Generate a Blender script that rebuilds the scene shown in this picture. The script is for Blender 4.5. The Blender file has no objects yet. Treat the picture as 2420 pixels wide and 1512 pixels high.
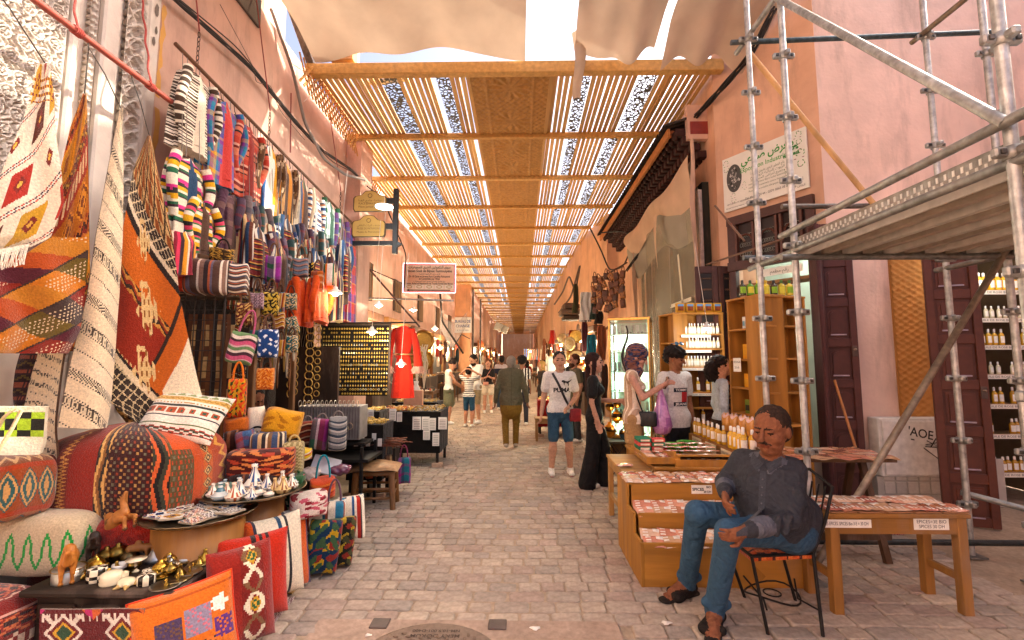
import bpy,math,random
import numpy as np
from mathutils import Vector,Matrix
random.seed(7);RNG=np.random.default_rng(7)
PI=math.pi
scene=bpy.context.scene
col=scene.collection
# ------------------------------------------------------------------ camera
FPX=1075.3;TH=math.atan(99.5/FPX);YW=math.atan(19/FPX);CH=1.6   # photo measured on a 2420 px wide copy
cam_d=bpy.data.cameras.new('camera');cam=bpy.data.objects.new('camera',cam_d);col.objects.link(cam)
cam.location=(0,0,CH);cam.rotation_euler=(PI/2+TH,0,YW)
cam_d.sensor_width=36;cam_d.lens=FPX/2420*36;cam_d.clip_start=.05;cam_d.clip_end=600
scene.camera=cam
# ------------------------------------------------------------------ sky and sun
SUN_EL,SUN_AZ=math.radians(38),math.radians(72)      # azimuth from +Y towards +X
w=bpy.data.worlds.new('World');scene.world=w;w.use_nodes=True
nt=w.node_tree;bg=nt.nodes['Background']
sky=nt.nodes.new('ShaderNodeTexSky');sky.sky_type='NISHITA';sky.sun_disc=False
sky.sun_elevation=SUN_EL;sky.sun_rotation=SUN_AZ;sky.dust_density=8.0;sky.air_density=.45;sky.ozone_density=0.
nt.links.new(sky.outputs[0],bg.inputs[0]);bg.inputs[1].default_value=.15
sd=bpy.data.lights.new('sun','SUN');sd.energy=2.0;sd.angle=math.radians(.6);sd.color=(1,.9,.74)
so=bpy.data.objects.new('sun',sd);col.objects.link(so)
sv=Vector((math.sin(SUN_AZ)*math.cos(SUN_EL),math.cos(SUN_AZ)*math.cos(SUN_EL),math.sin(SUN_EL)))
so.rotation_euler=sv.to_track_quat('Z','Y').to_euler();so.location=(6,4,14)
# ------------------------------------------------------------------ exposure and render settings
vs=scene.view_settings;vs.view_transform='Standard';vs.look='None';vs.gamma=1;vs.use_curve_mapping=False
vs.exposure=2.22
cy=scene.cycles;cy.use_denoising=True;cy.max_bounces=10;cy.diffuse_bounces=6;cy.glossy_bounces=3
cy.transmission_bounces=4;cy.transparent_max_bounces=12;cy.sample_clamp_indirect=6;cy.caustics_reflective=False;cy.caustics_refractive=False
try:cy.denoiser='OPENIMAGEDENOISE'
except Exception:pass
# ------------------------------------------------------------------ placing helpers (photo measurement + a real distance -> world point)
def ray(x,y):
    u=(x-1210)/FPX;v=(756-y)/FPX
    Y=math.cos(TH)-v*math.sin(TH);Z=math.sin(TH)+v*math.cos(TH)
    c,s=math.cos(YW),math.sin(YW)
    return np.array((u*c-Y*s,u*s+Y*c,Z))
def at(x,y,Y):r=ray(x,y);return np.array((0,0,CH))+r*(Y/r[1])
def gnd(x,y,z=0.):r=ray(x,y);return np.array((0,0,CH))+r*((z-CH)/r[2])
def atX(x,y,X):r=ray(x,y);return np.array((0,0,CH))+r*(X/r[0])
# ------------------------------------------------------------------ colours and materials
def C(h,k=1.):
    if not isinstance(h,str):return np.array(h,float)*k
    h=h.lstrip('#');c=np.array([int(h[i:i+2],16)/255 for i in (0,2,4)])
    return np.where(c<= .04045,c/12.92,((c+.055)/1.055)**2.4)*k
MATS={}
def mk(name,rough=.8,metal=0.,bump=0.,bscale=60.,var=.18,vscale=9.,spec=.4,emit=0.,alpha=1.,trans=0.,transl=0.,sheen=0.,stretch=None,color=None,var2=0.,coat=0.,wrk=0.,grime=0.):
    m=bpy.data.materials.new(name);m.use_nodes=True;t=m.node_tree;N=t.nodes;L=t.links
    p=N['Principled BSDF'];out=N['Material Output']
    if color is None:
        a=N.new('ShaderNodeAttribute');a.attribute_name='Col';src=a.outputs['Color']
    else:
        a=N.new('ShaderNodeRGB');a.outputs[0].default_value=(*color,1);src=a.outputs[0]
    tc=N.new('ShaderNodeTexCoord');vec=tc.outputs['Object']
    if stretch:
        mp=N.new('ShaderNodeMapping');mp.inputs['Scale'].default_value=stretch;L.new(vec,mp.inputs[0]);vec=mp.outputs[0]
    def noise(sc,det=4):
        n=N.new('ShaderNodeTexNoise');n.inputs['Scale'].default_value=sc;n.inputs['Detail'].default_value=det
        L.new(vec,n.inputs['Vector']);return n.outputs['Fac']
    def vary(c,sc,amt,det=4):
        r=N.new('ShaderNodeMapRange');r.inputs['From Min'].default_value=.3;r.inputs['From Max'].default_value=.7
        r.inputs['To Min'].default_value=1-amt;r.inputs['To Max'].default_value=1+amt*.7;L.new(noise(sc,det),r.inputs['Value'])
        x=N.new('ShaderNodeVectorMath');x.operation='SCALE';L.new(c,x.inputs[0]);L.new(r.outputs[0],x.inputs['Scale']);return x.outputs[0]
    if var:src=vary(src,vscale,var)
    if var2:src=vary(src,vscale*.13,var2,5)
    if grime:
        g1=N.new('ShaderNodeMapping');g1.inputs['Scale'].default_value=(2.2,2.2,.5);L.new(tc.outputs['Object'],g1.inputs[0])
        g2=N.new('ShaderNodeTexNoise');g2.inputs['Scale'].default_value=1.3;g2.inputs['Detail'].default_value=9;g2.inputs['Roughness'].default_value=.68;L.new(g1.outputs[0],g2.inputs['Vector'])
        g3=N.new('ShaderNodeMapRange');g3.inputs['From Min'].default_value=.52;g3.inputs['From Max'].default_value=.74;g3.inputs['To Max'].default_value=grime;L.new(g2.outputs['Fac'],g3.inputs['Value'])
        g4=N.new('ShaderNodeMix');g4.data_type='RGBA';g4.inputs[7].default_value=(.26,.18,.14,1);L.new(g3.outputs[0],g4.inputs[0]);L.new(src,g4.inputs[6]);src=g4.outputs[2]
    L.new(src,p.inputs['Base Color'])
    p.inputs['Roughness'].default_value=rough;p.inputs['Metallic'].default_value=metal
    p.inputs['Specular IOR Level'].default_value=spec;p.inputs['Alpha'].default_value=alpha
    p.inputs['Transmission Weight'].default_value=trans;p.inputs['Sheen Weight'].default_value=sheen;p.inputs['Coat Weight'].default_value=coat
    if emit:
        L.new(src,p.inputs['Emission Color']);p.inputs['Emission Strength'].default_value=emit
    if bump:
        b=N.new('ShaderNodeBump');b.inputs['Strength'].default_value=bump;b.inputs['Distance'].default_value=.01
        L.new(noise(bscale,5),b.inputs['Height']);L.new(b.outputs[0],p.inputs['Normal'])
        if wrk:
            b2=N.new('ShaderNodeBump');b2.inputs['Strength'].default_value=wrk;b2.inputs['Distance'].default_value=.05;n2=N.new('ShaderNodeTexNoise');n2.inputs['Scale'].default_value=7;n2.inputs['Detail'].default_value=3;n2.inputs['Distortion'].default_value=1.6
            L.new(vec,n2.inputs['Vector']);L.new(n2.outputs['Fac'],b2.inputs['Height']);L.new(b2.outputs[0],b.inputs['Normal'])
    if transl:
        tr=N.new('ShaderNodeBsdfTranslucent');L.new(src,tr.inputs['Color']);mx=N.new('ShaderNodeMixShader');mx.inputs[0].default_value=transl
        L.new(p.outputs[0],mx.inputs[1]);L.new(tr.outputs[0],mx.inputs[2]);L.new(mx.outputs[0],out.inputs[0])
    MATS[name]=m;return m
mk('cloth',.95,bump=.35,bscale=170,var=.2,vscale=120,spec=.1,sheen=.15,wrk=.35)
mk('wool',1.,bump=.8,bscale=120,var=.22,vscale=90,spec=.05,sheen=.3)
mk('plaster',.92,bump=.4,bscale=22,var=.1,vscale=3.2,var2=.2,spec=.15,grime=.55)
mk('stucco',.9,bump=.3,bscale=60,var=.1,vscale=6,var2=.1,spec=.15)
mk('wood',.62,bump=.2,bscale=50,var=.34,vscale=9,stretch=(1,1,.12),spec=.3,grime=.6,var2=.12)
mk('woodx',.6,bump=.25,bscale=50,var=.36,vscale=9,stretch=(.1,1,1),spec=.3,grime=.6,var2=.14)
mk('slatwood',.6,bump=.12,bscale=50,var=.3,vscale=7,stretch=(1,.1,1),spec=.35)
mk('carved',.7,bump=.4,bscale=40,var=.22,vscale=16,spec=.3)
mk('paint',.5,bump=.12,bscale=30,var=.18,vscale=14,var2=.15,spec=.45)
mk('metal',.38,metal=.85,bump=.15,bscale=60,var=.25,vscale=16)
mk('steel',.45,metal=.6,bump=.25,bscale=70,var=.35,vscale=22,var2=.25,grime=.55)
mk('brass',.28,metal=1.,bump=.1,bscale=60,var=.25,vscale=30)
mk('gilt',.34,metal=.45,bump=.1,bscale=60,var=.25,vscale=40,spec=.7)
mk('iron',.6,metal=.4,bump=.2,bscale=80,var=.2)
mk('gloss',.22,var=.08,vscale=30,spec=.5,coat=.3)
mk('plastic',.4,var=.08,spec=.5)
mk('paper',.75,bump=.1,bscale=40,var=.08,vscale=20,spec=.2)
mk('print',.6,var=.05,spec=.3)
mk('skin',.55,bump=.12,bscale=130,var=.1,vscale=30,spec=.35)
mk('person',.8,bump=.25,bscale=60,wrk=.65,var=.18,vscale=45,spec=.2)
mk('leather',.5,bump=.35,bscale=60,var=.25,vscale=25,spec=.4)
mk('stone',.88,bump=.7,bscale=55,var=.2,vscale=28,var2=.15,spec=.25)
mk('cable',.6,var=.15)
mk('glow',.5,var=0,emit=7.)
mk('dimglow',.5,var=0,emit=1.3)
mk('canvas',.95,bump=.25,bscale=90,var=.1,vscale=3,var2=.12,spec=.05,transl=.16)
mk('sheet',.22,bump=.6,bscale=9,var=.2,vscale=4,spec=.7,alpha=.5,wrk=.6)
def glass_mat():
    m=bpy.data.materials.new('glass');m.use_nodes=True;t=m.node_tree;N=t.nodes;L=t.links;out=N['Material Output']
    tr=N.new('ShaderNodeBsdfTransparent');tr.inputs[0].default_value=(.93,.97,.95,1);gl=N.new('ShaderNodeBsdfGlossy');gl.inputs['Roughness'].default_value=.04
    mx=N.new('ShaderNodeMixShader');fr=N.new('ShaderNodeFresnel');fr.inputs[0].default_value=1.45
    L.new(fr.outputs[0],mx.inputs[0]);L.new(tr.outputs[0],mx.inputs[1]);L.new(gl.outputs[0],mx.inputs[2]);L.new(mx.outputs[0],out.inputs[0]);MATS['glass']=m
glass_mat()
def perf_mat():      # pierced metal screen: holes between the veins of a cell pattern
    m=bpy.data.materials.new('pierced');m.use_nodes=True;t=m.node_tree;N=t.nodes;L=t.links;out=N['Material Output']
    p=N['Principled BSDF'];p.inputs['Base Color'].default_value=(.10,.085,.07,1);p.inputs['Roughness'].default_value=.7
    tc=N.new('ShaderNodeTexCoord');v=N.new('ShaderNodeTexVoronoi');v.feature='DISTANCE_TO_EDGE';v.inputs['Scale'].default_value=15
    L.new(tc.outputs['Object'],v.inputs['Vector'])
    c=N.new('ShaderNodeMath');c.operation='GREATER_THAN';c.inputs[1].default_value=.12;L.new(v.outputs['Distance'],c.inputs[0])
    tr=N.new('ShaderNodeBsdfTransparent');mx=N.new('ShaderNodeMixShader')
    L.new(c.outputs[0],mx.inputs[0]);L.new(p.outputs[0],mx.inputs[1]);L.new(tr.outputs[0],mx.inputs[2]);L.new(mx.outputs[0],out.inputs[0]);MATS['pierced']=m
perf_mat()
# ------------------------------------------------------------------ mesh builder
def rotm(rx=0,ry=0,rz=0):
    return np.array((Matrix.Rotation(rz,3,'Z') @ Matrix.Rotation(ry,3,'Y') @ Matrix.Rotation(rx,3,'X')))
def unit(v):v=np.asarray(v,float);return v/(np.linalg.norm(v)+1e-12)
_CORN=np.array([(x,y,z) for x in (-1,1) for y in (-1,1) for z in (-1,1)],float)
def _cid(s):return int((s[0]+1)//2*4+(s[1]+1)//2*2+(s[2]+1)//2)
def _chamfer_faces():
    fs=[]
    for a in range(3):
        b,c=(a+1) % 3,(a+2) % 3
        for s in (-1,1):
            ring=[]
            for (sb,sc) in ((-1,-1),(1,-1),(1,1),(-1,1)):
                q=[0]*3;q[a]=s;q[b]=sb;q[c]=sc;ring.append(_cid(q)*3+a)
            fs.append(ring if s>0 else ring[::-1])
        for sa in (-1,1):
            for sb in (-1,1):
                q0=[0]*3;q0[a]=sa;q0[b]=sb;q0[c]=-1;q1=list(q0);q1[c]=1
                f=[_cid(q0)*3+a,_cid(q1)*3+a,_cid(q1)*3+b,_cid(q0)*3+b]
                fs.append(f if sa*sb<0 else f[::-1])
    for i,s in enumerate(_CORN):
        f=[i*3,i*3+1,i*3+2];fs.append(f if s.prod()>0 else f[::-1])
    return fs
_CHF=_chamfer_faces()
_BXF=[[0,1,3,2],[4,6,7,5],[0,4,5,1],[2,3,7,6],[0,2,6,4],[1,5,7,3]]
class MB:
    def __init__(s):s.v=[];s.f=[];s.c=[];s.n=0;s.sm=[]
    def add(s,v,f,c,sm=False):
        v=np.asarray(v,float);s.v.append(v)
        s.f.extend([[i+s.n for i in q] for q in f]);s.n += len(v)
        c=np.asarray(c,float)
        s.c.append(np.tile(c[:3],(len(f),1)) if c.ndim==1 else c);s.sm.append(np.full(len(f),sm));return s
    def box(s,c,size,col,rot=None,bev=0.):
        h=np.asarray(size,float)/2;col=C(col)
        if bev:
            b=min(bev,h.min()*.9);v=np.repeat(_CORN,3,0)*h
            for i in range(24):
                for k in range(3):
                    if k != i % 3:v[i,k] -= np.sign(v[i,k])*b
            f=_CHF
        else:v=_CORN*h;f=_BXF
        if rot is not None:v=v @ np.asarray(rot).T
        return s.add(v+np.asarray(c,float),f,col)
    def grid(s,P,col,closed=False,sm=True,flip=False):
        P=np.asarray(P,float);m,n=P.shape[:2];nn=n if closed else n-1
        i,j=np.meshgrid(np.arange(m-1),np.arange(nn),indexing='ij');j2=(j+1) % n
        f=np.stack([i*n+j,i*n+j2,(i+1)*n+j2,(i+1)*n+j],-1).reshape(-1,4)
        if flip:f=f[:,::-1]
        if callable(col):
            u=(j+.5)/nn;v=(i+.5)/(m-1);c=np.asarray(col(u,v),float);c=np.broadcast_to(c,(m-1,nn,3)).reshape(-1,3)
        else:
            c=C(col) if isinstance(col,str) else np.asarray(col,float)
            if c.ndim==3:c=c.reshape(-1,3)
            elif c.ndim==2:c=np.repeat(c,nn,0)
        return s.add(P.reshape(-1,3),f.tolist(),c,sm)
    def rings(s,R,col,cap=True,sm=True,flip=False):
        R=np.asarray(R,float);s.grid(R,col,True,sm,flip)
        if cap:
            n=R.shape[1];cc=C(col) if not callable(col) else None
            for k,e in ((0,1),(-1,-1)):
                q=cc if cc is not None and cc.ndim==1 else s.c[-1][0 if k==0 else -1]
                s.add(R[k],[list(range(n))[::-e if not flip else e]],q,False)
        return s
    def tube(s,pts,r,col,n=8,cap=True,sm=True):
        P=np.asarray(pts,float);m=len(P);T=np.gradient(P,axis=0);T /= np.linalg.norm(T,axis=1)[:,None]+1e-12
        a=np.array((0,0,1.)) if abs(T[0,2])<.9 else np.array((1.,0,0));R=np.empty((m,n,3));rr=np.broadcast_to(np.asarray(r,float),(m,))
        th=np.arange(n)/n*2*PI
        for i in range(m):
            a=unit(a-T[i]*a.dot(T[i]));b=np.cross(T[i],a)
            R[i]=P[i]+rr[i]*(np.cos(th)[:,None]*a+np.sin(th)[:,None]*b)
        return s.rings(R,col if callable(col) else C(col),cap,sm)
    def lathe(s,prof,loc=(0,0,0),col='#888888',n=16,rot=None,sm=True,cap=True,sx=1.,sy=1.):
        prof=np.asarray(prof,float);th=np.arange(n)/n*2*PI
        R=np.stack([prof[:,:1]*np.cos(th)*sx,prof[:,:1]*np.sin(th)*sy,np.repeat(prof[:,1:2],n,1)],-1)
        if rot is not None:R=R @ np.asarray(rot).T
        return s.rings(R+np.asarray(loc,float),col if callable(col) or not isinstance(col,str) else C(col),cap,sm)
    def poly(s,pts,col,thick=None):
        pts=np.asarray(pts,float);n=len(pts)
        if thick is None:return s.add(pts,[list(range(n))],C(col))
        t=np.asarray(thick,float);f=[list(range(n)),list(range(2*n-1,n-1,-1))]+[[i,(i+1) % n,n+(i+1) % n,n+i][::-1] for i in range(n)]
        return s.add(np.vstack([pts,pts+t]),f,C(col))
    def ball(s,c,r,col,n=8,m=6,rot=None):
        r=np.broadcast_to(np.asarray(r,float),(3,));ph=np.linspace(.12,PI-.12,m)
        prof=np.stack([np.sin(ph),-np.cos(ph)],-1);th=np.arange(n)/n*2*PI
        R=np.stack([prof[:,:1]*np.cos(th),prof[:,:1]*np.sin(th),np.repeat(prof[:,1:2],n,1)],-1)*r
        if rot is not None:R=R @ np.asarray(rot).T
        return s.rings(R+np.asarray(c,float),col if callable(col) else C(col))
    def mesh(s,name):
        me=bpy.data.meshes.new(name);V=np.vstack(s.v)
        me.from_pydata(V.tolist(),[],s.f);cc=np.vstack(s.c)
        a=me.color_attributes.new('Col','FLOAT_COLOR','CORNER')
        lt=np.array([len(q) for q in s.f]);cl=np.repeat(np.hstack([cc,np.ones((len(cc),1))]),lt,0)
        a.data.foreach_set('color',cl.astype(np.float32).ravel())
        me.polygons.foreach_set('use_smooth',np.concatenate(s.sm));me.update();return me
def obj(name,mb,mat,parent=None,loc=None,rot=None,world=False):
    me=mb if isinstance(mb,bpy.types.Mesh) else None
    if me is None:
        if world and parent is not None:
            M=np.array(tmat(parent).inverted());mb.v=[v @ M[:3,:3].T+M[:3,3] for v in mb.v]
        elif world is False and parent is None and loc is None and mb.v:   # top-level mesh in world coordinates: origin at its base
            A=np.vstack(mb.v);o0=np.array(((A[:,0].min()+A[:,0].max())/2,(A[:,1].min()+A[:,1].max())/2,A[:,2].min()))
            mb.v=[v-o0 for v in mb.v];loc=o0
        me=mb.mesh(name)
    if mat and not me.materials:me.materials.append(MATS[mat])
    o=bpy.data.objects.new(name,me);col.objects.link(o)
    if parent is not None:o.parent=parent
    if loc is not None:o.location=tuple(float(x) for x in loc)
    if rot is not None:o.rotation_euler=rot
    return o
def tmat(o):
    m=Matrix.LocRotScale(o.location,o.rotation_euler,o.scale)
    return tmat(o.parent) @ m if o.parent else m
def tag(o,label,cat=None,group=None,kind=None):
    if label:o['label']=label
    if cat:o['category']=cat
    if group:o['group']=group
    if kind:o['kind']=kind
    return o
def struct(name,mb,mat):o=obj(name,mb,mat);o['kind']='structure';return o
def thing(name,label,cat,loc=(0,0,0),rz=0,group=None):
    o=bpy.data.objects.new(name,None);col.objects.link(o);o.location=tuple(float(x) for x in loc);o.rotation_euler=(0,0,rz);o.empty_display_size=.1
    return tag(o,label,cat,group)
def copy_tree(o,parent=None):
    c=o.copy();col.objects.link(c);c.parent=parent
    for ch in list(o.children):copy_tree(ch,c)
    return c
# ------------------------------------------------------------------ woven patterns
def fr(x):return x-np.floor(x)
def tri(x):return np.abs(fr(x)-.5)*2
def pick(mask,a,b):return np.where(mask[...,None],a,b)
def stripes(spec,axis=1,rep=1.,wob=0.):
    cs=np.array([C(h) for h,_ in spec]);ws=np.cumsum([q for _,q in spec]);ws=ws/ws[-1]
    def f(u,v):
        t=fr((v if axis else u)*rep+wob*np.sin(9*(u if axis else v)));return cs[np.minimum(np.searchsorted(ws,t),len(cs)-1)]
    return f
def plaid(su,sv,ru=1.,rv=1.):
    a=stripes(su,0,ru);b=stripes(sv,1,rv)
    def f(u,v):
        k=(np.floor(u*90)+np.floor(v*90)) % 2;return a(u,v)*.55+b(u,v)*.45+0*k[...,None]
    return f
def motif(kind,a,b,c1,c2,c3):
    c1,c2,c3=C(c1),C(c2),C(c3);S=np.zeros(np.shape(a)+(3,))
    if kind=='solid':return S+c1
    if kind=='diamond':
        d=np.abs(fr(a)-.5)*2+np.abs(b-.5)*2;return pick(d<.3,c3,pick(d<.62,c1,pick(d<.85,c3,pick(d<1,c1,c2))))
    if kind=='zig':return pick(np.abs(b-.2-.6*tri(a))<.17,c2,S+c1)
    if kind=='chev':q=np.floor((b*4+tri(a)*1.6)) % 3;return pick(q==0,c1,pick(q==1,c2,S+c3))
    if kind=='check':q=(np.floor(a*2)+np.floor(b*4)) % 2;return pick(q==0,c1,S+c2)
    if kind=='lat4':b=b*3.;q1=fr(a+b*2);q2=fr(a-b*2);hsh=(np.floor(a+b*2)*3+np.floor(a-b*2)*5) % 4;return pick((np.abs(q1-.5)+np.abs(q2-.5))<.36,pick(hsh<1,c3,pick(hsh<2,C('#8f3a22'),pick(hsh<3,C('#6a6650'),c3*.75))),S+c1)
    if kind=='lat':q1=fr(a+b*2);q2=fr(a-b*2);return pick((q1<.16) | (q2<.16),c2,pick((np.abs(q1-.58)+np.abs(q2-.58))<.42,c3,S+c1))
    if kind=='dots':return pick((fr(a*2)-.5)**2+(fr(b*3)-.5)**2<.1,c2,S+c1)
    if kind=='dash':return pick((fr(a)<.55) & (np.abs(b-.5)<.28),c2,S+c1)
    if kind=='tri':return pick(b<tri(a),c1,S+c2)
    if kind=='hook':q=(np.abs(fr(a)-.5)<.28) & (np.abs(b-.5)<.38);r=(np.abs(fr(a)-.5)<.12) & (np.abs(b-.5)<.2);t=(fr(a*6)<.5) & (np.abs(fr(a)-.5)<.4) & (np.abs(b-.5)<.45);return pick(r,c3,pick(q,c2,pick(t,c2,S+c1)))
    return S+c1
def bands(spec,axis=1,rep=1.,slant=0.):
    ws=np.cumsum([q[0] for q in spec]);tot=ws[-1];ws=ws/tot;st=np.concatenate([[0],ws[:-1]])
    def f(u,v):
        a,t=(u,v) if axis else (v,u);t=fr((t+slant*a)*rep);k=np.minimum(np.searchsorted(ws,t),len(spec)-1);out=np.zeros(np.shape(u)+(3,))
        for i,q in enumerate(spec):
            m=k==i
            if m.any():
                b=(t-st[i])/(ws[i]-st[i]);cs=list(q[2:5])+['#222222']*(5-len(q[:5]));out=pick(m,motif(q[1],a*(q[5] if len(q)>5 else 6),b,*cs[:3]),out)
        return out
    return f
def blobs(bg,cs,fr_=7,seed=0,thr=.25):
    r=np.random.default_rng(seed);ph=r.uniform(0,6.28,(len(cs),6));bg=C(bg)
    def f(u,v):
        out=np.zeros(np.shape(u)+(3,))+bg
        for i,c in enumerate(cs):
            q=np.sin(fr_*(u*1.1+.4*v)+ph[i,0]+1.5*np.sin(fr_*.8*v+ph[i,1]))*np.sin(fr_*(v*1.2-.3*u)+ph[i,2]+1.3*np.sin(fr_*u+ph[i,3]));out=pick(q>thr+.12*(i % 2),C(c),out)
        return out
    return f
def SE(n,e,ph=0.,ax=1.,ay=1.,e2=None):      # evenly spaced points round a rounded rectangle
    th=np.linspace(0,2*PI,4001)+ph;c,s=np.cos(th),np.sin(th);x=np.sign(c)*np.abs(c)**e;y=np.sign(s)*np.abs(s)**(e2 or e)
    L=np.concatenate([[0],np.cumsum(np.hypot(np.diff(x)*ax,np.diff(y)*ay))]);q=np.arange(n)/n*L[-1];return np.interp(q,L,x),np.interp(q,L,y)
def flat(c):c=C(c);return lambda u,v:np.zeros(np.shape(u)+(3,))+c
# ------------------------------------------------------------------ rounded bodies from distance fields, one continuous skin
def sdf_mesh(prims,res,cols,pad=.03,relabel=None):
    lo=np.full(3,1e9);hi=-lo;bb=[]
    for p in prims:
        if p['t']=='cap':r=max(p['ra'],p['rb']);a=np.minimum(p['a'],p['b'])-r;b=np.maximum(p['a'],p['b'])+r
        else:r=max(p['r']);a=p['c']-r;b=p['c']+r
        bb.append((a,b));lo=np.minimum(lo,a);hi=np.maximum(hi,b)
    lo=lo-pad;n=np.ceil((hi+pad-lo)/res).astype(int)+1
    D=np.full(n,9.,np.float32);B=np.full(n,9.,np.float32);Lb=np.zeros(n,np.int16)
    for p,(a,b) in zip(prims,bb):
        k=p.get('k',.02);m=k+3*res+p.get('amp',0)
        i0=np.maximum(np.floor((a-m-lo)/res).astype(int),0);i1=np.minimum(np.ceil((b+m-lo)/res).astype(int)+1,n)
        ax=[lo[q]+np.arange(i0[q],i1[q])*res for q in range(3)]
        P=np.stack(np.meshgrid(*ax,indexing='ij'),-1).astype(np.float32);sl=tuple(slice(i0[q],i1[q]) for q in range(3))
        if p['t']=='cap':
            A=np.asarray(p['a'],np.float32);ba=np.asarray(p['b'],np.float32)-A;X=P-A;sc=1.
            if 'flat' in p:
                nn=unit(p['dir']).astype(np.float32);fl=p['flat'];bd=ba.dot(nn);e=X@nn;ba2=ba+nn*bd*(1/fl-1);X=X+nn*(e*(1/fl-1))[...,None];ba=ba2;sc=fl**.6
            t=np.clip((X@ba)/(ba.dot(ba)+1e-9),0,1);d=(np.linalg.norm(X-t[...,None]*ba,axis=-1)-(p['ra']+(p['rb']-p['ra'])*t))*sc
        else:
            X=P-np.asarray(p['c'],np.float32)
            if 'R' in p:X=X @ np.asarray(p['R'],np.float32)
            r=np.asarray(p['r'],np.float32);k0=np.linalg.norm(X/r,axis=-1);k1=np.linalg.norm(X/(r*r),axis=-1)+1e-6;d=k0*(k0-1)/k1
        if 'amp' in p:q=p['freq'];d=d+p['amp']*np.sin(q*P[...,0]+1)*np.sin(q*P[...,1]+2*np.sin(q*.4*P[...,2]))*np.sin(q*P[...,2])
        Ds=D[sl]
        if p.get('cut'):D[sl]=np.maximum(Ds,-d);continue
        h=np.clip(.5+.5*(Ds-d)/k,0,1);D[sl]=Ds*(1-h)+d*h-k*h*(1-h)
        mm=d<B[sl];B[sl]=np.where(mm,d,B[sl]);Lb[sl]=np.where(mm,p['l'],Lb[sl])
    ins=D<0;cn=[n[q]-1 for q in range(3)];cnt=np.zeros(cn,np.int8)
    offs=[(i,j,k) for i in (0,1) for j in (0,1) for k in (0,1)]
    for (i,j,k) in offs:cnt += ins[i:i+cn[0],j:j+cn[1],k:k+cn[2]]
    cells=np.argwhere((cnt>0) & (cnt<8));idx=np.full(cn,-1,np.int64);idx[tuple(cells.T)]=np.arange(len(cells))
    acc=np.zeros((len(cells),3));w=np.zeros(len(cells))
    for ax in range(3):
        for (i,j,k) in offs:
            if (i,j,k)[ax]:continue
            o0=np.array((i,j,k));o1=o0.copy();o1[ax]=1
            d0=D[tuple((cells+o0).T)];d1=D[tuple((cells+o1).T)];m=(d0<0) != (d1<0);t=np.where(m,d0/(d0-d1+1e-12),0)
            pt=o0+0.*cells;pt[:,ax] += t;acc += pt*m[:,None];w += m
    V=lo+(cells+acc/w[:,None])*res
    F=[]
    for ax in range(3):
        b,c=(ax+1) % 3,(ax+2) % 3
        a0=[slice(None)]*3;a1=[slice(None)]*3;a0[ax]=slice(0,-1);a1[ax]=slice(1,None)
        ch=ins[tuple(a0)] != ins[tuple(a1)];e=np.argwhere(ch);e=e[(e[:,b]>0) & (e[:,c]>0) & (e[:,b]<cn[b]) & (e[:,c]<cn[c])]
        s=ins[tuple(e.T)];q=[]
        for db,dc in ((0,0),(-1,0),(-1,-1),(0,-1)):
            g=e.copy();g[:,b] += db;g[:,c] += dc;q.append(idx[tuple(g.T)])
        q=np.stack(q,-1);q[s]=q[s][:,::-1];F.append(q[:,::-1])
    F=np.vstack(F);F=F[(F>= 0).all(1)]
    cen=V[F].mean(1);gi=np.clip(np.rint((cen-lo)/res).astype(int),0,n-1);lab=Lb[tuple(gi.T)]
    if relabel:lab=relabel(lab,cen)
    cc=np.zeros((len(F),3))
    for k in np.unique(lab):
        m=lab==k;c=cols[k];cc[m]=c(cen[m]) if callable(c) else C(c)
    mb=MB();mb.add(V,F.tolist(),cc,True);return mb
def cap(a,b,ra,rb,l,k=.02,**kw):return dict(t='cap',a=np.asarray(a,float),b=np.asarray(b,float),ra=ra,rb=rb,l=l,k=k,**kw)
def ell(c,r,l,k=.02,**kw):return dict(t='ell',c=np.asarray(c,float),r=tuple(np.broadcast_to(r,3)),l=l,k=k,**kw)
# ------------------------------------------------------------------ lettering
def shape_ar(s):
    import unicodedata as ud
    nonj=set('اأإآدذرزوؤةىء');out=[]
    for i,ch in enumerate(s):
        if not ('\u0600'<= ch<= '\u06ff'):out.append(ch);continue
        isa=lambda c:'\u0621'<= c<= '\u064a'
        pj=i>0 and isa(s[i-1]) and s[i-1] not in nonj;nj=i+1<len(s) and isa(s[i+1]) and s[i+1] != 'ء' and ch not in nonj
        form='MEDIAL' if pj and nj else 'FINAL' if pj else 'INITIAL' if nj else 'ISOLATED'
        try:out.append(ud.lookup(ud.name(ch)+' '+form+' FORM'))
        except KeyError:out.append(ch)
    return ''.join(out[::-1])
def text_mesh(s,size,wide=None,bold=0.):
    cu=bpy.data.curves.new('lettering','FONT');cu.body=s;cu.size=size;cu.align_x='CENTER';cu.align_y='CENTER';cu.resolution_u=3;cu.offset=bold
    o=bpy.data.objects.new('lettering',cu);col.objects.link(o);dg=bpy.context.evaluated_depsgraph_get();me=bpy.data.meshes.new_from_object(o.evaluated_get(dg))
    V=np.empty(len(me.vertices)*3);me.vertices.foreach_get('co',V);V=V.reshape(-1,3);F=[list(p.vertices) for p in me.polygons]
    bpy.data.objects.remove(o);bpy.data.curves.remove(cu);bpy.data.meshes.remove(me)
    if len(V) and wide:
        V[:,0] *= wide/(np.ptp(V[:,0])+1e-9)
    return V,F
def letters(mb,s,org,X,Y,size,col,wide=None,arabic=False,bold=0.):
    V,F=text_mesh(shape_ar(s) if arabic else s,size,wide,bold)
    if len(F):
        if abs(V[:,2]).max()>1e-6:V[:,2]=0
        mb.add(np.asarray(org)+V[:,:1]*np.asarray(X)+V[:,1:2]*np.asarray(Y),F,C(col))
    return mb
# ================================================================== THE SETTING
PINK=C('#d8b09c');PINK2=C('#dab6a4')
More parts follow.
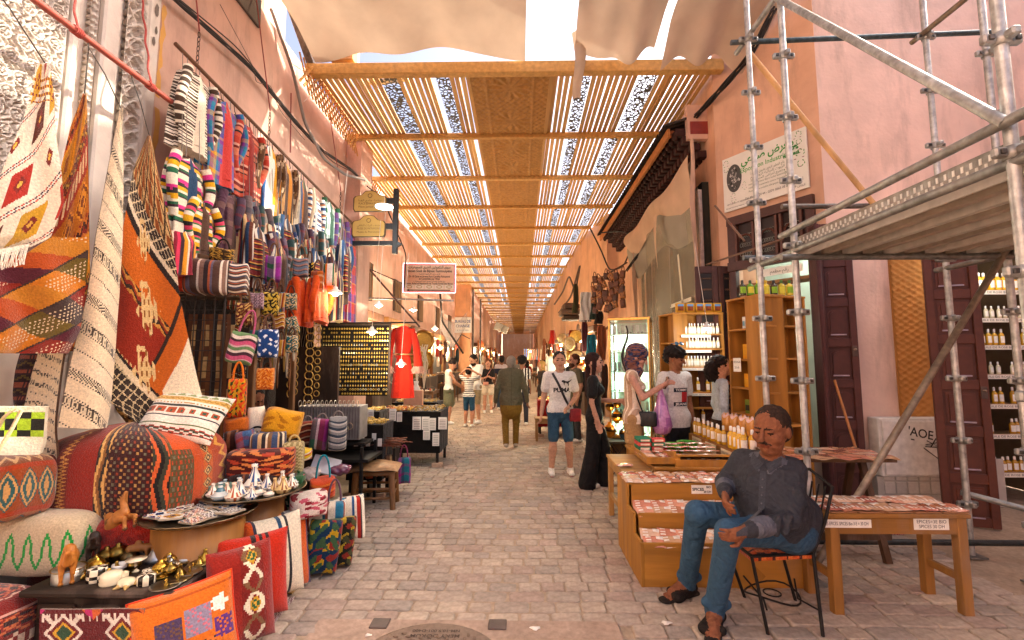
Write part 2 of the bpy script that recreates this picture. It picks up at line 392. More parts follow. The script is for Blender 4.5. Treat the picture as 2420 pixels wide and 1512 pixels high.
# ground sheet
g=MB();g.box((0,60,-.05),(120,200,.04),C('#8d7867'));struct('ground',g,'stone')
# paved street: mortar bed and individual setts
LX,RX=-3.4,6.6
b=MB();b.box(((LX+RX)/2,36,-.022),(RX-LX,84,.02),C('#a8947e'));street=struct('street',b,'stone')
SC=[C(h) for h in ('#ac9c8c','#b2a292','#a6988a','#b6a694','#ac988a','#a09488','#ae9e8e')]
def sett(sx,sy,big,r):
    m=MB();n=16 if big else 8;th=(np.arange(n)+.5)/n*2*PI;ct,st=np.cos(th),np.sin(th);e=.26
    P=np.stack([np.sign(ct)*np.abs(ct)**e,np.sign(st)*np.abs(st)**e],-1)*(sx/2,sy/2)*(1+r.normal(0,.015,(n,1)))
    lv=((1,-.03),(1,-.004),(.96,.002),(.88,.004)) if big else ((1,-.012),(.99,-.001),(.9,.004))
    R=np.stack([np.hstack([P*k,np.full((n,1),z)]) for k,z in lv]);m.grid(R,SC[0],True,True,True);m.add(R[-1],[list(range(n))],SC[0],True);return m
rr=np.random.default_rng(3)
VAR=[]
for k in range(14):
    m=sett((.13,.16,.20)[k % 3]*rr.uniform(.94,1.04),.127*rr.uniform(.94,1.03),True,rr);m.c=[np.tile(SC[k % 7]*rr.uniform(.9,1.1),(len(m.f),1))];me=m.mesh('sett');me.materials.append(MATS['stone']);VAR.append((me,(.13,.16,.20)[k % 3]))
cnt=0;rest=MB();y=2.35;slab=(-1.28,.62,3.02)
RV,RF,RC=[],[],[];base8={}
while y<24:
    near=y<4.0;x=-2.0-rr.uniform(0,.2) if y<9 else -3.4;xr=3.4 if y<4.6 else (3.0 if y<6 else 2.6)
    while x<xr:
        k=rr.integers(14);L=VAR[k][1]*(1.2 if y<3.3 else 1.);cx=x+L/2;x += L+.009
        if y<slab[2] and slab[0]<cx<slab[1]:continue
        if near and x<-1.75:continue
        z=rr.normal(0,.002)+.0*cx
        dip=-.012*math.exp(-((cx+.2)/.6)**2)
        if near and cnt<300 and cx<2.95:
            o=obj('sett',VAR[k][0],None,street,loc=(cx,y,z+dip),rot=(rr.normal(0,.012),rr.normal(0,.012),rr.normal(0,.02)+(PI if rr.random()<.5 else 0)))
            o.location -= street.location;o.scale=(L/VAR[k][1],1.02,1);cnt += 1
        else:
            m=sett(L,.122,False,rr);m.v[0]=m.v[0];v=np.vstack(m.v)+(cx,y+rr.normal(0,.002),z+dip);rest.add(v,m.f,SC[rr.integers(7)]*rr.uniform(.9,1.1),True)
    y += .135
o=obj('setts_beyond',rest,'stone',street,world=True);o['kind']='stuff'
# concrete slab with a manhole cover
b=MB();b.box((-.33,2.5,-.008),(1.86,.98,.02),C('#ad9684'),bev=.006);o=struct('concrete_patch',b,'stone')
t=thing('manhole_cover','round cast manhole cover set in the concrete patch','manhole',(-.5,2.52,.004))
m=MB();m.lathe([(.0,.004),(.40,.004),(.42,.002),(.42,-.01)],col='#8a7767',n=48,cap=False);obj('frame',m,'stone',t)
m=MB()
for r_ in np.arange(.06,.36,.042):
    for a in np.arange(0,2*PI,.05/r_):
        if r_>.27 and 1.1<a % (2*PI)<2.05:continue
        m.box((r_*math.cos(a),r_*math.sin(a),.008),(.03,.016,.008),C('#7d6a5a'),rot=rotm(0,0,a+(PI/4 if int(r_*100) % 2 else -PI/4)),bev=.003)
obj('tread',m,'stone',t)['kind']='stuff'
m=MB();letters(m,'MEKY DÖKÜM',(0,.285,.0065),(-1,0,0),(0,-1,0),.045,'#5a4c42',bold=.001);letters(m,'NM-10.9.001-D400',(0,.335,.0065),(-1,0,0),(0,-1,0),.036,'#5a4c42',bold=.001);obj('lettering',m,'stone',t)
for sx in (-.36,.36):
    m=MB();m.box((sx,.41,.004),(.11,.1,.012),C('#6b5f58'),bev=.004);obj('hinge',m,'iron',t)
# scraps on the paving
for k,(x,y_,c) in enumerate((((1265),1489,'#f0ebe2'),(1575,1476,'#e8e0d4'),(870,1505,'#e9e2d6'),(1285,1010,'#e9e2d6'),(1640,1150,'#ece4d6'))):
    p=gnd(x,y_);m=MB();n=9;th=np.arange(n)/n*2*PI;rad=(.03 if k<2 else .018)*(1+.35*np.sin(3*th+k))
    R=np.stack([np.stack([p[0]+rad*q*np.cos(th),p[1]+rad*q*.6*np.sin(th),np.full(n,.009+zz)],-1) for q,zz in ((1,0),(.9,.006),(.3,.009))]);m.rings(R,c,True)
    tag(obj('paper_scrap',m,'paper'),'small pale scrap of litter lying on the paving stones','litter','scraps on the paving')
# ------------------------------------------------------------------ left side walls
def wall(name,x0,x1,y0,y1,z0,z1,colr,label,mat='plaster',cat='wall'):
    b=MB();b.box(((x0+x1)/2,(y0+y1)/2,(z0+z1)/2),(abs(x1-x0),abs(y1-y0),z1-z0),colr);return tag(obj(name,b,mat),label,cat)
WL=-3.3
# white gate wall with carved plaster
t=thing('carved_plaster_wall','white plaster wall with carved arabesque panels behind hanging rugs','wall',(WL,2.4,0))
WH=C('#ddd2c6')
b=MB();b.box((WL-.25,1.4,3.6),(.5,4.9,7.2),WH);obj('wall_body',b,'stucco',t,world=True)
def carved(y0,y1,z0,z1,step,kind,depth=.05):
    ny,nz=int((y1-y0)/step)+1,int((z1-z0)/step)+1;Y,Z=np.meshgrid(np.linspace(y0,y1,ny),np.linspace(z0,z1,nz),indexing='ij')
    if kind==0:
        p=.125;u=fr(Y/p+.5*(np.floor(Z/p) % 2));v=fr(Z/p);r=np.hypot(u-.5,v-.5);th=np.arctan2(v-.5,u-.5)
        h=np.maximum.reduce([1-np.abs(r-.36)*14,1-np.abs(r-.17-.045*np.cos(5*th+3*Z))*15,1-np.abs(np.sin(th*2.5+r*16+Y*2))*2.3-(r<.42)*0.,(r<.07)*1.]);h=np.where(r>.46,1-np.abs(np.sin(Y*70+2*np.sin(Z*45)))*1.2,h)
    elif kind==1:
        h=np.maximum(1-np.abs(np.sin(Y*21+2.2*np.sin(Z*15+.7)))*3,1-np.abs(np.sin(Z*23+2.4*np.sin(Y*17)))*3)
        h=np.maximum(h,1-np.abs(np.sin((Y+Z)*30+np.sin(Y*40)))*4)
    else:
        h=1-np.abs(np.sin(Y*60)*np.sin(Z*60))*2.4
    h=np.clip(h*3.2,0,1);e=np.minimum.reduce([Y-y0,y1-Y,Z-z0,z1-Z]);h=np.where(e<.012,1,h)
    return np.stack([WL+.006+depth*h,Y,Z],-1)
for nm,(y0,y1,z0,z1,k,st) in {'carved_field':(1.75,3.0,2.6,4.62,0,.0062),'carved_panel':(2.72,3.28,4.72,5.4,1,.007),'carved_border':(3.46,3.66,1.8,5.4,1,.008),'carved_strip':(3.16,3.22,1.6,4.5,2,.012)}.items():
    m=MB();m.grid(carved(y0,y1,z0,z1,st,k),WH*.86);obj(nm,m,'stucco',t,world=True)
for (y0,y1,z0,z1,d) in ((2.62,2.72,4.62,5.7,.06),(3.28,3.38,4.6,5.7,.06),(2.62,3.44,4.63,4.70,.07),(3.04,3.1,1.2,4.55,.05),(3.27,3.42,1.2,4.55,.06),(3.69,3.74,1.2,5.7,.04)):
    m=MB();m.box((WL+d/2,(y0+y1)/2,(z0+z1)/2),(d,y1-y0,z1-z0),WH,bev=.015);obj('moulding',m,'stucco',t,world=True)
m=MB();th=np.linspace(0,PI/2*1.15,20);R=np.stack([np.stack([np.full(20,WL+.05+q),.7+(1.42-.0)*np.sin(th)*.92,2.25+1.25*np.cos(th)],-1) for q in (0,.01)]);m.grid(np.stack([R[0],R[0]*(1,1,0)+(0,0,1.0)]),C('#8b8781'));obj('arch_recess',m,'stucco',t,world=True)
# ochre chipped strip
for (y0,y1,z0,z1) in ((3.86,3.9,4.0,4.9),(3.87,3.92,2.2,3.9)):
    m=MB();yy=np.linspace(z0,z1,18);m.grid(np.stack([np.stack([np.full(18,WL+.004),y0+rr.normal(0,.008,18),yy],-1),np.stack([np.full(18,WL+.004),y1+rr.normal(0,.01,18),yy],-1)]),C('#d9a45c'));obj('chipped_edge',m,'stucco',t,world=True)
for k in range(9):
    yy,zz,r0=rr.uniform(3.72,3.84),rr.uniform(3.0,5.0),rr.uniform(.01,.035);n=10;th=np.arange(n)/n*2*PI;ra=r0*(1+.5*rr.random(n));m=MB();m.poly(np.stack([np.full(n,WL+.005),yy+ra*np.cos(th)*.6,zz+ra*np.sin(th)*1.6],-1),'#7d7168');obj('chip',m,'stucco',t,world=True)
wall('pink_wall',WL-.4,WL,3.851,8.3,0,6.1,PINK,'salmon plaster wall behind the row of hanging clothes')
wall('upper_wall',WL-.42,WL-.14,3.852,6.2,6.1,8.6,PINK2,'salmon upper storey set back over the clothes rail',cat='wall')
b=MB();b.box((WL-.12,5.0,6.12),(.2,.95,.9),C('#e8c9a8'),bev=.02);o=tag(obj('window_recess',b,'plaster'),'pale window surround in the upper salmon wall','window')
b=MB();b.box((WL+.004,5.0,6.1),(.06,.62,.62),C('#3b3531'));obj('pane',b,'gloss',o,world=True)
wall('pilaster',-3.45,-3.02,8.3,8.95,0,6.0,PINK,'salmon pilaster where the left wall steps beside the brass plaques',cat='pilaster')
wall('shop_row_wall',-4.1,-3.6,8.95,25,0,6.05,PINK,'long salmon wall of the jewellery shops with small windows')
wall('cross_wall',-5.0,-2.75,25,25.6,0,6.0,C('#dda67e'),'orange end wall carrying the exchange office board')
wall('far_left_wall',-3.3,-2.78,25.6,72,0,6.05,PINK,'distant salmon wall lining the left of the covered street')
# ------------------------------------------------------------------ right side walls
def vwall(name,pts,z0,z1,th,colr,label,mat='plaster'):
    b=MB();pts=np.asarray(pts,float)
    for a,c in zip(pts[:-1],pts[1:]):
        d=unit(c-a);nrm=np.array((d[1],-d[0]))*th
        b.poly([(a[0],a[1],z0),(c[0],c[1],z0),(c[0],c[1],z1),(a[0],a[1],z1)],colr,(nrm[0],nrm[1],0))
    return tag(obj(name,b,mat),label,'wall')
S0=np.array((2.88,6.5));S1=np.array((3.62,5.32));SDIR=unit(S1-S0);SN=np.array((-SDIR[1]*-1,SDIR[0]*-1));SN=np.array((SDIR[1],-SDIR[0]))
if SN[0]>0:SN=-SN
def skew(s,z,off=0.):p=S0+SDIR*s+SN*off;return np.array((p[0],p[1],z))
LS=float(np.linalg.norm(S1-S0));SR=math.atan2(SDIR[1],SDIR[0])
b=MB()
def slabq(b,s0,s1,z0,z1,colr,th=.35):
    p=[skew(s0,z0),skew(s1,z0),skew(s1,z1),skew(s0,z1)];b.poly(p,colr,(-SN[0]*th,-SN[1]*th,0))
slabq(b,0,LS,3.62,9,C('#d4a88c'));slabq(b,0,.16,0,3.62,C('#d4a88c'));slabq(b,LS-.1,LS,0,3.62,C('#d4a88c'))
tag(obj('corner_wall',b,'plaster'),'orange plaster wall around the herbalist doorway under the exhibition board','wall')
b=MB();FX0=3.622
for (x0,x1,z0,z1) in ((FX0,4.93,0,9),(4.93,6.3,2.95,9),(6.3,9,0,9)):
    b.box(((x0+x1)/2,5.5,(z0+z1)/2),(x1-x0-.001,.35,z1-z0-.001),C('#e4c6b8'))
tag(obj('facing_wall',b,'plaster'),'tall pale pink wall behind the scaffold','wall')
b=MB();b.box((4.1,5.318,.26),(2.6,.02,.52),C('#b9b0a6'));tag(obj('plinth',b,'stucco'),'grey rendered base strip of the pink wall','plinth')
wall('sheeted_bay_wall',2.9,3.4,6.52,13.4,0,6.2,C('#d0a384'),'orange wall of the sheeted bay under the tiled eave')
vwall('right_shop_wall',[(2.6,13.38),(2.22,16.1),(2.1,20),(2.05,72)],0,6.05,.5,C('#d0a584'),'long salmon wall lining the right of the covered street')
# end of the street
b=MB();b.box((-.4,74,4.0),(9,.6,4.6),C('#7a5c46'));b.box((-2.2,74,1),(2.4,.5,2.4),C('#6b5344'));b.box((1.6,74,1),(2.0,.5,2.4),C('#6b5344'));tag(obj('end_arch',b,'plaster'),'pale archway closing the far end of the street','archway')
# buildings behind the camera so that the place goes on
wall('rear_left_wall',-3.7,WL-.02,-14,-1.1,0,7,PINK2,'salmon wall behind the photographer on the left',cat='wall')
wall('rear_right_wall',7.0,7.4,-14,5.3,0,6.5,PINK2,'salmon wall across the open corner on the right',cat='wall')
# ------------------------------------------------------------------ slatted roof
RZ=5.9;Y0=6.26;BAY=1.97;NB=32
def redge(y):return float(np.interp(y,[6,8.3,13.3,13.5,16.1,20,72],[3.1,2.92,2.92,2.64,2.26,2.14,2.09]))
def ledge(y):return float(np.interp(y,[6,8.3,9,24.9,25.1,70],[-3.12,-3.12,-3.5,-3.6,-2.78,-2.78]))
roof=thing('slatted_roof','long timber slatted roof with carved centre panels over the street','roof',(-.15,Y0,RZ))
WC=[C(h) for h in ('#c99a58','#be8d4c','#d2a766','#b48448','#c79c60')]
m0=MB();m0.box((0,0,0),(.068,BAY-.06,.075),WC[0]);
slatmeshes=[]
for c in WC:
    m=MB();m.box((0,0,0),(.067,BAY-.055,.022),c);me=m.mesh('slat');me.materials.append(MATS['slatwood']);slatmeshes.append(me)
nsl=0;rest=MB();PANX=-.15
for k in range(NB):
    ya=Y0+k*BAY;yc=ya+BAY/2;xl,xr=ledge(ya+.3),redge(ya+BAY)
    m=MB();m.box(((xl+xr)/2,ya,RZ-.05),(xr-xl,.09 if k else .13,.1 if k else .17),WC[k % 3],bev=.008);o=obj('beam',m,'carved',roof,world=True)
    # panels in this bay: two pierced strips per side at varying offsets
    r2=np.random.default_rng(50+k);pl=[(-2.25+r2.uniform(-.1,.25),.22),(-1.2+r2.uniform(-.12,.2),.18),(1.05+r2.uniform(-.1,.2),.18),(1.72+r2.uniform(0,.3),.22)]
    if k==0:pl=[(-2.0,.27),(-1.17,.2),(.98,.2),(1.95,.27)]
    for (px,pw) in pl:
        if px+pw/2>xr-.1 or px-pw/2<xl+.1:continue
        if k<14:
            m=MB();m.box((px,yc,RZ),(pw,BAY-.1,.004),C('#44382c'));obj('pierced_panel',m,'pierced',roof,world=True)
    # carved centre panel
    m=MB();nx,ny=(60,90) if k<2 else ((34,50) if k<6 else (2,2));X,Y=np.meshgrid(np.linspace(-.6,.6,nx),np.linspace(-BAY/2+.05,BAY/2-.05,ny),indexing='ij')
    r_=np.hypot(X,fr((Y+BAY/2)/(BAY/2))*.98-.49);thp=np.arctan2(fr((Y+BAY/2)/(BAY/2))*.98-.49,X)
    h=np.where(r_<.3,.5+.5*np.cos(thp*12)*np.clip(r_*5,0,1),.5+.5*np.sin(X*55)*np.sin(Y*48));h=np.where(np.abs(np.abs(X)-.36)<.02,1,h)
    P=np.stack([X+PANX,Y+yc,RZ-.02-.03*h],-1);m.grid(P,C('#ad7c40'),flip=True);m.box((PANX,yc,RZ+.03),(1.2,BAY-.06,.03),C('#8a5524'));obj('carved_panel',m,'carved',roof,world=True)
    for s in (-1,1):
        m=MB();m.box((PANX+s*.63,yc,RZ),(.06,BAY-.06,.08),WC[1]);obj('panel_rail',m,'slatwood',roof,world=True)
    x=xl+.05
    while x<xr-.03:
        if abs(x-PANX)<.70 or (k<14 and any(abs(x-px)<pw/2+.03 for px,pw in pl)):x += .02;continue
        if r2.random()>.008:
            ci=r2.integers(5)
            if nsl<300:
                o=obj('slat',slatmeshes[ci],None,roof,loc=(x+.15+r2.normal(0,.004),yc-Y0,.0+r2.normal(0,.004)),rot=(0,r2.normal(0,.05),r2.normal(0,.0025)));nsl += 1
            else:rest.box((x,yc,RZ),(.067,BAY-.055,.022),WC[ci])
        x += .089
o=obj('slats_beyond',rest,'slatwood',roof,world=True);o['kind']='stuff'
# lattice strips under the roof on the left wall
for (ya,yb,zc) in ((6.15,7.75,5.66),(8.95,10.2,5.55)):
    t=thing('lattice_strip','diagonal wooden lattice strip under the roof edge '+('above the clothes rail' if ya<8 else 'past the salmon pilaster'),'lattice',(ledge(ya)+.02,ya,zc-.2))
    for s in (-1,1):
        for q in np.arange(ya-.3,yb+.1,.115):
            a=np.array((ledge(ya)-.0+.012*s+.1,q,zc-.22));e=np.array((a[0],q+s*.34+(.0 if s>0 else .34),zc+.2));a[1] += .34 if s<0 else 0
            m=MB();d=unit(e-a);m.box((a+e)/2,(.012,.035,np.linalg.norm(e-a)),C('#c9924e'),rot=rotm(math.atan2(-d[1],d[2]),0,0));obj('lath',m,'wood',t,world=True)
# steel edge beams at the mouth of the roof
for (p,q,c,lab) in (((-3.1,4.3,7.3),(-3.05,6.4,5.86),'#7d746c','dark steel raking beam meeting the roof corner by the salmon wall'),((-2.55,6.6,6.0),(-2.55,6.6,7.6),'#b9aea4','grey steel post standing above the roof edge'),((-2.4,6.9,6.1),(-1.7,6.6,5.98),'#c9c0b6','pierced grey steel angle lying over the roof edge')):
    m=MB();p,q=np.array(p),np.array(q);d=unit(q-p);yaw=math.atan2(d[0],d[1]);m.box((p+q)/2,(.11,np.linalg.norm(q-p),.1),C(c),rot=np.array(Vector(d).to_track_quat('Y','Z').to_matrix()),bev=.006);tag(obj('steel_beam',m,'steel'),lab,'beam')
m=MB();m.box((-2.6,6.3,6.12),(.34,.2,.26),C('#a57643'),bev=.01);tag(obj('timber_block',m,'wood'),'short timber block on the roof beam beside the grey post','block')
# ------------------------------------------------------------------ canvas sheets over the mouth
def sheetmesh(xa,xb,yn,yf,zn,zf,sag,hem,seed,nx=44,ny=34,cut=0.):
    r=np.random.default_rng(seed);U,V=np.meshgrid(np.linspace(0,1,nx),np.linspace(0,1,ny),indexing='ij')
    xa_,xb_=(np.interp(V,[0,1],q) for q in (xa,xb));X=xa_+(xb_-xa_)*U;Y=yn+(yf-yn)*V
    Z=zn+(zf-zn)*V-sag*np.sin(PI*U)*np.sin(PI*np.clip(V,0,1)**.8)**.9-.05*np.sin(7*U+5*V+seed)-.02*np.sin(19*U-6*V)
    Z -= hem*np.clip((V-.9)*10,0,1)*(1+.3*np.sin(13*U+seed));Y=Y+.05*np.sin(6*U+seed)*V
    return np.stack([X,Y,Z],-1)
CV=C('#bfa890')
m=MB();m.grid(sheetmesh((-3.9,-2.95),(.15,.08),1.6,6.1,7.25,6.12,.4,.14,2),lambda u,v:pick((np.abs(u-.62+.05*np.sin(5*v))<.06+.04*np.sin(9*v)) & (v>.72) & (v<.93),CV*.82,CV+0*u[...,None]));tag(obj('canvas_sheet',m,'canvas'),'wide stained canvas sheet sagging over the street beside the open gap','canvas sheet')
m=MB();m.grid(sheetmesh((.68,.78),(2.2,1.9),1.6,6.12,7.2,6.12,.22,.2,5),CV);tag(obj('canvas_sheet',m,'canvas'),'narrow canvas sheet between the open gap and the bright slit','canvas sheet')
m=MB();m.grid(sheetmesh((2.25,1.97),(4.2,3.25),1.6,6.05,7.2,6.08,.3,.32,9),CV);tag(obj('canvas_sheet',m,'canvas'),'ragged canvas sheet hanging lowest by the scaffold','canvas sheet')
m=MB();z=np.linspace(0,1,16);P=np.stack([np.stack([.82+.03*np.sin(5*z)+wd*(1-.4*z),6.0+.03*np.sin(9*z)+0*wd,6.2-.98*z],-1) for wd in np.array((-.09,-.03,.03,.09))]);P[1:3,:,1] -= .05;m.grid(P,CV);tag(obj('torn_strip',m,'canvas'),'torn strip of canvas dangling from the sheet edge','canvas strip')
# ================================================================== LEFT SIDE: RUGS, CLOTHES, BAGS, TRINKETS
def drape(rows,Yl,Yr,nu,nv,col,fold=.02,nf=2.5,thick=.012,back='#6b5140',bulge=0.,ph=0.):
    """hanging cloth: outline measured on the photo, each edge at its real distance; folds and thickness added"""
    rows=np.asarray(rows,float);t=rows[:,0];tv=np.linspace(t[0],t[-1],nv);xl,xr=np.interp(tv,t,rows[:,1]),np.interp(tv,t,rows[:,2])
    dy=np.interp(tv,t,rows[:,3]) if rows.shape[1]>3 else 0*tv
    wd=(xr-xl)/(xr-xl).max();Ym,Yd=(Yl+Yr)/2,(Yr-Yl)/2
    L=np.array([at(a,y,Ym-Yd*k) for a,y,k in zip(xl,tv,wd)]);Rr=np.array([at(a,y+d,Ym+Yd*k) for a,y,d,k in zip(xr,tv,dy,wd)])
    u=np.linspace(0,1,nu);P=L[:,None]+(Rr-L)[:,None]*u[None,:,None]
    nrm=np.array([unit(np.cross(Rr[i]-L[i],(0,0,-1.))) for i in range(nv)]);nrm[(nrm*((0,0,CH)-L)).sum(1)<0] *=-1
    vv=np.linspace(0,1,nv);w=(fold*np.sin(u[None]*nf*2*PI+ph+1.6*np.sin(2.3*vv[:,None]*2+ph))*(.35+.65*vv[:,None])+bulge*np.sin(PI*u)[None]*(.3+.7*vv[:,None]))
    A=P+nrm[:,None]*w[...,None];B=A-nrm[:,None]*thick
    m=MB();f=col if callable(col) else flat(col);m.grid(A,f);m.grid(B,C(back),flip=True)
    for e in (0,-1):m.grid(np.stack([A[:,e],B[:,e]],1),C(back));
    m.grid(np.stack([A[-1],B[-1]],0),C(back));m.grid(np.stack([A[0],B[0]],0),C(back));return m
def fringe(m,a,b,n,L,colr='#efe4d0'):
    r=np.random.default_rng(n)
    for k in range(n):
        p=np.asarray(a)+(np.asarray(b)-a)*(k+.5)/n;m.tube([p,p+(r.normal(0,.006),-.01,-L*.6),p+(r.normal(0,.012),-.012,-L)],.0028,colr,4,False)
def hook(parent,top,L,colr='#3b332d',w=.018):
    m=MB();z=top[2];p=[top+np.array((0,w*math.cos(a),.0+w*math.sin(a))) for a in np.linspace(-.6,PI,8)];p=p[::-1]
    m.tube(p[::-1]+[],.0035,colr,5);q=[top+np.array((0,-w,0)),top+np.array((0,-w*.3,-L*.5)),top+np.array((0,w*.2,-L*.9))]+[top+np.array((0,w*.2+w*.7*math.sin(a),-L*.9-w*.7*(1-math.cos(a)))) for a in np.linspace(.4,PI*1.2,6)]
    m.tube(q,.0035,colr,5);return obj('hook',m,'iron',parent,world=True)
PX=-2.94
# ---- red pipe with ropes and hooks
a,e=atX(60,-12,PX),atX(405,237,PX);a[2]=e[2]=(a[2]+e[2])/2;a=e+(a-e)*1.9
t=thing('red_rail','red painted pipe roped to the white wall, carrying rugs','rail',((a+e)/2))
m=MB();m.tube([a,e],.022,'#a04a3c',12);obj('pipe',m,'paint',t,world=True)
for s in (.25,.62,.9):
    p=a+(e-a)*s;m=MB();th=np.linspace(0,10*PI,60);m.tube(np.stack([p[0]+.027*np.cos(th),p[1]+np.linspace(-.03,.03,60),p[2]+.027*np.sin(th)],-1),.005,'#a8483e',5)
    q=np.array((WL+.06,p[1]+.06,p[2]+1.5));z=np.linspace(0,1,40);m.tube(np.stack([p[0]+(q[0]-p[0])*z+.006*np.sin(40*z),p[1]+(q[1]-p[1])*z+.006*np.cos(40*z),p[2]+(q[2]-p[2])*z],-1),.008,'#b0524a',6);obj('rope',m,'cloth',t,world=True)
# ---- hanging rugs
def rug(name,label,m,hk=None,frg=None):
    o=tag(obj(name,m,'wool'),label,'rug','rugs hung from the red pipe')
    if hk is not None:
        p=at(*hk);q=np.array((PX,p[1],e[2]));
        mm=MB();mm.tube([q+(0,0,.02),q+(0,.02,-.05),(q+p)/2+(0,.01,0),p],.004,'#4a4038',5);obj('hook',mm,'iron',o,world=True)
    return o
def cream_rug(u,v):
    c=np.zeros(np.shape(u)+(3,))+C('#e9dcc4');t=fr((v+.32*u)*3.4);c=pick(np.abs(t-.06)<.05,pick(fr(u*14+v*10)<.5,C('#3a3440'),C('#b8452e')),c);c=pick(np.abs(t-.06)<.018,C('#efe6d6'),c)
    k=np.floor((v+.32*u)*3.4);q=fr(u*2.2+.37*k);box=(np.abs(q-.5)<.3) & (np.abs(t-.55)<.3)
    cc=np.stack([C('#c99a2c'),C('#a83226'),C('#e9dcc4'),C('#5c2f22')])[(np.floor(u*2.2+.37*k).astype(int)+2*k.astype(int)) % 4];c=pick(box,cc,c)
    d=np.abs(q-.5)*1.6+np.abs(t-.55)*1.7;c=pick(d<.28,C('#7a2a24'),c);c=pick(d<.13,C('#e0b04a'),c)
    z=(v<.2);return pick(z & (fr(v*26)<.5) & (v>.08),pick(fr(u*8+np.floor(v*26)*.5)<.5,C('#d19a2c'),C('#7c2f2a')),c)
m=drape([(150,88,118),(230,72,128),(300,50,130),(400,8,145),(480,-30,152),(560,-60,120),(600,-70,60)],2.12,2.3,70,130,cream_rug,.03,1.2,ph=.6)
o=rug('berber_rug','cream wool rug with red and yellow squares, twisted to a point',m,(106,148,2.2))
fm=MB();fringe(fm,at(-40,598,2.13),at(70,575,2.28),46,.11);obj('fringe',fm,'wool',o,world=True)
kil=bands([(2,'diamond','#d98a24','#b5651c','#7a3a18',3),(1,'chev','#8f2c1c','#c96f24','#4b2418',8),(2,'hook','#dd8f25','#b7791f','#8a4a1a',3),(1,'lat','#4d3526','#b98b3a','#8f2f1e',7),(1.5,'dash','#9e3420','#d6b184','#9e3420',10)],slant=.35,rep=1.6)
m=drape([(222,196,204),(300,168,206),(420,140,208),(560,100,210),(680,60,214),(830,20,190)],2.75,2.95,60,110,kil,.03,1.5)
rug('kilim_rug','orange and rust kilim rug hanging between the two cream rugs',m,(200,220,2.85))
patch_c=[C(h) for h in ('#8d2a1c','#c9822a','#4a3a36','#b8501f','#6d5a26','#5b2430','#d07c22')]
def diag_kilim(u,v):
    p1_=(u*.55+v*1.1)*3.0;p2_=(u*1.5-v*1.3+.12*np.sin(p1_*2))*2.0;a=np.floor(p1_);b=np.floor(p2_);tr_=(fr(p1_)>fr(p2_)).astype(int);k=(a*3+b*5+tr_*2).astype(int) % 7;c=np.stack(patch_c)[k]*.85
    d=fr(p1_);s=(fr(u*26)<.45) & (fr((v+u*.3)*34)<.4) & (d>.25) & (d<.8);c=pick(s & (k % 2==0),C('#d8c2a0'),c);return pick((d<.06),C('#3a2c26'),c)
m=drape([(560,-60,210),(700,-60,205),(780,-60,190),(835,-60,165)],2.35,2.75,110,90,diag_kilim,.05,1.6,ph=1.)
o=tag(obj('patchwork_kilim',m,'wool'),'rust, ochre and brown diagonal kilim hanging below the twisted cream rug','rug','rugs hung from the red pipe')
stripe_cols=bands([(3,'solid','#e8d3b0'),(.5,'dash','#e8d3b0','#3b322c','#e8d3b0',22),(3,'solid','#ead6b6'),(.5,'dash','#ead6b6','#3b322c','#e8d3b0',22),(1.1,'check','#e3d0ae','#41362e','#222222',11),(.5,'dash','#e8d3b0','#3b322c','#e8d3b0',22),(3,'solid','#e8d3b0'),(.5,'dash','#e8d3b0','#3b322c','#e8d3b0',22),(1.5,'hook','#51453a','#dccaa8','#51453a',8),(.5,'dash','#e8d3b0','#3b322c','#e8d3b0',22)],slant=-.10,rep=4.3)
m=drape([(258,283,291),(400,254,292),(560,225,290),(700,205,283),(850,170,274),(950,150,264),(1010,140,254)],2.75,2.95,44,220,stripe_cols,.02,.8,bulge=.10)
rug('striped_rug','long cream striped rug with small black motifs, rolled like a column',m,(287,258,2.85))
m=drape([(835,90,150),(900,75,145),(1000,55,135),(1060,40,130),(1140,85,120)],2.95,2.8,34,80,stripe_cols,.02,1.)
o=tag(obj('striped_rug_tail',m,'wool'),'folded tasselled end of a cream striped rug trailing beside the pouf','rug');fm=MB();fringe(fm,at(88,1120,2.9),at(128,1130,2.8),24,.07,'#c9b083');obj('fringe',fm,'wool',o,world=True)
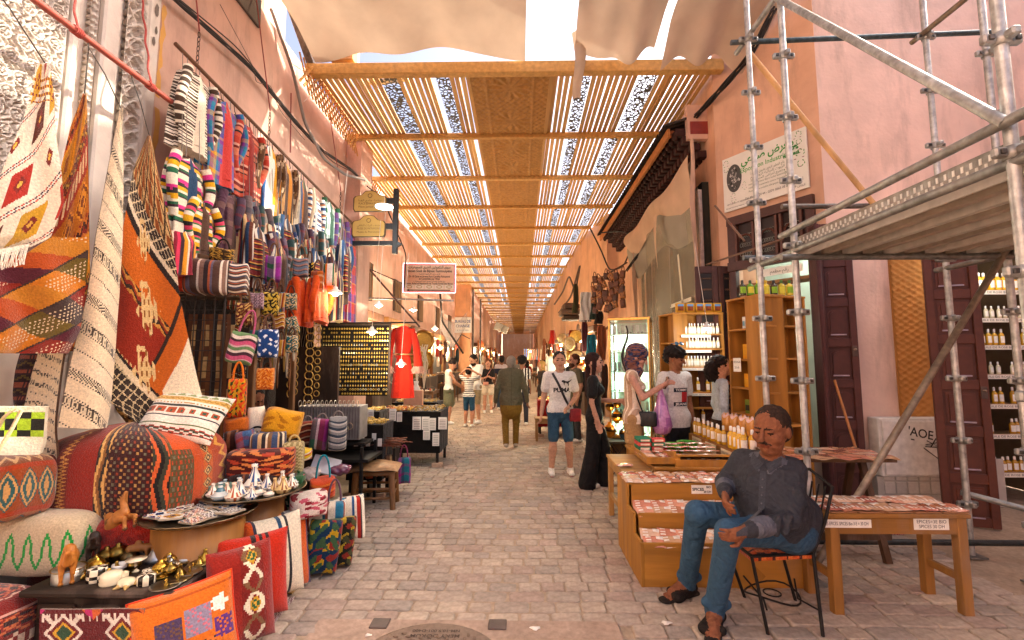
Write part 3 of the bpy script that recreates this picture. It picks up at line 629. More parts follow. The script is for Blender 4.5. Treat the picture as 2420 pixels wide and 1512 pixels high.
def orange_rug(u,v):
    c=np.zeros(np.shape(u)+(3,))+C('#b9591a');s=v-.30*u
    def band(a,b,q):return (s>a) & (s<b),q
    for a,b,kind,c1,c2,c3,f in ((-.3,.12,'lat','#c9a26a','#4a3524','#8c4a20',5),(.12,.2,'lat','#2f2722','#d9c39c','#3a2d26',9),(.2,.225,'solid','#e2cfae','','',1),(.225,.26,'solid','#2c221e','','',1),(.26,.44,'solid','#c8641c','','',1),(.44,.5,'chev','#3b2a20','#c98a3c','#8f2f1c',5),(.5,.72,'solid','#8f2b18','','',1),(.72,.76,'dash','#8f2b18','#d9b376','#8f2b18',20)):
        mk_=(s>= a) & (s<b);bb=(s-a)/(b-a);c=pick(mk_,motif(kind,u*f,bb,c1,c2 or c1,c3 or c1),c)
    s2=v+.42*u;c=pick(s2>1.0,motif('solid',u,v,'#c2601b','#c2601b','#c2601b'),c);c=pick((s2>.985) & (s2<1.01),C('#33251d'),c)
    c=pick((s2>1.12) & (u>.55) & (s<.74),C('#ecdcbc'),c)
    t=v-.34*(u-.5);c=pick((t>.90) & (t<.915),C('#2f241f'),c);c=pick((t>.915) & (t<.945),C('#e0c9a2'),c);c=pick((t>.945),motif('lat',u*9,v*14,'#2b2320','#cdb68c','#3a2f28'),c)
    for (cx,cy,w) in ((.42,.37,.16),(.45,.61,.2),(.38,.82,.17)):
        x,y=(u-cx)/w,(v-cy)/(w*.42);a=((np.abs(x)+np.abs(y)*.8<.75+.18*np.sign(np.sin(14*x)))) | ((np.abs(x+.45)<.07) & (np.abs(y+.6)<.7)) | ((np.abs(y+1.1)<.15) & (np.abs(x+.3)<.3));c=pick(a,pick((fr(x*3)<.35) & (fr(y*2)<.5) & (np.abs(x)<.4),C('#8f5a24'),C('#d9b77c')),c)
    return c
m=drape([(320,348,356),(400,315,372),(560,288,408),(700,283,425),(800,272,446),(900,262,468),(950,262,482),(1000,325,400)],3.05,3.35,90,210,orange_rug,.03,1.1,ph=2.)
rug('orange_pictorial_rug','large orange and red rug with woven birds, hanging by one corner',m,(352,318,3.2))
m=drape([(930,258,268),(970,275,330),(1003,300,372)],3.2,3.3,20,20,blobs('#b88b4a',['#6b4a24','#3a2a1c'],16,3),.01,1);tag(obj('rug_corner',m,'wool'),'brown patterned underside corner of a rug turned up behind the pouf','rug')
m=drape([(835,-50,155),(960,-50,100),(1000,-60,70)],2.9,3.0,60,40,bands([(1,'dash','#3a2a2c','#8a4a3a','#222222',30),(1,'zig','#2e2226','#5c4a2a','#222222',6)],rep=5),.03,2);tag(obj('dark_rug',m,'wool'),'dark purple brown rug low behind the green checked bag','rug')
# ---- green-black woven tote
def tote_pat(u,v):q=(np.floor(u*5)+np.floor(v*4)) % 2;return pick(v>.62,C('#e6dcc4')+0*u[...,None],pick(v<.1,C('#d8cdb0')+0*u[...,None],pick(q==0,C('#9fbf2a'),C('#24221c'))))
m=drape([(962,-60,108),(1050,-60,102),(1075,-60,92)],2.2,2.35,40,30,tote_pat,.01,1.,.08,'#d8cdb0');o=tag(obj('woven_tote',m,'wool'),'cream tote bag with lime and black checks and a tufted base','bag');h=MB();h.tube([at(-20,1040,2.2),at(10,985,2.2),at(38,962,2.2),at(50,970,2.22),at(30,1010,2.2),at(-10,1075,2.18)],.008,'#cbb68c',6);obj('handle',h,'cloth',o,world=True)
# ---- clothes rail
a2,e2=atX(415,98,PX),atX(832,527,PX);zc=(a2[2]+e2[2])/2;RZ2=zc
t=thing('clothes_rail','long rusty pipe rail hung along the salmon wall on ropes','rail',(a2+e2)/2)
a2[2] +=-.02;m=MB();m.tube([a2,e2],.018,'#6e4a34',10);obj('pipe',m,'iron',t,world=True)
def railp(x):s=(x-415)/(832-415);r0,r1=1/a2[1],1/e2[1];yy=1/(r0+(r1-r0)*s);k=(yy-a2[1])/(e2[1]-a2[1]);return a2+(e2-a2)*k
for x in (468,640,805):
    p=railp(x);m=MB()
    for k in range(7):
        th=np.linspace(0,2*PI,12);zz=p[2]+.03+k*.045;m.tube(np.stack([p[0]+(.012*np.cos(th) if k % 2 else 0*th),p[1]+(0*th if k % 2 else .012*np.cos(th)),zz+.028*np.sin(th)],-1),.004,'#5a4236',5)
    m.tube([p+(0,0,.34),(WL+.05,p[1]+.1,p[2]+1.9)],.007,'#8f3f38',6);obj('chain',m,'iron',t,world=True)
for x in (500,528,560,596,622,650,690,722,746,770,793,815):
    hook(t,railp(x)+(0,0,.0),.09,'#4d4038',.022)
def garment(label,x,y0,y1,wd,pat,sl=True,pat2=None,off=0.,name='hanging_jacket',cat='jacket',flare=1.15,open_=True,seed=0,lining='#5a4236'):
    p=atX(x,y0,PX+off);b=at(x,y1,p[1]);H_=p[2]-b[2];r=np.random.default_rng(seed+int(x))
    m=MB();n=56;nv=70;th=np.arange(n)/n*2*PI;vv=np.linspace(0,1,nv);R=np.empty((nv,n,3))
    for i,v in enumerate(vv):
        w_=wd/2*(.25+.75*min(1,v*9)**.6)*(1+(flare-1)*v);dp=.04+.035*min(1,v*4)
        fo=1+.16*np.sin(6*th+.2*x+1.5*v)*min(1,v*2.5)+.10*np.sin(13*th+3*v+x)*v
        R[i,:,0]=p[0]+dp*np.sin(th)*fo;R[i,:,1]=p[1]+w_*np.cos(th)*fo;R[i,:,2]=p[2]-.02-H_*v-.035*np.abs(np.cos(th))*(v<.06)+.02*np.sin(2*th+x)*(v>.9)
    f=pat
    def body(u,v):
        c=f(u*2,v);q=np.abs(fr(u)-.25)
        if open_:c=pick((q<.022+.03*v),C(lining)+0*c,c)
        return c
    m.rings(R,body,True)
    if sl:
        for s in (-1,1):
            z=np.linspace(0,1,26);cx=p[0]+.05+.02*np.sin(4*z);cy=p[1]+s*(wd*.44+.05*np.sin(PI*z)+.02*np.sin(5*z+x));L=min(H_*.72,.56);rad=.040*(1-.12*z)
            T_=MB();T_.tube(np.stack([cx,cy,p[2]-.05-L*z],-1),rad,(lambda u,v:(pat2 or pat)(u*.5,v*.62)),14);m.v += T_.v;m.f += [[i+m.n for i in q] for q in T_.f];m.n += T_.n;m.c += T_.c;m.sm += T_.sm
    o=tag(obj(name,m,'cloth'),label,cat,'clothes hung along the salmon wall')
    hm=MB();top=railp(x+2) if y0<600 else p;hm.tube([top+(0,0,.02),top+(0,.015,.0),np.array((p[0],p[1],p[2]+.03)),np.array((p[0],p[1],p[2]-.02))],.003,'#8a8078',5);hm.tube([p+(0,-wd*.36,-.06),p+(0,0,-.005),p+(0,wd*.36,-.06)],.006,'#5a4030',5);obj('hanger',hm,'iron',o,world=True);return o
S=stripes
brown=S([('#e8dcc8',1),('#4a3a2e',1.1)],1,26);multi=S([('#efe4cc',1),('#d83a8c',1),('#3a3836',.7),('#e9b021',1),('#efe4cc',.8),('#2f6b4a',.8),('#4a3038',.5),('#efe4cc',.8)],1,3.4,.005)
blue_pl=plaid([('#2a7ea0',1),('#7a3aa0',1),('#2a7ea0',.5),('#d0a028',.5),('#c05a24',.6)],[('#2f6fa8',1),('#d8a832',.6),('#8a3a7a',.8),('#3a8a9a',1)],4,5);red_st=S([('#b8402f',1.4),('#e0a890',.5),('#7a2420',.8),('#d88060',1.1),('#2c2424',.35),('#c85840',1)],1,4)
ylw=S([('#e3a724',1),('#6a6460',.8),('#efe8dc',.5),('#2a5f9a',.8),('#6a6460',.5),('#c8803a',.4)],0,2.5);fur=blobs('#5c3f28',['#8a6844','#c8b090'],24,4)
garment('cream and brown pinstriped wool cardigan at the head of the rail',463,172,362,.40,brown,lining='#ead9c0')
garment('pink, yellow, white and black striped cotton jacket under the pinstriped cardigan',440,368,560,.36,multi,off=.16,lining='#2f4a68')
garment('striped kimono with green and black cuffs hanging low beside the wire rack',470,470,600,.30,S([('#efe4cc',.8),('#e9b021',1),('#2c2a2c',1),('#d8486a',.6),('#3a7a4a',.6)],1,4),off=.18)
garment('small pink and red striped shirt under the striped cotton jacket',428,540,640,.26,S([('#d8385a',1),('#8a2434',.6),('#efe0c8',.5),('#e8a030',.7),('#4a3a40',.5)],0,3),off=.2,sl=False,open_=False)
garment('blue, purple and yellow checked coat with coral lining',527,236,440,.46,blue_pl,lining='#c8433c')
garment('red and salmon banded kilim coat',583,296,470,.46,red_st,lining='#8f2f28')
garment('brown fur trimmed waistcoat with yellow, white and blue stripes',632,340,520,.46,ylw,pat2=fur,lining='#efe6d6')
garment('ochre jacket with dark stripes',668,378,540,.42,S([('#d0862a',1.4),('#7a4a20',.3),('#e0b070',.5),('#4a3a2c',.3)],0,3),pat2=fur)
garment('cream linen jacket with green, black and red stripes',712,422,570,.44,S([('#e0cfae',1.5),('#3a3a38',.4),('#3a7a5a',.4),('#c8803a',.6),('#5a6a8a',.5)],0,3))
garment('white, brown and blue banded jacket with a lace front',738,454,600,.44,S([('#e9e2d6',1),('#4a4654',.7),('#b8703a',.4),('#e9e2d6',.6),('#2f4a74',.6)],1,6),lining='#b8aea4')
garment('green and white gingham robe',775,474,640,.50,plaid([('#2f5a3c',1),('#dfe4d6',1)],[('#2f5a3c',1),('#dfe4d6',1)],3,6),lining='#3a5a44')
garment('purple and teal tartan jacket',800,508,650,.46,plaid([('#6a3a6a',1),('#3a6a6a',.6),('#a8583a',.4)],[('#5a3a5a',1),('#3a5a7a',.7),('#b8a05a',.2)],3,5))
garment('long red and blue tartan shawl at the tail of the rail',826,535,760,.5,plaid([('#c8402f',1),('#1f4a9a',1),('#7a2a5a',.5),('#efd9c0',.12)],[('#b8322a',1),('#1f3f8a',1),('#d8a04a',.15)],3,5),sl=False,open_=False,name='hanging_shawl',cat='shawl')
garment('grey and rose checked shirt hanging below the kilim coat',600,470,610,.42,plaid([('#6a5a5a',1),('#a86a6a',.6),('#4a6a7a',.5)],[('#7a6a6a',1),('#3a4a5a',.5)],3,4),off=.1)
garment('navy and grey horizontally striped jacket below the fur trimmed waistcoat',665,530,640,.42,S([('#2f3f6a',1),('#8a98a8',.5),('#1f2a4a',.6),('#d8d0c0',.25)],1,5),off=.12)
garment('olive and ochre striped jacket below the linen jacket',705,560,640,.40,S([('#8a7a3a',1),('#b8763a',.8),('#3a4a3a',.6)],0,4),off=.12)
garment('brown and plum checked robe behind the basket bag',545,455,620,.44,plaid([('#5a3a4a',1),('#7a5a5a',.7)],[('#4a3040',1),('#8a6a5a',.5)],3,4),off=.06)
garment('bright orange tunic hanging over the necklaces',712,655,765,.45,flat('#d8521c'),off=.5,lining='#b03a14',name='hanging_tunic',cat='tunic')
garment('second orange checked tunic over the earring board',752,650,758,.4,plaid([('#d8521c',1),('#b83f14',.4)],[('#dd5a20',1),('#c04818',.3)],3,4),off=.62,lining='#b03a14',name='hanging_tunic',cat='tunic')
garment('grey and black patterned scarf jacket hidden among the tunics',690,600,690,.4,S([('#3a3a40',1),('#8a8a90',.5),('#6a4a3a',.5)],1,6),off=.2)
LOWP=[plaid([('#5a3a4a',1),('#a8703a',.5)],[('#4a4a5a',1),('#8a3a3a',.4)],3,5),S([('#c8a878',1),('#3a3a44',.6),('#8a2f2a',.5)],0,4),S([('#2f4a6a',1),('#d8d0c0',.5),('#6a3a2a',.7)],0,4),S([('#7a2a2a',1),('#d8a04a',.4),('#2c2a2c',.6)],1,8),plaid([('#3a5a4a',1),('#d8d4c0',.6)],[('#3a4a5a',1),('#b85a3a',.4)],3,6),S([('#d8c8a8',1),('#5a6a4a',.5),('#a85a3a',.5)],0,5)]
for k in range(22):
    x=575+11.5*k+(k % 3)*3;y0=470+.42*(x-575)+(k % 4)*24;garment('narrow '+('plum and ochre tartan','sand, slate and red striped','blue, cream and brown striped','maroon and gold banded','green and white tartan','cream, sage and rust striped')[k % 6]+' robe layered low on the clothes rail',x,y0,y0+95+25*(k % 3),.26+.04*(k % 3),LOWP[k % 6],off=.10+.05*(k % 4),name='layered_robe',cat='robe',sl=k % 2==0)
# ---- bags
def bag(label,x0,y0,x1,y1,Y,pat,dp=.07,tilt=0.,handle='#6b4a34',hl=.14,group='bags hung in the clothes stall',name='cloth_bag',e=.28,floor=False,mat='cloth',rz=.35):
    c=at((x0+x1)/2,(y0+y1)/2,Y);w_=(x1-x0)/FPX*Y;h_=(y1-y0)/FPX*Y;n,nv=64,40;th=np.arange(n)/n*2*PI
    ct,st=SE(n,e,0,w_,dp*2,.7);vv=np.linspace(-1,1,nv);R=np.empty((nv,n,3))
    for i,v in enumerate(vv):
        s=(1-abs(v)**5)**.35;R[i,:,0]=ct*w_/2*(.9+.1*s)*(1 if abs(v)<1 else .9);R[i,:,1]=st*dp*(.12+.88*s);R[i,:,2]=v*h_/2+.012*np.sin(3*th+c[0]*9)*s
    R=R @ (rotm(0,tilt,0).T) @ (rotm(0,0,rz).T)
    m=MB();m.rings(R+c,lambda u,v:pat(fr(u*2),1-v))
    o=tag(obj(name,m,mat),label,'bag',group)
    if handle:
        h=MB();M_=rotm(0,tilt,0);M2=rotm(0,0,rz)
        a=np.linspace(0,PI,12);q=np.stack([w_*.27*np.cos(a),0*a,h_/2-.01+hl*np.sin(a)],-1) @ M_.T @ M2.T;h.tube(q+c,.009,handle,6);obj('handle',h,'cloth',o,world=True)
    return o
BS=S([('#5a4238',1.2),('#e6d8c4',.5),('#8a6a5a',.8),('#e6d8c4',.3),('#3a2f30',.7),('#b8603c',.4),('#6a6478',.5)],0,3)
bag('large brown and cream striped holdall lying on the wire rack',448,614,548,700,3.75,BS,.14,handle=None,rz=.1);bag('brown banded holdall end beside the striped holdall',546,622,585,698,3.8,S([('#5a4238',1),('#e6d8c4',.8),('#4a4a5a',.6),('#b8603c',.4)],1,6),.1,handle=None)
bag('bright orange leather bag with studs beside the striped holdall',428,610,446,690,3.7,flat('#d8401c'),.08,handle=None,mat='leather')
bag('round black and gold beaded basket bag above the striped holdall',500,588,552,622,3.9,blobs('#3a2c1c',['#c89a3a','#8a6428'],20,2),.08,handle='#2c2420',hl=.1)
bag('purple and green checked pouch hanging from the rail',628,604,663,668,4.4,plaid([('#a02f9a',1),('#1f5a34',.8),('#efe4e0',.25)],[('#8a2f8a',1),('#2c3a34',.6)],1.6,2),.06)
bag('yellow and black floral velvet bag',622,690,658,748,4.3,blobs('#221c14',['#c8a02c','#d8b84a'],18,5),.06)
bag('pink and green striped bag with a checked strap hanging by the rack',543,785,600,860,3.7,S([('#6a8a5a',1),('#e0cfc0',.7),('#4a3038',.8),('#c8587a',1.1),('#d8b0b0',.4)],1,2.2),.05,tilt=.2,handle='#b85a7a',hl=.2)
bag('dark teal velvet bag behind the blue print bag',592,780,640,835,3.95,flat('#1f4a4c'),.06)
bag('blue and white printed bag with a star',612,778,656,845,3.8,blobs('#1d3f78',['#dfe4ea'],16,8,.45),.06)
bag('yellow bag with red flowers hanging beside the wire rack',541,895,580,985,3.6,blobs('#c8961c',['#b82c1c','#2f3a1c','#d8541c'],17,3),.05,handle='#d8701c')
bag('orange paisley bag on a wooden post',608,870,646,920,3.8,blobs('#c8701c',['#d89a4a','#a84a14'],20,9),.05)
bag('maroon and cream floral bag above the pink striped bag',560,715,596,770,3.8,blobs('#5a1c1c',['#c8a05a','#7a5a2c'],18,4),.05)
bag('pink and grey tweed fringe bag',592,692,622,730,4.0,blobs('#8a6a70',['#d8b0b8','#5a5058'],40,7),.04)
bag('teal and rose striped bag half hidden by the floral velvet bag',655,690,672,745,4.4,S([('#3a7a8a',1),('#a83a5a',.6),('#4a3a5a',.5)],0,2),.04)
bag('grey and rose banded drawstring bag under the rail',694,610,728,656,4.8,S([('#6a7a8a',1),('#a87a6a',.6),('#4a4a54',.6)],1,4),.07)
bag('orange and plum checked bag with a chain strap',735,640,765,690,5.0,plaid([('#c8641c',1),('#4a2c34',1)],[('#b85a20',1),('#e0c8a0',.4)],2,3),.06);bag('white, green and orange striped bag by the tartan jacket',765,622,790,675,5.2,S([('#efe9dc',1),('#2f6a4a',.7),('#d8701c',.6),('#efe9dc',.5)],0,2),.06)
bag('black and yellow tulip print bag by the necklaces',720,620,742,655,5.0,blobs('#1f1c1c',['#d8b03a'],14,6),.06)
BN=('rust','navy','olive','plum','ochre','teal');BC=('#8a3a1c','#1f3054','#5a5a2c','#4a2440','#b8862c','#1f5a5c');r2=np.random.default_rng(12)
for k in range(22):
    xx,yy=556+(k % 6)*26+r2.uniform(-6,6),700+(k//6)*62+r2.uniform(-14,14);bag(BN[k % 6]+' patterned pouch crowded on the back of the bag stall',xx-13,yy-20,xx+13,yy+20,4.45+r2.uniform(-.15,.2),(blobs(BC[k % 6],['#c8a05a','#d8c4a0'],18,k) if k % 2 else S([(BC[k % 6],1),('#d8c4a0',.4),(BC[(k+2) % 6],.7)],k % 4 // 2,4)),.05,handle='#5a3a2a',hl=.09,group='pouches on the back of the bag stall',tilt=r2.normal(0,.12))
# pile of bags on the stall floor
G2='bags heaped in front of the stall'
bag('mustard yellow padded wash bag on top of the heap',628,968,710,1028,3.75,blobs('#d2971f',['#a86c14'],12,3),.12,tilt=.2,handle=None,group=G2,e=.5);bag('cream knitted pouch with black bands',590,962,625,1025,3.7,S([('#e9dcc4',2.4),('#2c2624',.3),('#e9dcc4',.4),('#2c2624',.3)],1,1),.07,tilt=-.1,handle=None,group=G2,e=.5)
bag('blue, tan and black striped cylinder bag lying in the heap',596,1022,672,1068,3.6,S([('#3a4a6a',1),('#c8a878',.6),('#2c2a30',.8),('#e0d0b0',.4),('#7a5a3a',.6)],0,3.4),.13,handle=None,group=G2,e=.6);bag('brown striped soft bag low in the heap by the rack',536,1015,566,1060,3.6,S([('#4a2c24',1),('#8a5a3a',.5)],0,4),.1,handle=None,group=G2,e=.6)
bag('orange sheepskin bag low by the wire rack',535,985,590,1020,3.65,flat('#c8681c'),.1,handle=None,group=G2,e=.7,mat='wool');bag('blue and red checked pouch in the heap',562,1018,600,1062,3.55,plaid([('#3a5a8a',1),('#a84a4a',.7)],[('#4a6a8a',1),('#8a3a3a',.6)],2,2),.08,tilt=-.2,handle=None,group=G2)
bag('dark red brocade cushion bag under the striped cylinder bag',548,1062,690,1122,3.45,blobs('#4a1814',['#a83c24','#c8783c'],16,8),.16,handle=None,group=G2,e=.6);bag('dark striped pillow at the base of the heap',552,1112,660,1150,3.4,S([('#2c2020',1),('#7a4a34',.5),('#3a2a28',.7)],0,4),.14,handle=None,group=G2,e=.6)
bag('striped magenta and green wash bag on the low shelf',736,990,775,1060,4.55,plaid([('#a82f8a',.8),('#2f6a4a',1),('#efe4dc',.3),('#8a2a3a',.7)],[('#8a3a6a',1),('#3a5a4a',.5)],1.6,1),.1,tilt=.1,group=G2,handle='#8a8078',hl=.06);bag('grey and blue striped backpack on the low shelf',778,985,818,1062,4.5,S([('#8a8a88',1),('#3a4450',.7),('#c0bcb4',.5)],1,5),.1,group=G2,handle='#8a8078',hl=.06);bag('russet striped wash bag behind the magenta one',710,995,742,1050,4.7,S([('#8a3a24',1),('#c8a07a',.5),('#5a2c20',.8)],1,4),.1,group=G2,handle='#8a8078',hl=.06)
bag('green felt basket bag with a pink patch',660,1120,718,1152,3.55,blobs('#2f5a34',['#3a6a3c','#d83a7a'],6,2,.8),.12,group=G2,handle='#2f5a34',hl=.05);bag('tan woven basket with rope handle beside the brocade bag',672,1045,716,1115,3.65,bands([(1,'check','#b8a878','#8a7a4c','#222222',8)],rep=5),.12,group=G2,handle='#c8b070',hl=.06);bag('yellow and orange fluffy duster bag',690,1060,735,1085,3.8,S([('#d8b82c',1),('#e0d8c0',.6),('#c8501c',.6)],1,2),.08,group=G2,handle=None)
bag('pink white and maroon floral cushion bag beyond the tagine tray',690,1165,770,1215,3.5,blobs('#e0d0c4',['#8a2430','#c8586a'],13,6),.14,group=G2,handle=None,e=.6);bag('mauve brocade bag under the tagine tray rim',672,1120,700,1158,3.55,blobs('#5a3038',['#8a5a5a'],18,6),.1,group=G2,handle=None)
bag('turquoise handled orange bag beside the stool',735,1130,790,1175,4.0,S([('#c84a24',1),('#d8702c',.6),('#a8341c',.5)],1,3),.12,group=G2,handle='#1f8a9a',hl=.2);bag('blue and cream striped bag with banded handles',765,1185,815,1225,3.75,S([('#e6dcc8',1),('#2f7a9a',1),('#8a4a34',.4)],0,2.6),.1,group=G2,handle='#6a4a5a',hl=.18)
bag('tall cream shopper with blue and red stripes',800,1175,860,1270,3.9,S([('#efe4d0',1.4),('#2f5a8a',.5),('#efe4d0',.6),('#b8342a',.6),('#3a3a40',.3)],0,2.6),.06,group=G2,handle=None,tilt=-.06,floor=True);bag('dark blue bag with yellow and red flowers standing on the paving',728,1232,800,1348,3.55,blobs('#16324e',['#b8941c','#8a2c24','#3a5a3a'],11,4),.07,group=G2,handle=None,tilt=.12);bag('black bag with yellow blossoms behind the floral bag',770,1225,835,1330,3.7,blobs('#20221c',['#b89a2c','#8a3024','#4a4a2c'],13,9),.07,group=G2,handle=None,tilt=.1)
# ---- wire grid rack with belts
t=thing('wire_rack','tall wire grid rack with leather belts hung inside','rack',(at(485,950,3.85)[0],3.85,0))
X0,X1=at(430,800,3.85)[0],at(546,800,3.85)[0];Z1=at(480,700,3.85)[2]
for z in np.arange(.25,Z1+.01,.085):
    for yy in (3.75,4.1):
        m=MB();m.tube([(X0,yy,z),(X1,yy,z)],.004,'#4a4038',5);obj('wire',m,'iron',t,world=True)
for x in np.linspace(X0,X1,6):
    for yy in (3.746,4.104):
        m=MB();m.tube([(x,yy,0),(x,yy,Z1)],.005 if X0<x<X1 else .009,'#4a4038',6);obj('upright',m,'iron',t,world=True)
m=MB();m.box(((X0+X1)/2,3.92,Z1+.006),(X1-X0,.4,.008),C('#6a5a4a'));obj('top_shelf',m,'iron',t,world=True)
for i,x in enumerate(np.linspace(X0+.03,X1-.03,11)):
    m=MB();zz=np.linspace(Z1-.15,.9+.1*(i % 3),12);m.grid(np.stack([np.stack([np.full(12,x-.015),3.9+.01*np.sin(zz*9+i),zz],-1),np.stack([np.full(12,x+.015),3.91+.01*np.sin(zz*9+i),zz],-1)],1),lambda u,v,i=i:pick((i % 3==1) & (np.abs(u-.5)<.6) & (fr(v*40)<.5),C('#c8a468'),C(('#6a3f20','#7a4a24','#2c211b','#8a5a2c')[i % 4])+0*u[...,None]))
    tag(obj('leather_belt',m,'leather'),('brown','studded chestnut','black','tan')[i % 4]+' leather belt hanging inside the wire rack','belt','belts in the wire rack')
# wooden posts of the stall
for (x,y0_,y1_,Y,lab) in ((606,700,1010,4.0,'rough wooden post beside the orange paisley bag'),(700,700,980,5.2,'wooden post behind the hanging bracelets')):
    m=MB();p,q=at(x,y0_,Y),at(x,y1_,Y);q=np.array((p[0],p[1],0));m.box((p+q)/2,(.055,.055,p[2]),C('#7a5432'),bev=.006);tag(obj('stall_post',m,'wood'),lab,'post')
# dark back of the stall
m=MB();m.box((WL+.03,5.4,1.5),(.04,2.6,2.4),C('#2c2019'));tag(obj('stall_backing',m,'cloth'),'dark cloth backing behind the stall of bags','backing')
m=MB();m.box((-2.75,5.9,.9),(.8,.05,1.8),C('#3a2a20'));tag(obj('stall_partition',m,'wood'),'dark wooden partition between bag stall and jewellery stall','partition')
# ---- low dark table with brass and bone trinkets
ZT=.44
A_,B_,D_,E_=gnd(74,1391,ZT),gnd(391,1397,ZT),gnd(487,1337,ZT),gnd(188,1330,ZT);E_[1] += .12;D_[1] += .12
t=thing('low_table','low dark carved wooden table covered with brass trinkets','table',((A_[0]+D_[0])/2,(A_[1]+D_[1])/2,0));cc=(A_+D_)/2
W_,Dp=D_[0]-A_[0]+.02,D_[1]-A_[1]
m=MB();m.box((cc[0],cc[1],ZT-.018),(W_+.06,Dp+.06,.035),C('#2e2118'),bev=.01);obj('table_top',m,'wood',t,world=True)
m=MB();m.box((cc[0],cc[1],ZT-.11),(W_-.04,Dp-.04,.15),C('#2a1d15'),bev=.008);obj('apron',m,'wood',t,world=True)
for s in (-.5,0,.5):
    m=MB();m.box((cc[0]+s*W_*.62,A_[1]+.012,ZT-.115),(W_*.27,.022,.07),C('#3a291c'),bev=.012);obj('carved_panel',m,'wood',t,world=True)
for sx in (-1,1):
    for sy in (-1,1):
        m=MB();m.box((cc[0]+sx*(W_/2-.05),cc[1]+sy*(Dp/2-.05),.13),(.06,.06,.26),C('#2a1d15'),bev=.006);obj('leg',m,'wood',t,world=True)
def lat(name,label,cat,x,y,prof,colr,mat,z=ZT,sc=1.,n=20,group=None,sub=None,Y=None):
    p=gnd(x,y,z) if Y is None else at(x,y,Y);m=MB();m.lathe(np.array(prof)*sc,p+(0,0,.001),colr,n);o=tag(obj(name,m,mat),label,cat,group)
    if sub:
        for (nm,pr,c2,mt) in sub:mm=MB();mm.lathe(np.array(pr)*sc,p+(0,0,.001),c2,n);obj(nm,mm,mt,o,world=True)
    return o
bowl=[(.018,0),(.02,.004),(.008,.012),(.012,.02),(.045,.035),(.062,.055),(.066,.058),(.058,.056),(.04,.042),(.0,.034)]
plate=[(.035,0),(.04,.003),(.06,.008),(.072,.012),(.071,.015),(.05,.009),(0,.007)]
tag_cone=[(.045,0),(.05,.006),(.048,.018),(.035,.03),(.02,.055),(.012,.075),(.016,.085),(.012,.096),(.0,.1)]
box_r=[(.045,0),(.048,.004),(.048,.05),(.046,.054),(.03,.058),(0,.058)]
sphere=[(.02,0),(.045,.012),(.055,.035),(.05,.055),(.03,.072),(.012,.078),(.014,.088),(0,.094)]
GT='trinkets on the low dark table'
lat('brass_bowl','footed brass bowl with a pale lid beside the standing camel','bowl',160,1372,bowl,'#b8903c','brass',sc=1.15,sub=[('lid',[(.058,.0),(.06,.056),(.04,.064),(0,.068)],'#a8a49c','metal')])
chk=lambda a,b,n=8,m_=4:(lambda u,v:pick((np.floor(u*n)+np.floor(v*m_)) % 2==0,C(a),C(b)))
lat('checked_box','round bone box with tall black and white checks','box',228,1372,[(.05,0),(.052,.003),(.052,.02),(.052,.04),(.052,.06),(.05,.078),(.03,.082),(0,.083)],chk('#e8dcc0','#1f1b18'),'gloss',sc=.85,n=16)
lat('bone_box','round ribbed bone box with brass bands','box',262,1378,[(.05,0),(.054,.01),(.05,.02),(.054,.03),(.05,.04),(.05,.052),(.03,.062),(0,.064)],'#e6d8b8','gloss',sc=.95)
lat('bone_box','low cream bone box lid with dark rim','box',285,1372,box_r,'#dccca8','gloss',sc=.7)
lat('checked_box','low round box with black and white spokes','box',345,1380,box_r,chk('#e8dcc0','#1f1b18',10,1),'gloss',sc=.85)
lat('pedestal_dish','small dish of bone tiles on a brass stem','dish',320,1350,[(.02,0),(.008,.01),(.007,.05),(.045,.06),(.05,.066),(0,.07)],'#e2d4b4','gloss');lat('bone_box','small speckled bone box behind the spoked box','box',350,1360,box_r,chk('#e8dcc0','#5a5048',14,3),'gloss',sc=.6)
lat('bone_box','cream ridged bone box near the table corner','box',410,1352,[(.04,0),(.045,.01),(.04,.02),(.045,.03),(.035,.045),(0,.05)],'#e0d0ac','gloss',sc=.9)
for i,(x,y,s_,lb) in enumerate(((392,1388,1.0,'silver ashtray plate at the front corner of the table'),(420,1372,.95,'brass ashtray plate with a small knob'),(448,1355,.85,'brass plate beside the ridged bone box'),(470,1335,.8,'small brass plate at the back corner of the table'),(456,1342,.6,'little silver dish by the table edge'))):
    lat('ashtray_plate',lb,'plate',x,y,plate,'#a89a72' if i % 2 else '#9a968c','brass',sc=s_,sub=[('knob',[(.008,.008),(.009,.02),(.004,.03),(.01,.036),(0,.045)],'#c8a24a','brass')],group=GT)
for i,(x,y,s_,c,lb) in enumerate(((368,1325,1.15,'#a8a8a8','tall polished silver cone lid'),(437,1325,1.05,'#b0b0b0','silver cone lid with blue stones on its rim'),(335,1318,1.0,'#8a8a86','dark silver cone lid behind the brass pots'),(484,1325,.7,'#b8963c','tiny brass cone with a pink bead'))):
    lat('cone_lid',lb,'lid',x,y,tag_cone,c,'metal',sc=s_)
for i,(x,y,s_,c,lb) in enumerate(((250,1330,1.0,'#6a5428','round dark brass pot near the rearing camel'),(278,1325,1.1,'#7a6430','large dark brass pot behind the white cup'),(305,1330,.9,'#5c5038','bronze pot in the middle of the table'),(225,1345,.8,'#8a7434','brass pot at the left of the pots'),(315,1345,.7,'#a88a44','small bright brass pot'),(400,1335,.75,'#b89648','brass incense pot by the chess piece'))):
    lat('brass_pot',lb,'pot',x,y,sphere,c,'brass',sc=s_)
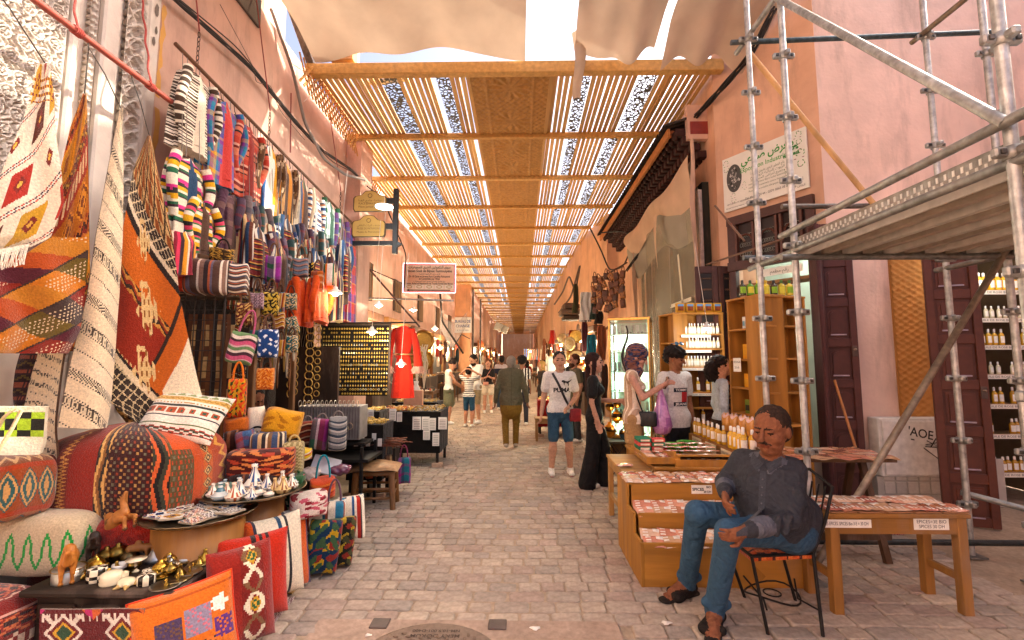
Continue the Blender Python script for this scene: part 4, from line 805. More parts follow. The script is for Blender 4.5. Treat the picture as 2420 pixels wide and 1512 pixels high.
lat('white_cup','small white marble cup among the brass pots','cup',283,1352,[(.015,0),(.03,.01),(.036,.03),(.034,.04),(.028,.04),(.02,.012),(0,.01)],'#e6e2da','gloss',sc=1.1);lat('chess_cat','small white stone cat figure on the table','figurine',395,1330,[(.018,0),(.02,.01),(.012,.04),(.016,.055),(.008,.065),(.013,.08),(.01,.095),(0,.098)],'#e0dad2','gloss')
for i,(x,y,lb) in enumerate(((382,1362,'brass filigree teapot piled with chains'),(372,1358,'gilt filigree box beside the teapot'),(240,1352,'brass filigree dish left of the cup'))):
    p=gnd(x,y,ZT);m=MB();r2=np.random.default_rng(i)
    for k in range(16):a=r2.uniform(0,6.28);rad=r2.uniform(0,.03);m.ball(p+(rad*math.cos(a),rad*math.sin(a),r2.uniform(.008,.04)),.011,'#c8a040',6,5)
    m.lathe([(.03,0),(.034,.012),(.012,.03),(0,.03)],p,'#b89038',12);tag(obj('filigree_piece',m,'brass'),lb,'ornament')
p=gnd(300,1384,ZT);tag(obj('bone_turtle',sdf_mesh([ell(p+(0,0,.02),(.045,.032,.022),0),ell(p+(.055,0,.018),(.016,.01,.01),1),cap(p+(.02,.03,.005),p+(.03,.045,.004),.009,.006,1),cap(p+(-.02,.03,.005),p+(-.03,.045,.004),.009,.006,1),cap(p+(.02,-.03,.005),p+(.03,-.045,.004),.009,.006,1),cap(p+(-.02,-.03,.005),p+(-.03,-.045,.004),.009,.006,1)],.004,['#e0d2ae','#b89a5c']),'gloss'),'cream bone turtle at the front of the table','figurine')
r2=np.random.default_rng(77)
for k in range(26):
    f1,f2=r2.uniform(.12,.95),r2.uniform(.25,.95);p=A_*(1-f1)*(1-f2)+B_*f1*(1-f2)+D_*f1*f2+E_*(1-f1)*f2;s_=r2.uniform(.45,.8);m=MB();m.lathe(np.array((sphere,tag_cone,bowl,plate)[k % 4])*s_,p+(0,0,.001),('#8a7038','#b09048','#8f8f8b','#6a5428','#c8a040')[k % 5],16);tag(obj('metal_curio',m,'brass'),('little brass lidded pot','little metal cone lid','little footed metal bowl','little metal saucer')[k % 4]+' crowded on the low dark table','curio','curios crowded on the low dark table')
def camel(label,base,s,rz,colr,rear=False):
    M=rotm(0,0,rz);J=dict(b=(0,0,.30),f=(.17,0,.31),h=(-.15,0,.30),n1=(.25,0,.30),n2=(.31,0,.42),hd=(.40,0,.47))
    if rear:M=M @ rotm(0,-.75,0)
    P=lambda v:np.asarray(base)+M @ (np.asarray(v,float)*s)+(np.array((0,0,.13*s)) if rear else 0)
    pr=[cap(P(J['h']),P(J['f']),.085*s,.08*s,0,.03*s),ell(P((.0,0,.40)),(.075*s,.06*s,.075*s),0,.04*s),cap(P(J['f']),P(J['n1']),.06*s,.045*s,0,.03*s),cap(P(J['n1']),P(J['n2']),.042*s,.034*s,0,.02*s),cap(P(J['n2']),P(J['hd']),.036*s,.024*s,0,.015*s),cap(P((.33,.02,.45)),P((.32,.03,.49)),.01*s,.006*s,0,.005),cap(P((.33,-.02,.45)),P((.32,-.03,.49)),.01*s,.006*s,0,.005),cap(P((-.2,0,.33)),P((-.26,0,.2)),.012*s,.008*s,1,.008)]
    for sx,x in ((1,.17),(-1,-.16)):
        for sy in (-.055,.055):
            k=P((x,sy,.27));fold=rear and sx>0
            kn=P((x+(.12 if fold else .02*sx),sy,.2 if fold else .15));ft=P((x+(.06 if fold else 0),sy,.1 if fold else .015));
            if rear and sx<0:kn=np.asarray(base)+M @ np.array((x+.05,sy,.22))*s+(0,0,.05*s);ft=np.array((kn[0],kn[1],base[2]+.012*s))
            pr += [cap(k,kn,.042*s,.026*s,0,.02*s),cap(kn,ft,.024*s,.018*s,0,.012*s),ell(ft,(.03*s,.026*s,.016*s),1,.01)]
    pr.append(ell(P((0,0,.36)),(.05*s,.088*s,.05*s),1,.01)) if rear else None
    return tag(obj('camel_figurine',sdf_mesh(pr,.0055,[colr,C(colr)*.35]),'leather'),label,'figurine')
camel('tan leather camel figurine standing at the table corner',gnd(150,1376,ZT)+(0,.02,.0),.40,-.85,'#b5702a');camel('rearing tan leather camel with a black saddle',gnd(272,1326,ZT)+(0,.05,.0),.50,-.35,'#b07034',True);camel('small black camel figurine in front of the red shag',gnd(212,1330,ZT)+(0,.02,0),.36,-.9,'#2c211b');camel('brown carved camel lying behind the brass pots',gnd(325,1328,ZT)+(0,.0,0),.26,.3,'#8a5a2a')
# ---- cushions, pouf and folded rugs
def pillow(label,cen,w_,h_,d_,pat,M,name='cushion',mat='wool',piping=None,group='cushions propped along the stall edge',e=3.2):
    n=44;u=np.linspace(-1,1,n);U,V=np.meshgrid(u,u,indexing='ij');z=((1-np.abs(U)**e).clip(0)*(1-np.abs(V)**e).clip(0))**.5;sh=1-.05*(U*U)*(1-V*V)-.0;sv_=1-.05*(V*V)*(1-U*U)
    wr=.012*np.sin(6*U+3*V)*z
    m=MB()
    for s in (1,-1):
        P=np.stack([U*w_/2*(1-.05*(1-V**2)*np.abs(U)),V*h_/2*(1-.05*(1-U**2)*np.abs(V)),s*(z*d_/2+wr*.5)],-1) @ M.T+cen;m.grid(P,(lambda uu,vv:pat(vv,1-uu)),flip=s<0)
    o=tag(obj(name,m,mat),label,'cushion',group)
    if piping:
        q=np.stack([np.concatenate([u,np.ones(n),-u,-np.ones(n)]),np.concatenate([-np.ones(n),u,np.ones(n),-u])],-1)[::4];q=np.vstack([q,q[:1]]);mm=MB();pp=np.stack([q[:,0]*w_/2*(1-.05*(1-q[:,1]**2)*np.abs(q[:,0])),q[:,1]*h_/2*(1-.05*(1-q[:,0]**2)*np.abs(q[:,1])),0*q[:,0]],-1) @ M.T+cen;mm.tube(pp,.006,piping,5);obj('piping',mm,'cloth',o,world=True)
    return o
def basis(X,Yv):X=unit(X);Z=unit(np.cross(X,Yv));Yv=np.cross(Z,X);return np.stack([X,Yv,Z],1)
def lean(x0,y0,x1,y1,x2,y2,Ya,Yb,Yc): # corner measurements: bottom-left, bottom-right, top-left at their distances
    a,b,c=at(x0,y0,Ya),at(x1,y1,Yb),at(x2,y2,Yc);M=basis(b-a,c-a);return (b+c)/2,np.linalg.norm(b-a),np.linalg.norm(c-a),M
def oran(u,v):
    c=np.zeros(np.shape(u)+(3,))+C('#cf6a1c')
    for (a,b,cc,dd,c1,c2) in ((.24,.5,.28,.58,'#4a3a5a','#6a4a3a'),(.5,.76,.24,.52,'#8a8298','#c86a7a'),(.78,.97,.42,.62,'#5a2f7a','#cf6a1c'),(.48,.8,.58,.8,'#d8702c','#3a2f34')):
        mk_=(u>a) & (u<b) & (v>cc) & (v<dd);c=pick(mk_,pick(np.abs(np.sin(v*60+4*np.sin(u*25)))<.4,C(c2),C(c1)),c)
    d=np.hypot(u-.86,(v-.28)*1.1);th=np.arctan2(v-.28,u-.86);c=pick((d<.1*(.55+.45*np.abs(np.cos(2.5*th)))) & (d>.0),C('#efe8dc'),c);c=pick((v>.06) & (v<.085) | ((u>.06) & (u<.08)),C('#a84a14'),c)
    d2=np.hypot(u-.64,v-.68);return pick((d2<.1) & (fr(d2*22)<.5),C('#2c2628'),c)
q=lean(335,1660,560,1610,325,1440,2.28,2.5,2.36);M=q[3];pillow('bright orange patchwork cushion with a white flower',at(440,1500,2.40),.44,.46,.17,oran,basis(at(535,1400,2.5)-at(330,1475,2.3),np.array((-.12,.25,1.))),piping='#d8401c')
def strip_c(u,v):
    c=np.zeros(np.shape(u)+(3,))+C('#8e2319');m_=(u>.42) & (u<.8);a=(u-.42)/.38;z1=np.abs(a-.5-.33*np.sin(v*13))<.1;z2=np.abs(a-.5+.33*np.sin(v*13))<.1;c=pick(m_,C('#7a2018'),c);d=np.abs(a-.5)*2+np.abs(fr(v*2.07+.25)-.5)*3.6;c=pick(m_ & (d<.62),C('#c89a2c'),c);c=pick(m_ & (d<.4),C('#2f5a34'),c);c=pick(m_ & (d<.18),C('#d8a83a'),c);return pick(m_ & (z1 | z2),pick(fr(v*46)<.62,C('#e6d9bc'),C('#7a5a3a')),c)
pillow('dark red cushion with a cream knotted kilim stripe',at(570,1405,2.66),.34,.52,.18,strip_c,basis(np.array((.62,.78,.0)),np.array((-.28,.05,1.))));pillow('scarlet cushion with three black stripes',at(598,1362,2.92),.40,.50,.18,S([('#c02c16',3),('#2a1a18',.35),('#c02c16',.3),('#2a1a18',.35),('#c02c16',.3),('#2a1a18',.35),('#c02c16',2)],0,1),basis(np.array((.75,.66,0)),np.array((-.22,.05,1.))))
pillow('cream cushion with blue and black stripes',at(648,1315,3.15),.38,.52,.17,S([('#c8521c',.5),('#3a3a4a',.2),('#e9dcc2',1.6),('#1f4a6a',.3),('#e9dcc2',.3),('#2c2a2c',.2),('#e9dcc2',1.4)],0,1),basis(np.array((.6,.8,0)),np.array((-.22,.05,1.))));pillow('orange, purple and grey striped cushion behind the cream one',at(672,1300,3.3),.36,.54,.11,S([('#d8601c',1),('#4a3060',.4),('#d8701c',.6),('#3a3440',.4),('#8a8480',.6),('#e8dcc4',.3)],0,1.4),basis(np.array((.55,.83,0)),np.array((-.2,.05,1.))))
m=drape([(1168,648,722),(1230,668,730),(1350,690,732)],3.45,3.55,34,60,bands([(1,'solid','#8a2a1c'),(.4,'dash','#2f4a34','#c8b48a','#222222',12),(.6,'solid','#3a5a3a'),(.4,'solid','#8a2a1c'),(1.2,'diamond','#8a2a1c','#8a2a1c','#d8c4a0',5)],0),.015,1);tag(obj('folded_rug',m,'wool'),'red and green bordered rug folded over the stall edge below the tagines','rug')
m=drape([(1215,575,680),(1300,575,690)],3.2,3.35,60,30,S([('#6a5a5a',1),('#d8601c',.5),('#4a3060',.4),('#d8701c',.5),('#7a7070',1.4)],0,3),.02,1.3);tag(obj('folded_blanket',m,'wool'),'grey and orange striped blanket folded under the tagine tray','blanket')
m=drape([(1232,578,690),(1262,578,692)],3.1,3.28,60,14,S([('#e9dcc2',1),('#2f5a8a',.5),('#b8342a',.3),('#e9dcc2',.6),('#2c2a2c',.3)],0,5),.01,1.,.05);tag(obj('rolled_cloth',m,'wool'),'cream rolled cloth with thin coloured stripes by the round box','cloth')
# pouf
def pouf_pat(u,v):
    a=fr(u+.25);c=np.zeros(np.shape(u)+(3,))+C('#8e2616');s=np.clip((fr(a*2)-.12)/.74,0,.999)
    segs=[(.0,.07,'zig','#7a2a1a','#d89a4a','#3a2a24',30),(.07,.22,'solid','#8e2414','','',1),(.22,.28,'chev','#2c2420','#d8a860','#8a5a2c',2),(.28,.50,'lat4','#3c1a18','#241616','#b98a4c',15),(.5,.58,'chev','#3a3a2c','#c85a2c','#1f1a18',2),(.58,.7,'lat4','#5a4a2c','#241c1c','#c8502c',10),(.7,.76,'solid','#bc4c1a','','',1),(.76,.83,'diamond','#4a2c1c','#c8601c','#d8b070',8),(.83,.88,'solid','#b0461a','','',1),(.88,1.0,'zig','#a8401c','#d8a040','#5a2c1c',8)]
    for (p0,p1,kind,c1,c2,c3,f) in segs:mk_=(s>= p0) & (s<p1);b=(s-p0)/(p1-p0);c=pick(mk_,motif(kind,v*f,b,c1,c2 or c1,c3 or c1),c)
    c=pick((s>.6) & (s<.75) & (v>.82),C('#c8521a'),c);return c
cp=at(318,1116,3.18);cp[0]=max(cp[0],WL+.56);n,nv=440,170;th=np.arange(n)/n*2*PI-.9;sx_,sy_=SE(n,.72,-.9,.55,.37);R=np.empty((nv,n,3))
for i,v in enumerate(np.linspace(-1,1,nv)):
    s=(1-abs(v)**3.6)**(1/2.6) if abs(v)<1 else .04;R[i,:,0]=sx_*.55*max(s,.04);R[i,:,1]=sy_*.37*max(s,.04);R[i,:,2]=v*.33+.015*np.sin(3*th)*s-.02*np.cos(2*th)*(v>.5)
m=MB();m.rings(R+cp,pouf_pat);tag(obj('floor_pouf',m,'wool'),'huge square red and orange kilim pouf','pouf');POUF=cp
def wpil(u,v):
    c=np.zeros(np.shape(u)+(3,))+C('#ece2d0')
    for (v0,v1,kind,c1,c2,c3,f) in ((.04,.14,'tri','#ece2d0','#8a9a5a','#c85a3a',7),(.17,.25,'zig','#d8b060','#b8862c','#222222',14),(.3,.33,'dash','#ece2d0','#b8862c','#222222',22),(.36,.385,'solid','#2f3a34','','',1),(.42,.54,'hook','#ece2d0','#b8542c','#2f5a4a',7),(.58,.6,'solid','#2c2a30','','',1),(.66,.69,'dash','#ece2d0','#c8702c','#222222',24),(.75,.775,'solid','#5a6a2c','','',1),(.82,.92,'chev','#ece2d0','#a8402c','#3a4a3a',8)):mk_=(v>= v0) & (v<v1);c=pick(mk_,motif(kind,u*f,(v-v0)/(v1-v0),c1,c2 or c1,c3 or c1),c)
    return c
pillow('cream cushion with rows of coloured embroidery lying on the pouf',at(437,985,3.2),.52,.38,.14,wpil,basis(np.array((.98,.12,-.13)),np.array((.22,.55,.6))),group=None,name='embroidered_cushion')
# stacked rugs and cloths to the left
def star_rug(u,v):
    c=np.zeros(np.shape(u)+(3,))+C('#5e1619');x=np.abs(fr(u*1.8+.1)-.5)*1.9;y=np.abs(fr(v*1.1+.12)-.5)*2;d=x+y
    for r0,h in ((.95,'#5e1619'),(.62,'#d8ccc0'),(.5,'#6a1a1c'),(.36,'#c89a2c'),(.26,'#2f4a34')):c=pick(d<r0,C(h),c)
    arm=((np.abs(x-y)<.1) & (d<1.15)) | ((fr(x*5)<.35) & (y>.35) & (y<.62) & (d>.6));c=pick(arm & (d>.5),C('#d8ccc0'),c);return pick(d>1.35,pick(fr(u*7)<.5,C('#b82a6a'),C('#c8602c')),c)
def slabrug(label,x0,x1,y0,y1,z0,z1,pat,name='folded_rug',cat='rug',mat='wool',u0=.0,rep=1.):
    m=MB();n,nv=240,90;th=np.arange(n)/n*2*PI+u0;ct,st=SE(n,.34,u0,x1-x0,y1-y0);ph=np.linspace(-PI/2,PI/2,nv);R=np.empty((nv,n,3))
    sg=lambda q,e:np.sign(q)*np.abs(q)**e
    for i,p in enumerate(ph):
        k=max(abs(math.cos(p))**.34,.02);R[i,:,0]=(x0+x1)/2+ct*(x1-x0)/2*k;R[i,:,1]=(y0+y1)/2+st*(y1-y0)/2*k;R[i,:,2]=(z0+z1)/2+sg(math.sin(p),.55)*(z1-z0)/2+.012*np.sin(3*th+x0*5)*math.cos(p)
    m.rings(R,lambda u,v:pat(fr(u*2*rep),fr(v*1.0)));return tag(obj(name,m,mat),label,cat)
slabrug('stack of orange and teal diamond kilims beside the pouf',-3.25,-2.80,2.52,2.82,.70,1.06,bands([(1,'diamond','#93451c','#a8683c','#2c5a5c',6),(.3,'solid','#a83c16'),(1,'diamond','#2f5a5c','#93451c','#c89a5c',7),(.3,'solid','#a03a18'),(1,'zig','#7a4a30','#c8a070','#222222',9)]))
def zz(u,v):c=np.zeros(np.shape(u)+(3,))+C('#c9b594');return pick((np.abs(v-.48+.10*(tri(u*9+.2)-.5)*2)<.03),C('#1f9a3c'),c)
slabrug('cream wool blanket with a green zigzag',-3.25,-2.55,2.66,3.0,.36,.71,zz,'wool_blanket','blanket');m=MB()
slabrug('stack of red striped kilims on the ground',-3.3,-2.52,1.9,2.6,.0,.43,bands([(1,'solid','#7a1c14'),(.25,'zig','#7a1c14','#d8b8a0','#222222',12),(.8,'lat','#8a241a','#c86a3c','#3a2020',9),(.2,'solid','#d8a090')],rep=3));slabrug('deep red shag rug folded behind the camels',-2.62,-2.14,2.78,3.15,.30,.66,blobs('#9a2214',['#a82a1a','#861c10'],30,3),'shag_rug','rug')
slabrug('base pile of dark folded textiles under the pouf',-3.2,-2.2,2.95,3.6,.0,.52,bands([(1,'solid','#5a1c14'),(.6,'lat','#6a2418','#3a1c1c','#b86a3c',8)],rep=3));m=drape([(1440,95,340),(1512,95,345),(1600,95,350)],2.25,2.3,90,50,star_rug,.01,1.);tag(obj('front_rug',m,'wool'),'dark red rug with white stars and pink spots draped before the low table','rug')
m=MB();p=[gnd(690,1420),gnd(735,1350),gnd(705,1360),gnd(560,1500),gnd(540,1590),gnd(620,1512)];P=np.array([(q[0],q[1],.012) for q in (gnd(560,1560),gnd(640,1490),gnd(700,1415),gnd(600,1415))]);U,V=np.meshgrid(np.linspace(0,1,40),np.linspace(0,1,24),indexing='ij');Q=P[0]*((1-U)*(1-V))[...,None]+P[1]*((U)*(1-V))[...,None]*1+P[2]*(U*V)[...,None]+P[3]*((1-U)*V)[...,None];Q[...,2]=.014+.003*np.sin(20*U);m.grid(Q,bands([(1,'check','#d8c4bc','#7a3a3c','#222222',40)],rep=12));tag(obj('floor_mat',m,'wool'),'red and white plaited mat under the cushions','mat')
m=MB();P=np.array([(q[0],q[1],.01) for q in (gnd(640,1400),gnd(690,1408),gnd(738,1352),gnd(700,1345))]);m.poly(P,'#cda45c',(0,0,.006));tag(obj('straw_mat',m,'wool'),'golden straw mat corner on the paving','mat')
# ---- round box with tile tray; tagine tray
c1=at(475,1212,2.95);m=MB();t=thing('round_crate','round plywood drum carrying the tile tray','drum',(c1[0],c1[1],0));m.lathe([(.25,.0),(.25,c1[2]-.02),(.0,c1[2]-.02)],(0,0,0),'#96642c',40);obj('drum',m,'wood',t)
def tray(name,label,c,r,scal,colr='#9a8a70'):
    m=MB();n=72;th=np.arange(n)/n*2*PI;rr_=r*(1+scal*np.abs(np.sin(th*18)));R=np.stack([np.stack([c[0]+rr_*k*np.cos(th),c[1]+rr_*k*np.sin(th),np.full(n,c[2]+z)],-1) for k,z in ((.75,-.012),(.9,-.006),(1,.014),(1.0,.018),(.96,.012),(.9,.0),(.0,.0))]);m.rings(R,colr,False);return tag(obj(name,m,'brass'),label,'tray')
tray('scalloped_tray','scalloped metal tray of painted tiles on the plywood drum',c1,.315,.035)
tp=[lambda u,v:motif('diamond',u*2,fr(v*2),'#e9e2d2','#23406e','#c8862c'),lambda u,v:pick(np.abs(np.sin(u*14+3*np.sin(v*9)))*np.abs(np.sin(v*13))>.45,C('#1f3a68'),C('#e6decd')),lambda u,v:motif('lat',u*3,v,'#ece4d2','#b85a24','#2f5a7a'),lambda u,v:motif('diamond',u,v,'#c8922c','#e9e2d2','#2c4a74')]
r2=np.random.default_rng(4)
for k in range(17):
    a=k*2.4;rad=.055*math.sqrt(k)*1.12;x,y_=c1[0]+rad*math.cos(a),c1[1]+rad*math.sin(a)*.96
    if rad>.235:continue
    m=MB();M=rotm(r2.normal(0,.06),r2.normal(0,.06),r2.uniform(0,3));U,V=np.meshgrid(np.linspace(-.058,.058,15),np.linspace(-.058,.058,15),indexing='ij');m.box((0,0,0),(.118,.118,.01),'#b8a890');m.grid(np.stack([U,V,np.full(U.shape,.0056)],-1),tp[k % 4]);m.v=[v @ M.T+(x,y_,c1[2]+.014+.004*(k % 5)) for v in m.v]
    tag(obj('painted_tile',m,'gloss'),'glazed tile with '+('blue and ochre diamonds','dark blue scrollwork','rust and blue lattice','one large yellow diamond')[k % 4]+' on the scalloped tray','tile','tiles on the scalloped tray')
c2=at(600,1158,3.3);m=MB();m.lathe([(.2,0),(.2,c2[2]-.03),(0,c2[2]-.03)],(c2[0],c2[1],0),'#7a5228',30);tag(obj('drum_stand',m,'wood'),'dark plywood drum under the tagine tray','drum')
tray('round_tray','wide round engraved metal tray full of small painted tagines',c2,.345,.0,'#a89678')
tg=np.array([(.034,0),(.04,.006),(.046,.02),(.047,.024),(.036,.026),(.024,.045),(.013,.066),(.009,.078),(.013,.086),(.012,.095),(0,.098)])
tcol=[('#e8e0d0','#2c4a7a'),('#e8ddc8','#3a3030'),('#d8b878','#7a4a24'),('#efe6d6','#8a5a3a'),('#c8d0cc','#3a6a7a'),('#e6d8c0','#a8502c')]
tn=('blue scrolls','black rings','brown glaze bands','tan dots','pale teal glaze','rust lines');k=0
for rad,n_ in ((.0,1),(.10,6),(.18,10),(.25,15)):
    for i in range(n_):
        a=i/n_*2*PI+rad*9;s_=(1.9 if rad==0 else r2.uniform(.75,1.25));ca,cb=tcol[k % 6];q=c2+(rad*math.cos(a),rad*math.sin(a),.003)
        m=MB();mode=k % 3;m.lathe(tg*s_,q,(lambda u,v,ca=ca,cb=cb,mode=mode:pick((fr(v*5.5)<.42) if mode==1 else (np.abs(np.sin(u*25+5*np.sin(v*15)))<.4),C(cb),C(ca))),18);tag(obj('mini_tagine',m,'gloss'),('large central tagine' if rad==0 else 'small ceramic tagine')+' with '+tn[k % 6]+' on the round tray','tagine','tagines on the round tray');k += 1
cj=at(465,1203,3.2);m=MB();m.lathe(np.array([(.05,0),(.085,.03),(.095,.08),(.08,.12),(.045,.145),(.042,.16),(.055,.175),(.05,.178),(.035,.16),(0,.15)])*.78,cj,'#5a6232',24)
o=tag(obj('green_jar',m,'gloss'),'green glazed jar with two lugs between the pouf and the trays','jar')
for s in (-1,1):h=MB();a=np.linspace(-1.3,1.3,9);h.tube(np.stack([cj[0]+s*(.055+.028*np.cos(a)),np.full(9,cj[1]),cj[2]+.085+.025*np.sin(a)],-1),.011,'#5a6232',7);obj('lug',h,'gloss',o,world=True)
# clear lidded box beside tagines
m=MB();m.box(at(515,1152,3.2),(.16,.12,.05),C('#7a9a8a'),bev=.006);tag(obj('glass_box',m,'gloss'),'pale green lidded box at the rim of the tagine tray','box')
# ================================================================== RIGHT SIDE
# ---- scaffold
t=thing('scaffold','galvanised tube scaffold with a plank deck against the pink wall','scaffold',(2.13,3.5,0))
def stube(nm,a,b,r=.024,c='#b9bab8',mat='steel'):m=MB();m.tube([a,b],r,c,14);return obj(nm,m,mat,t,world=True)
UPS=[(2.12,4.0,0,6.5),(2.13,3.5,0,6.5),(3.74,4.0,0,6.5),(3.74,3.5,0,6.5),(2.13,1.93,0,6.2),(3.74,1.93,0,6.2)]
for i,(x,y_,z0,z1) in enumerate(UPS):
    u=stube('upright',(x,y_,z0),(x,y_,z1))
    for z in np.arange(.42,6.3,.52):
        m=MB();n=18;m.lathe([(.026,-.028),(.034,-.028),(.034,.028),(.026,.028)],(x,y_,z),'#a8a9a6',14)
        for s in (-1,1):m.box((x+s*.058,y_,z),(.055,.034,.046),C('#a0a19e'),bev=.008);m.box((x+s*.058,y_-.02,z),(.022,.012,.022),C('#4a4a48'),bev=.002)
        m.box((x,y_-.05,z),(.04,.045,.04),C('#9a9b98'),bev=.008);obj('coupler',m,'steel',u,world=True)
    m=MB();m.box((x,y_,.006),(.14,.14,.012),C('#8a8a86'));obj('base_plate',m,'steel',u,world=True)
for (a,b,c) in (((1.98,4.04,4.58),(4.6,4.04,4.66),'#4a5a60'),((2.0,4.04,2.53),(4.9,4.04,2.53),'#5a6a70'),((2.0,4.03,.10),(5.0,3.9,.14),'#3a3f40'),((2.13,4.2,2.46),(2.13,1.6,2.46),'#8d8f8c'),((2.085,3.6,2.60),(2.085,1.6,2.63),'#9a9a96'),((3.74,4.1,2.42),(3.74,1.6,2.42),'#8d8f8c'),((2.13,4.25,4.62),(2.13,1.6,4.62),'#a0a19e'),((3.70,4.1,4.6),(3.7,1.6,4.6),'#8a7a68'),((2.0,3.46,2.40),(4.1,3.46,2.40),'#7a7c7a'),((3.74,4.05,.5),(4.6,3.4,.3),'#8d8f8c')):stube('ledger',a,b,.024,c)
for (a,b,c,mt) in (((2.08,3.5,4.58),(2.08,1.9,2.62),'#a8aaa8','steel'),((3.72,3.45,2.5),(2.1,3.45,.12),'#8a7f70','steel'),((2.16,4.07,4.5),(3.3,4.07,2.9),'#c59a68','wood'),((2.4,4.1,3.02),(3.4,4.1,3.02),'#6a645e','steel')):stube('brace',a,b,.024,c,mt)
x=2.2
for k in range(5):
    w_=.315;m=MB();m.box((x+w_/2,2.45,2.475),(w_-.006,2.3,.012),C('#b8b3ab'));
    for s in (0,1):m.box((x+.01+s*(w_-.026),2.45,2.445),(.014,2.3,.05),C('#c0bbb2'))
    m.box((x+w_/2,2.45,2.448),(.05,2.29,.04),C('#a89c8c'));o=obj('deck_plank',m,'paint',t,world=True)
    for s in (0,1):mm=MB();mm.box((x+w_/2,3.55,2.45),(w_-.03,.1,.06),C('#8a8a86'),bev=.006);obj('end_hook',mm,'steel',o,world=True);break
    x += w_
m=MB();m.box((2.19,2.45,2.53),(.006,2.3,.1),C('#a19c94'));o=obj('toe_board',m,'steel',t,world=True)
mm=MB()
for y_ in np.arange(1.4,3.6,.045):mm.box((2.185,y_,2.545),(.004,.012,.03),C('#e4e2dc'));mm.box((2.185,y_+.02,2.515),(.004,.012,.02),C('#d8d5ce'))
q=obj('punched_slots',mm,'print',o,world=True);q['kind']='stuff'
# ---- facing wall details
bx=lambda x0,y0,x1,y1,Y:(at(x0,y1,Y),at(x1,y0,Y))
p,q=bx(2063,985,2213,1120,5.27);t=thing('meter_cabinet','white metal meter cabinet with black graffiti by the wall','cabinet',((p[0]+q[0])/2,5.2,p[2]));W_,H_=q[0]-p[0],q[2]-p[2]
m=MB();m.box((0,.02,H_/2),(W_,.16,H_),C('#cfccc6'),bev=.008);obj('cabinet_body',m,'paint',t)
m=MB();m.box((-.02,-.068,H_/2),(W_*.86,.014,H_*.92),C('#d8d5cf'),bev=.005);o=obj('door',m,'paint',t)
mm=MB();letters(mm,"'AOE",(.06,-.0765,H_*.74),(.95,0,-.2),(.15,0,1),.13,'#2c2c2a',bold=.002);letters(mm,'-',(-.03,-.0765,H_*.66),(1,0,-.2),(0,0,1),.16,'#2c2c2a')
for pts in ([(.12,.62),(.24,.52),(.1,.55),(.27,.6)],[(.1,.52),(.28,.5),(.24,.3),(.08,.5)],[(.22,.66),(.16,.52)]):mm.tube([(a,-.0765,b*H_) for a,b in pts],.006,'#2c2c2a',5)
obj('graffiti',mm,'print',o,world=False)
m=MB();m.box((W_*.36,-.077,H_*.5),(.02,.01,.05),C('#8a8884'));obj('latch',m,'metal',o)
t2=thing('masonry_block','grey tiled masonry block under the meter cabinet','masonry',((p[0]+q[0])/2,5.22,0))
m=MB();m.box((0,.03,p[2]/2),(W_+.06,.16,p[2]-.002),C('#a8a49c'));obj('block',m,'stucco',t2)
for i in range(6):
    for j in range(3):m=MB();m.box((-W_/2+.03+(i+.5)*(W_/6),-.055,.1+j*.14),(W_/6-.012,.012,.125),C('#b5b0a8')*RNG.uniform(.9,1.08),bev=.004);obj('tile',m,'gloss',t2)
# carved ochre pilaster strip
p,q=bx(2133,600,2200,992,5.3);t=thing('ochre_jamb','ochre pierced plaster strip beside the red brown shop door','door jamb',((p[0]+q[0])/2,5.3,p[2]));W_,H_=q[0]-p[0],q[2]-p[2]
U,V=np.meshgrid(np.linspace(0,1,28),np.linspace(0,1,150),indexing='ij');h=np.clip(1-np.abs(np.sin((U*4+V*26)*PI))*1.6,0,1)+np.clip(1-np.abs(np.sin((U*4-V*26)*PI))*1.6,0,1)
m=MB();m.grid(np.stack([(U-.5)*W_,.0-.016*np.clip(h,0,1),V*H_],-1),C('#c08a4c'));obj('pierced_face',m,'stucco',t);m=MB();m.box((0,.02,H_/2),(W_+.02,.03,H_),C('#b07c42'));obj('strip',m,'stucco',t);m=MB();m.box((W_/2+.06,-.0,H_*.45),(.06,.05,H_*1.1),C('#cdbcc8'),bev=.01);obj('painted_edge',m,'paint',t)
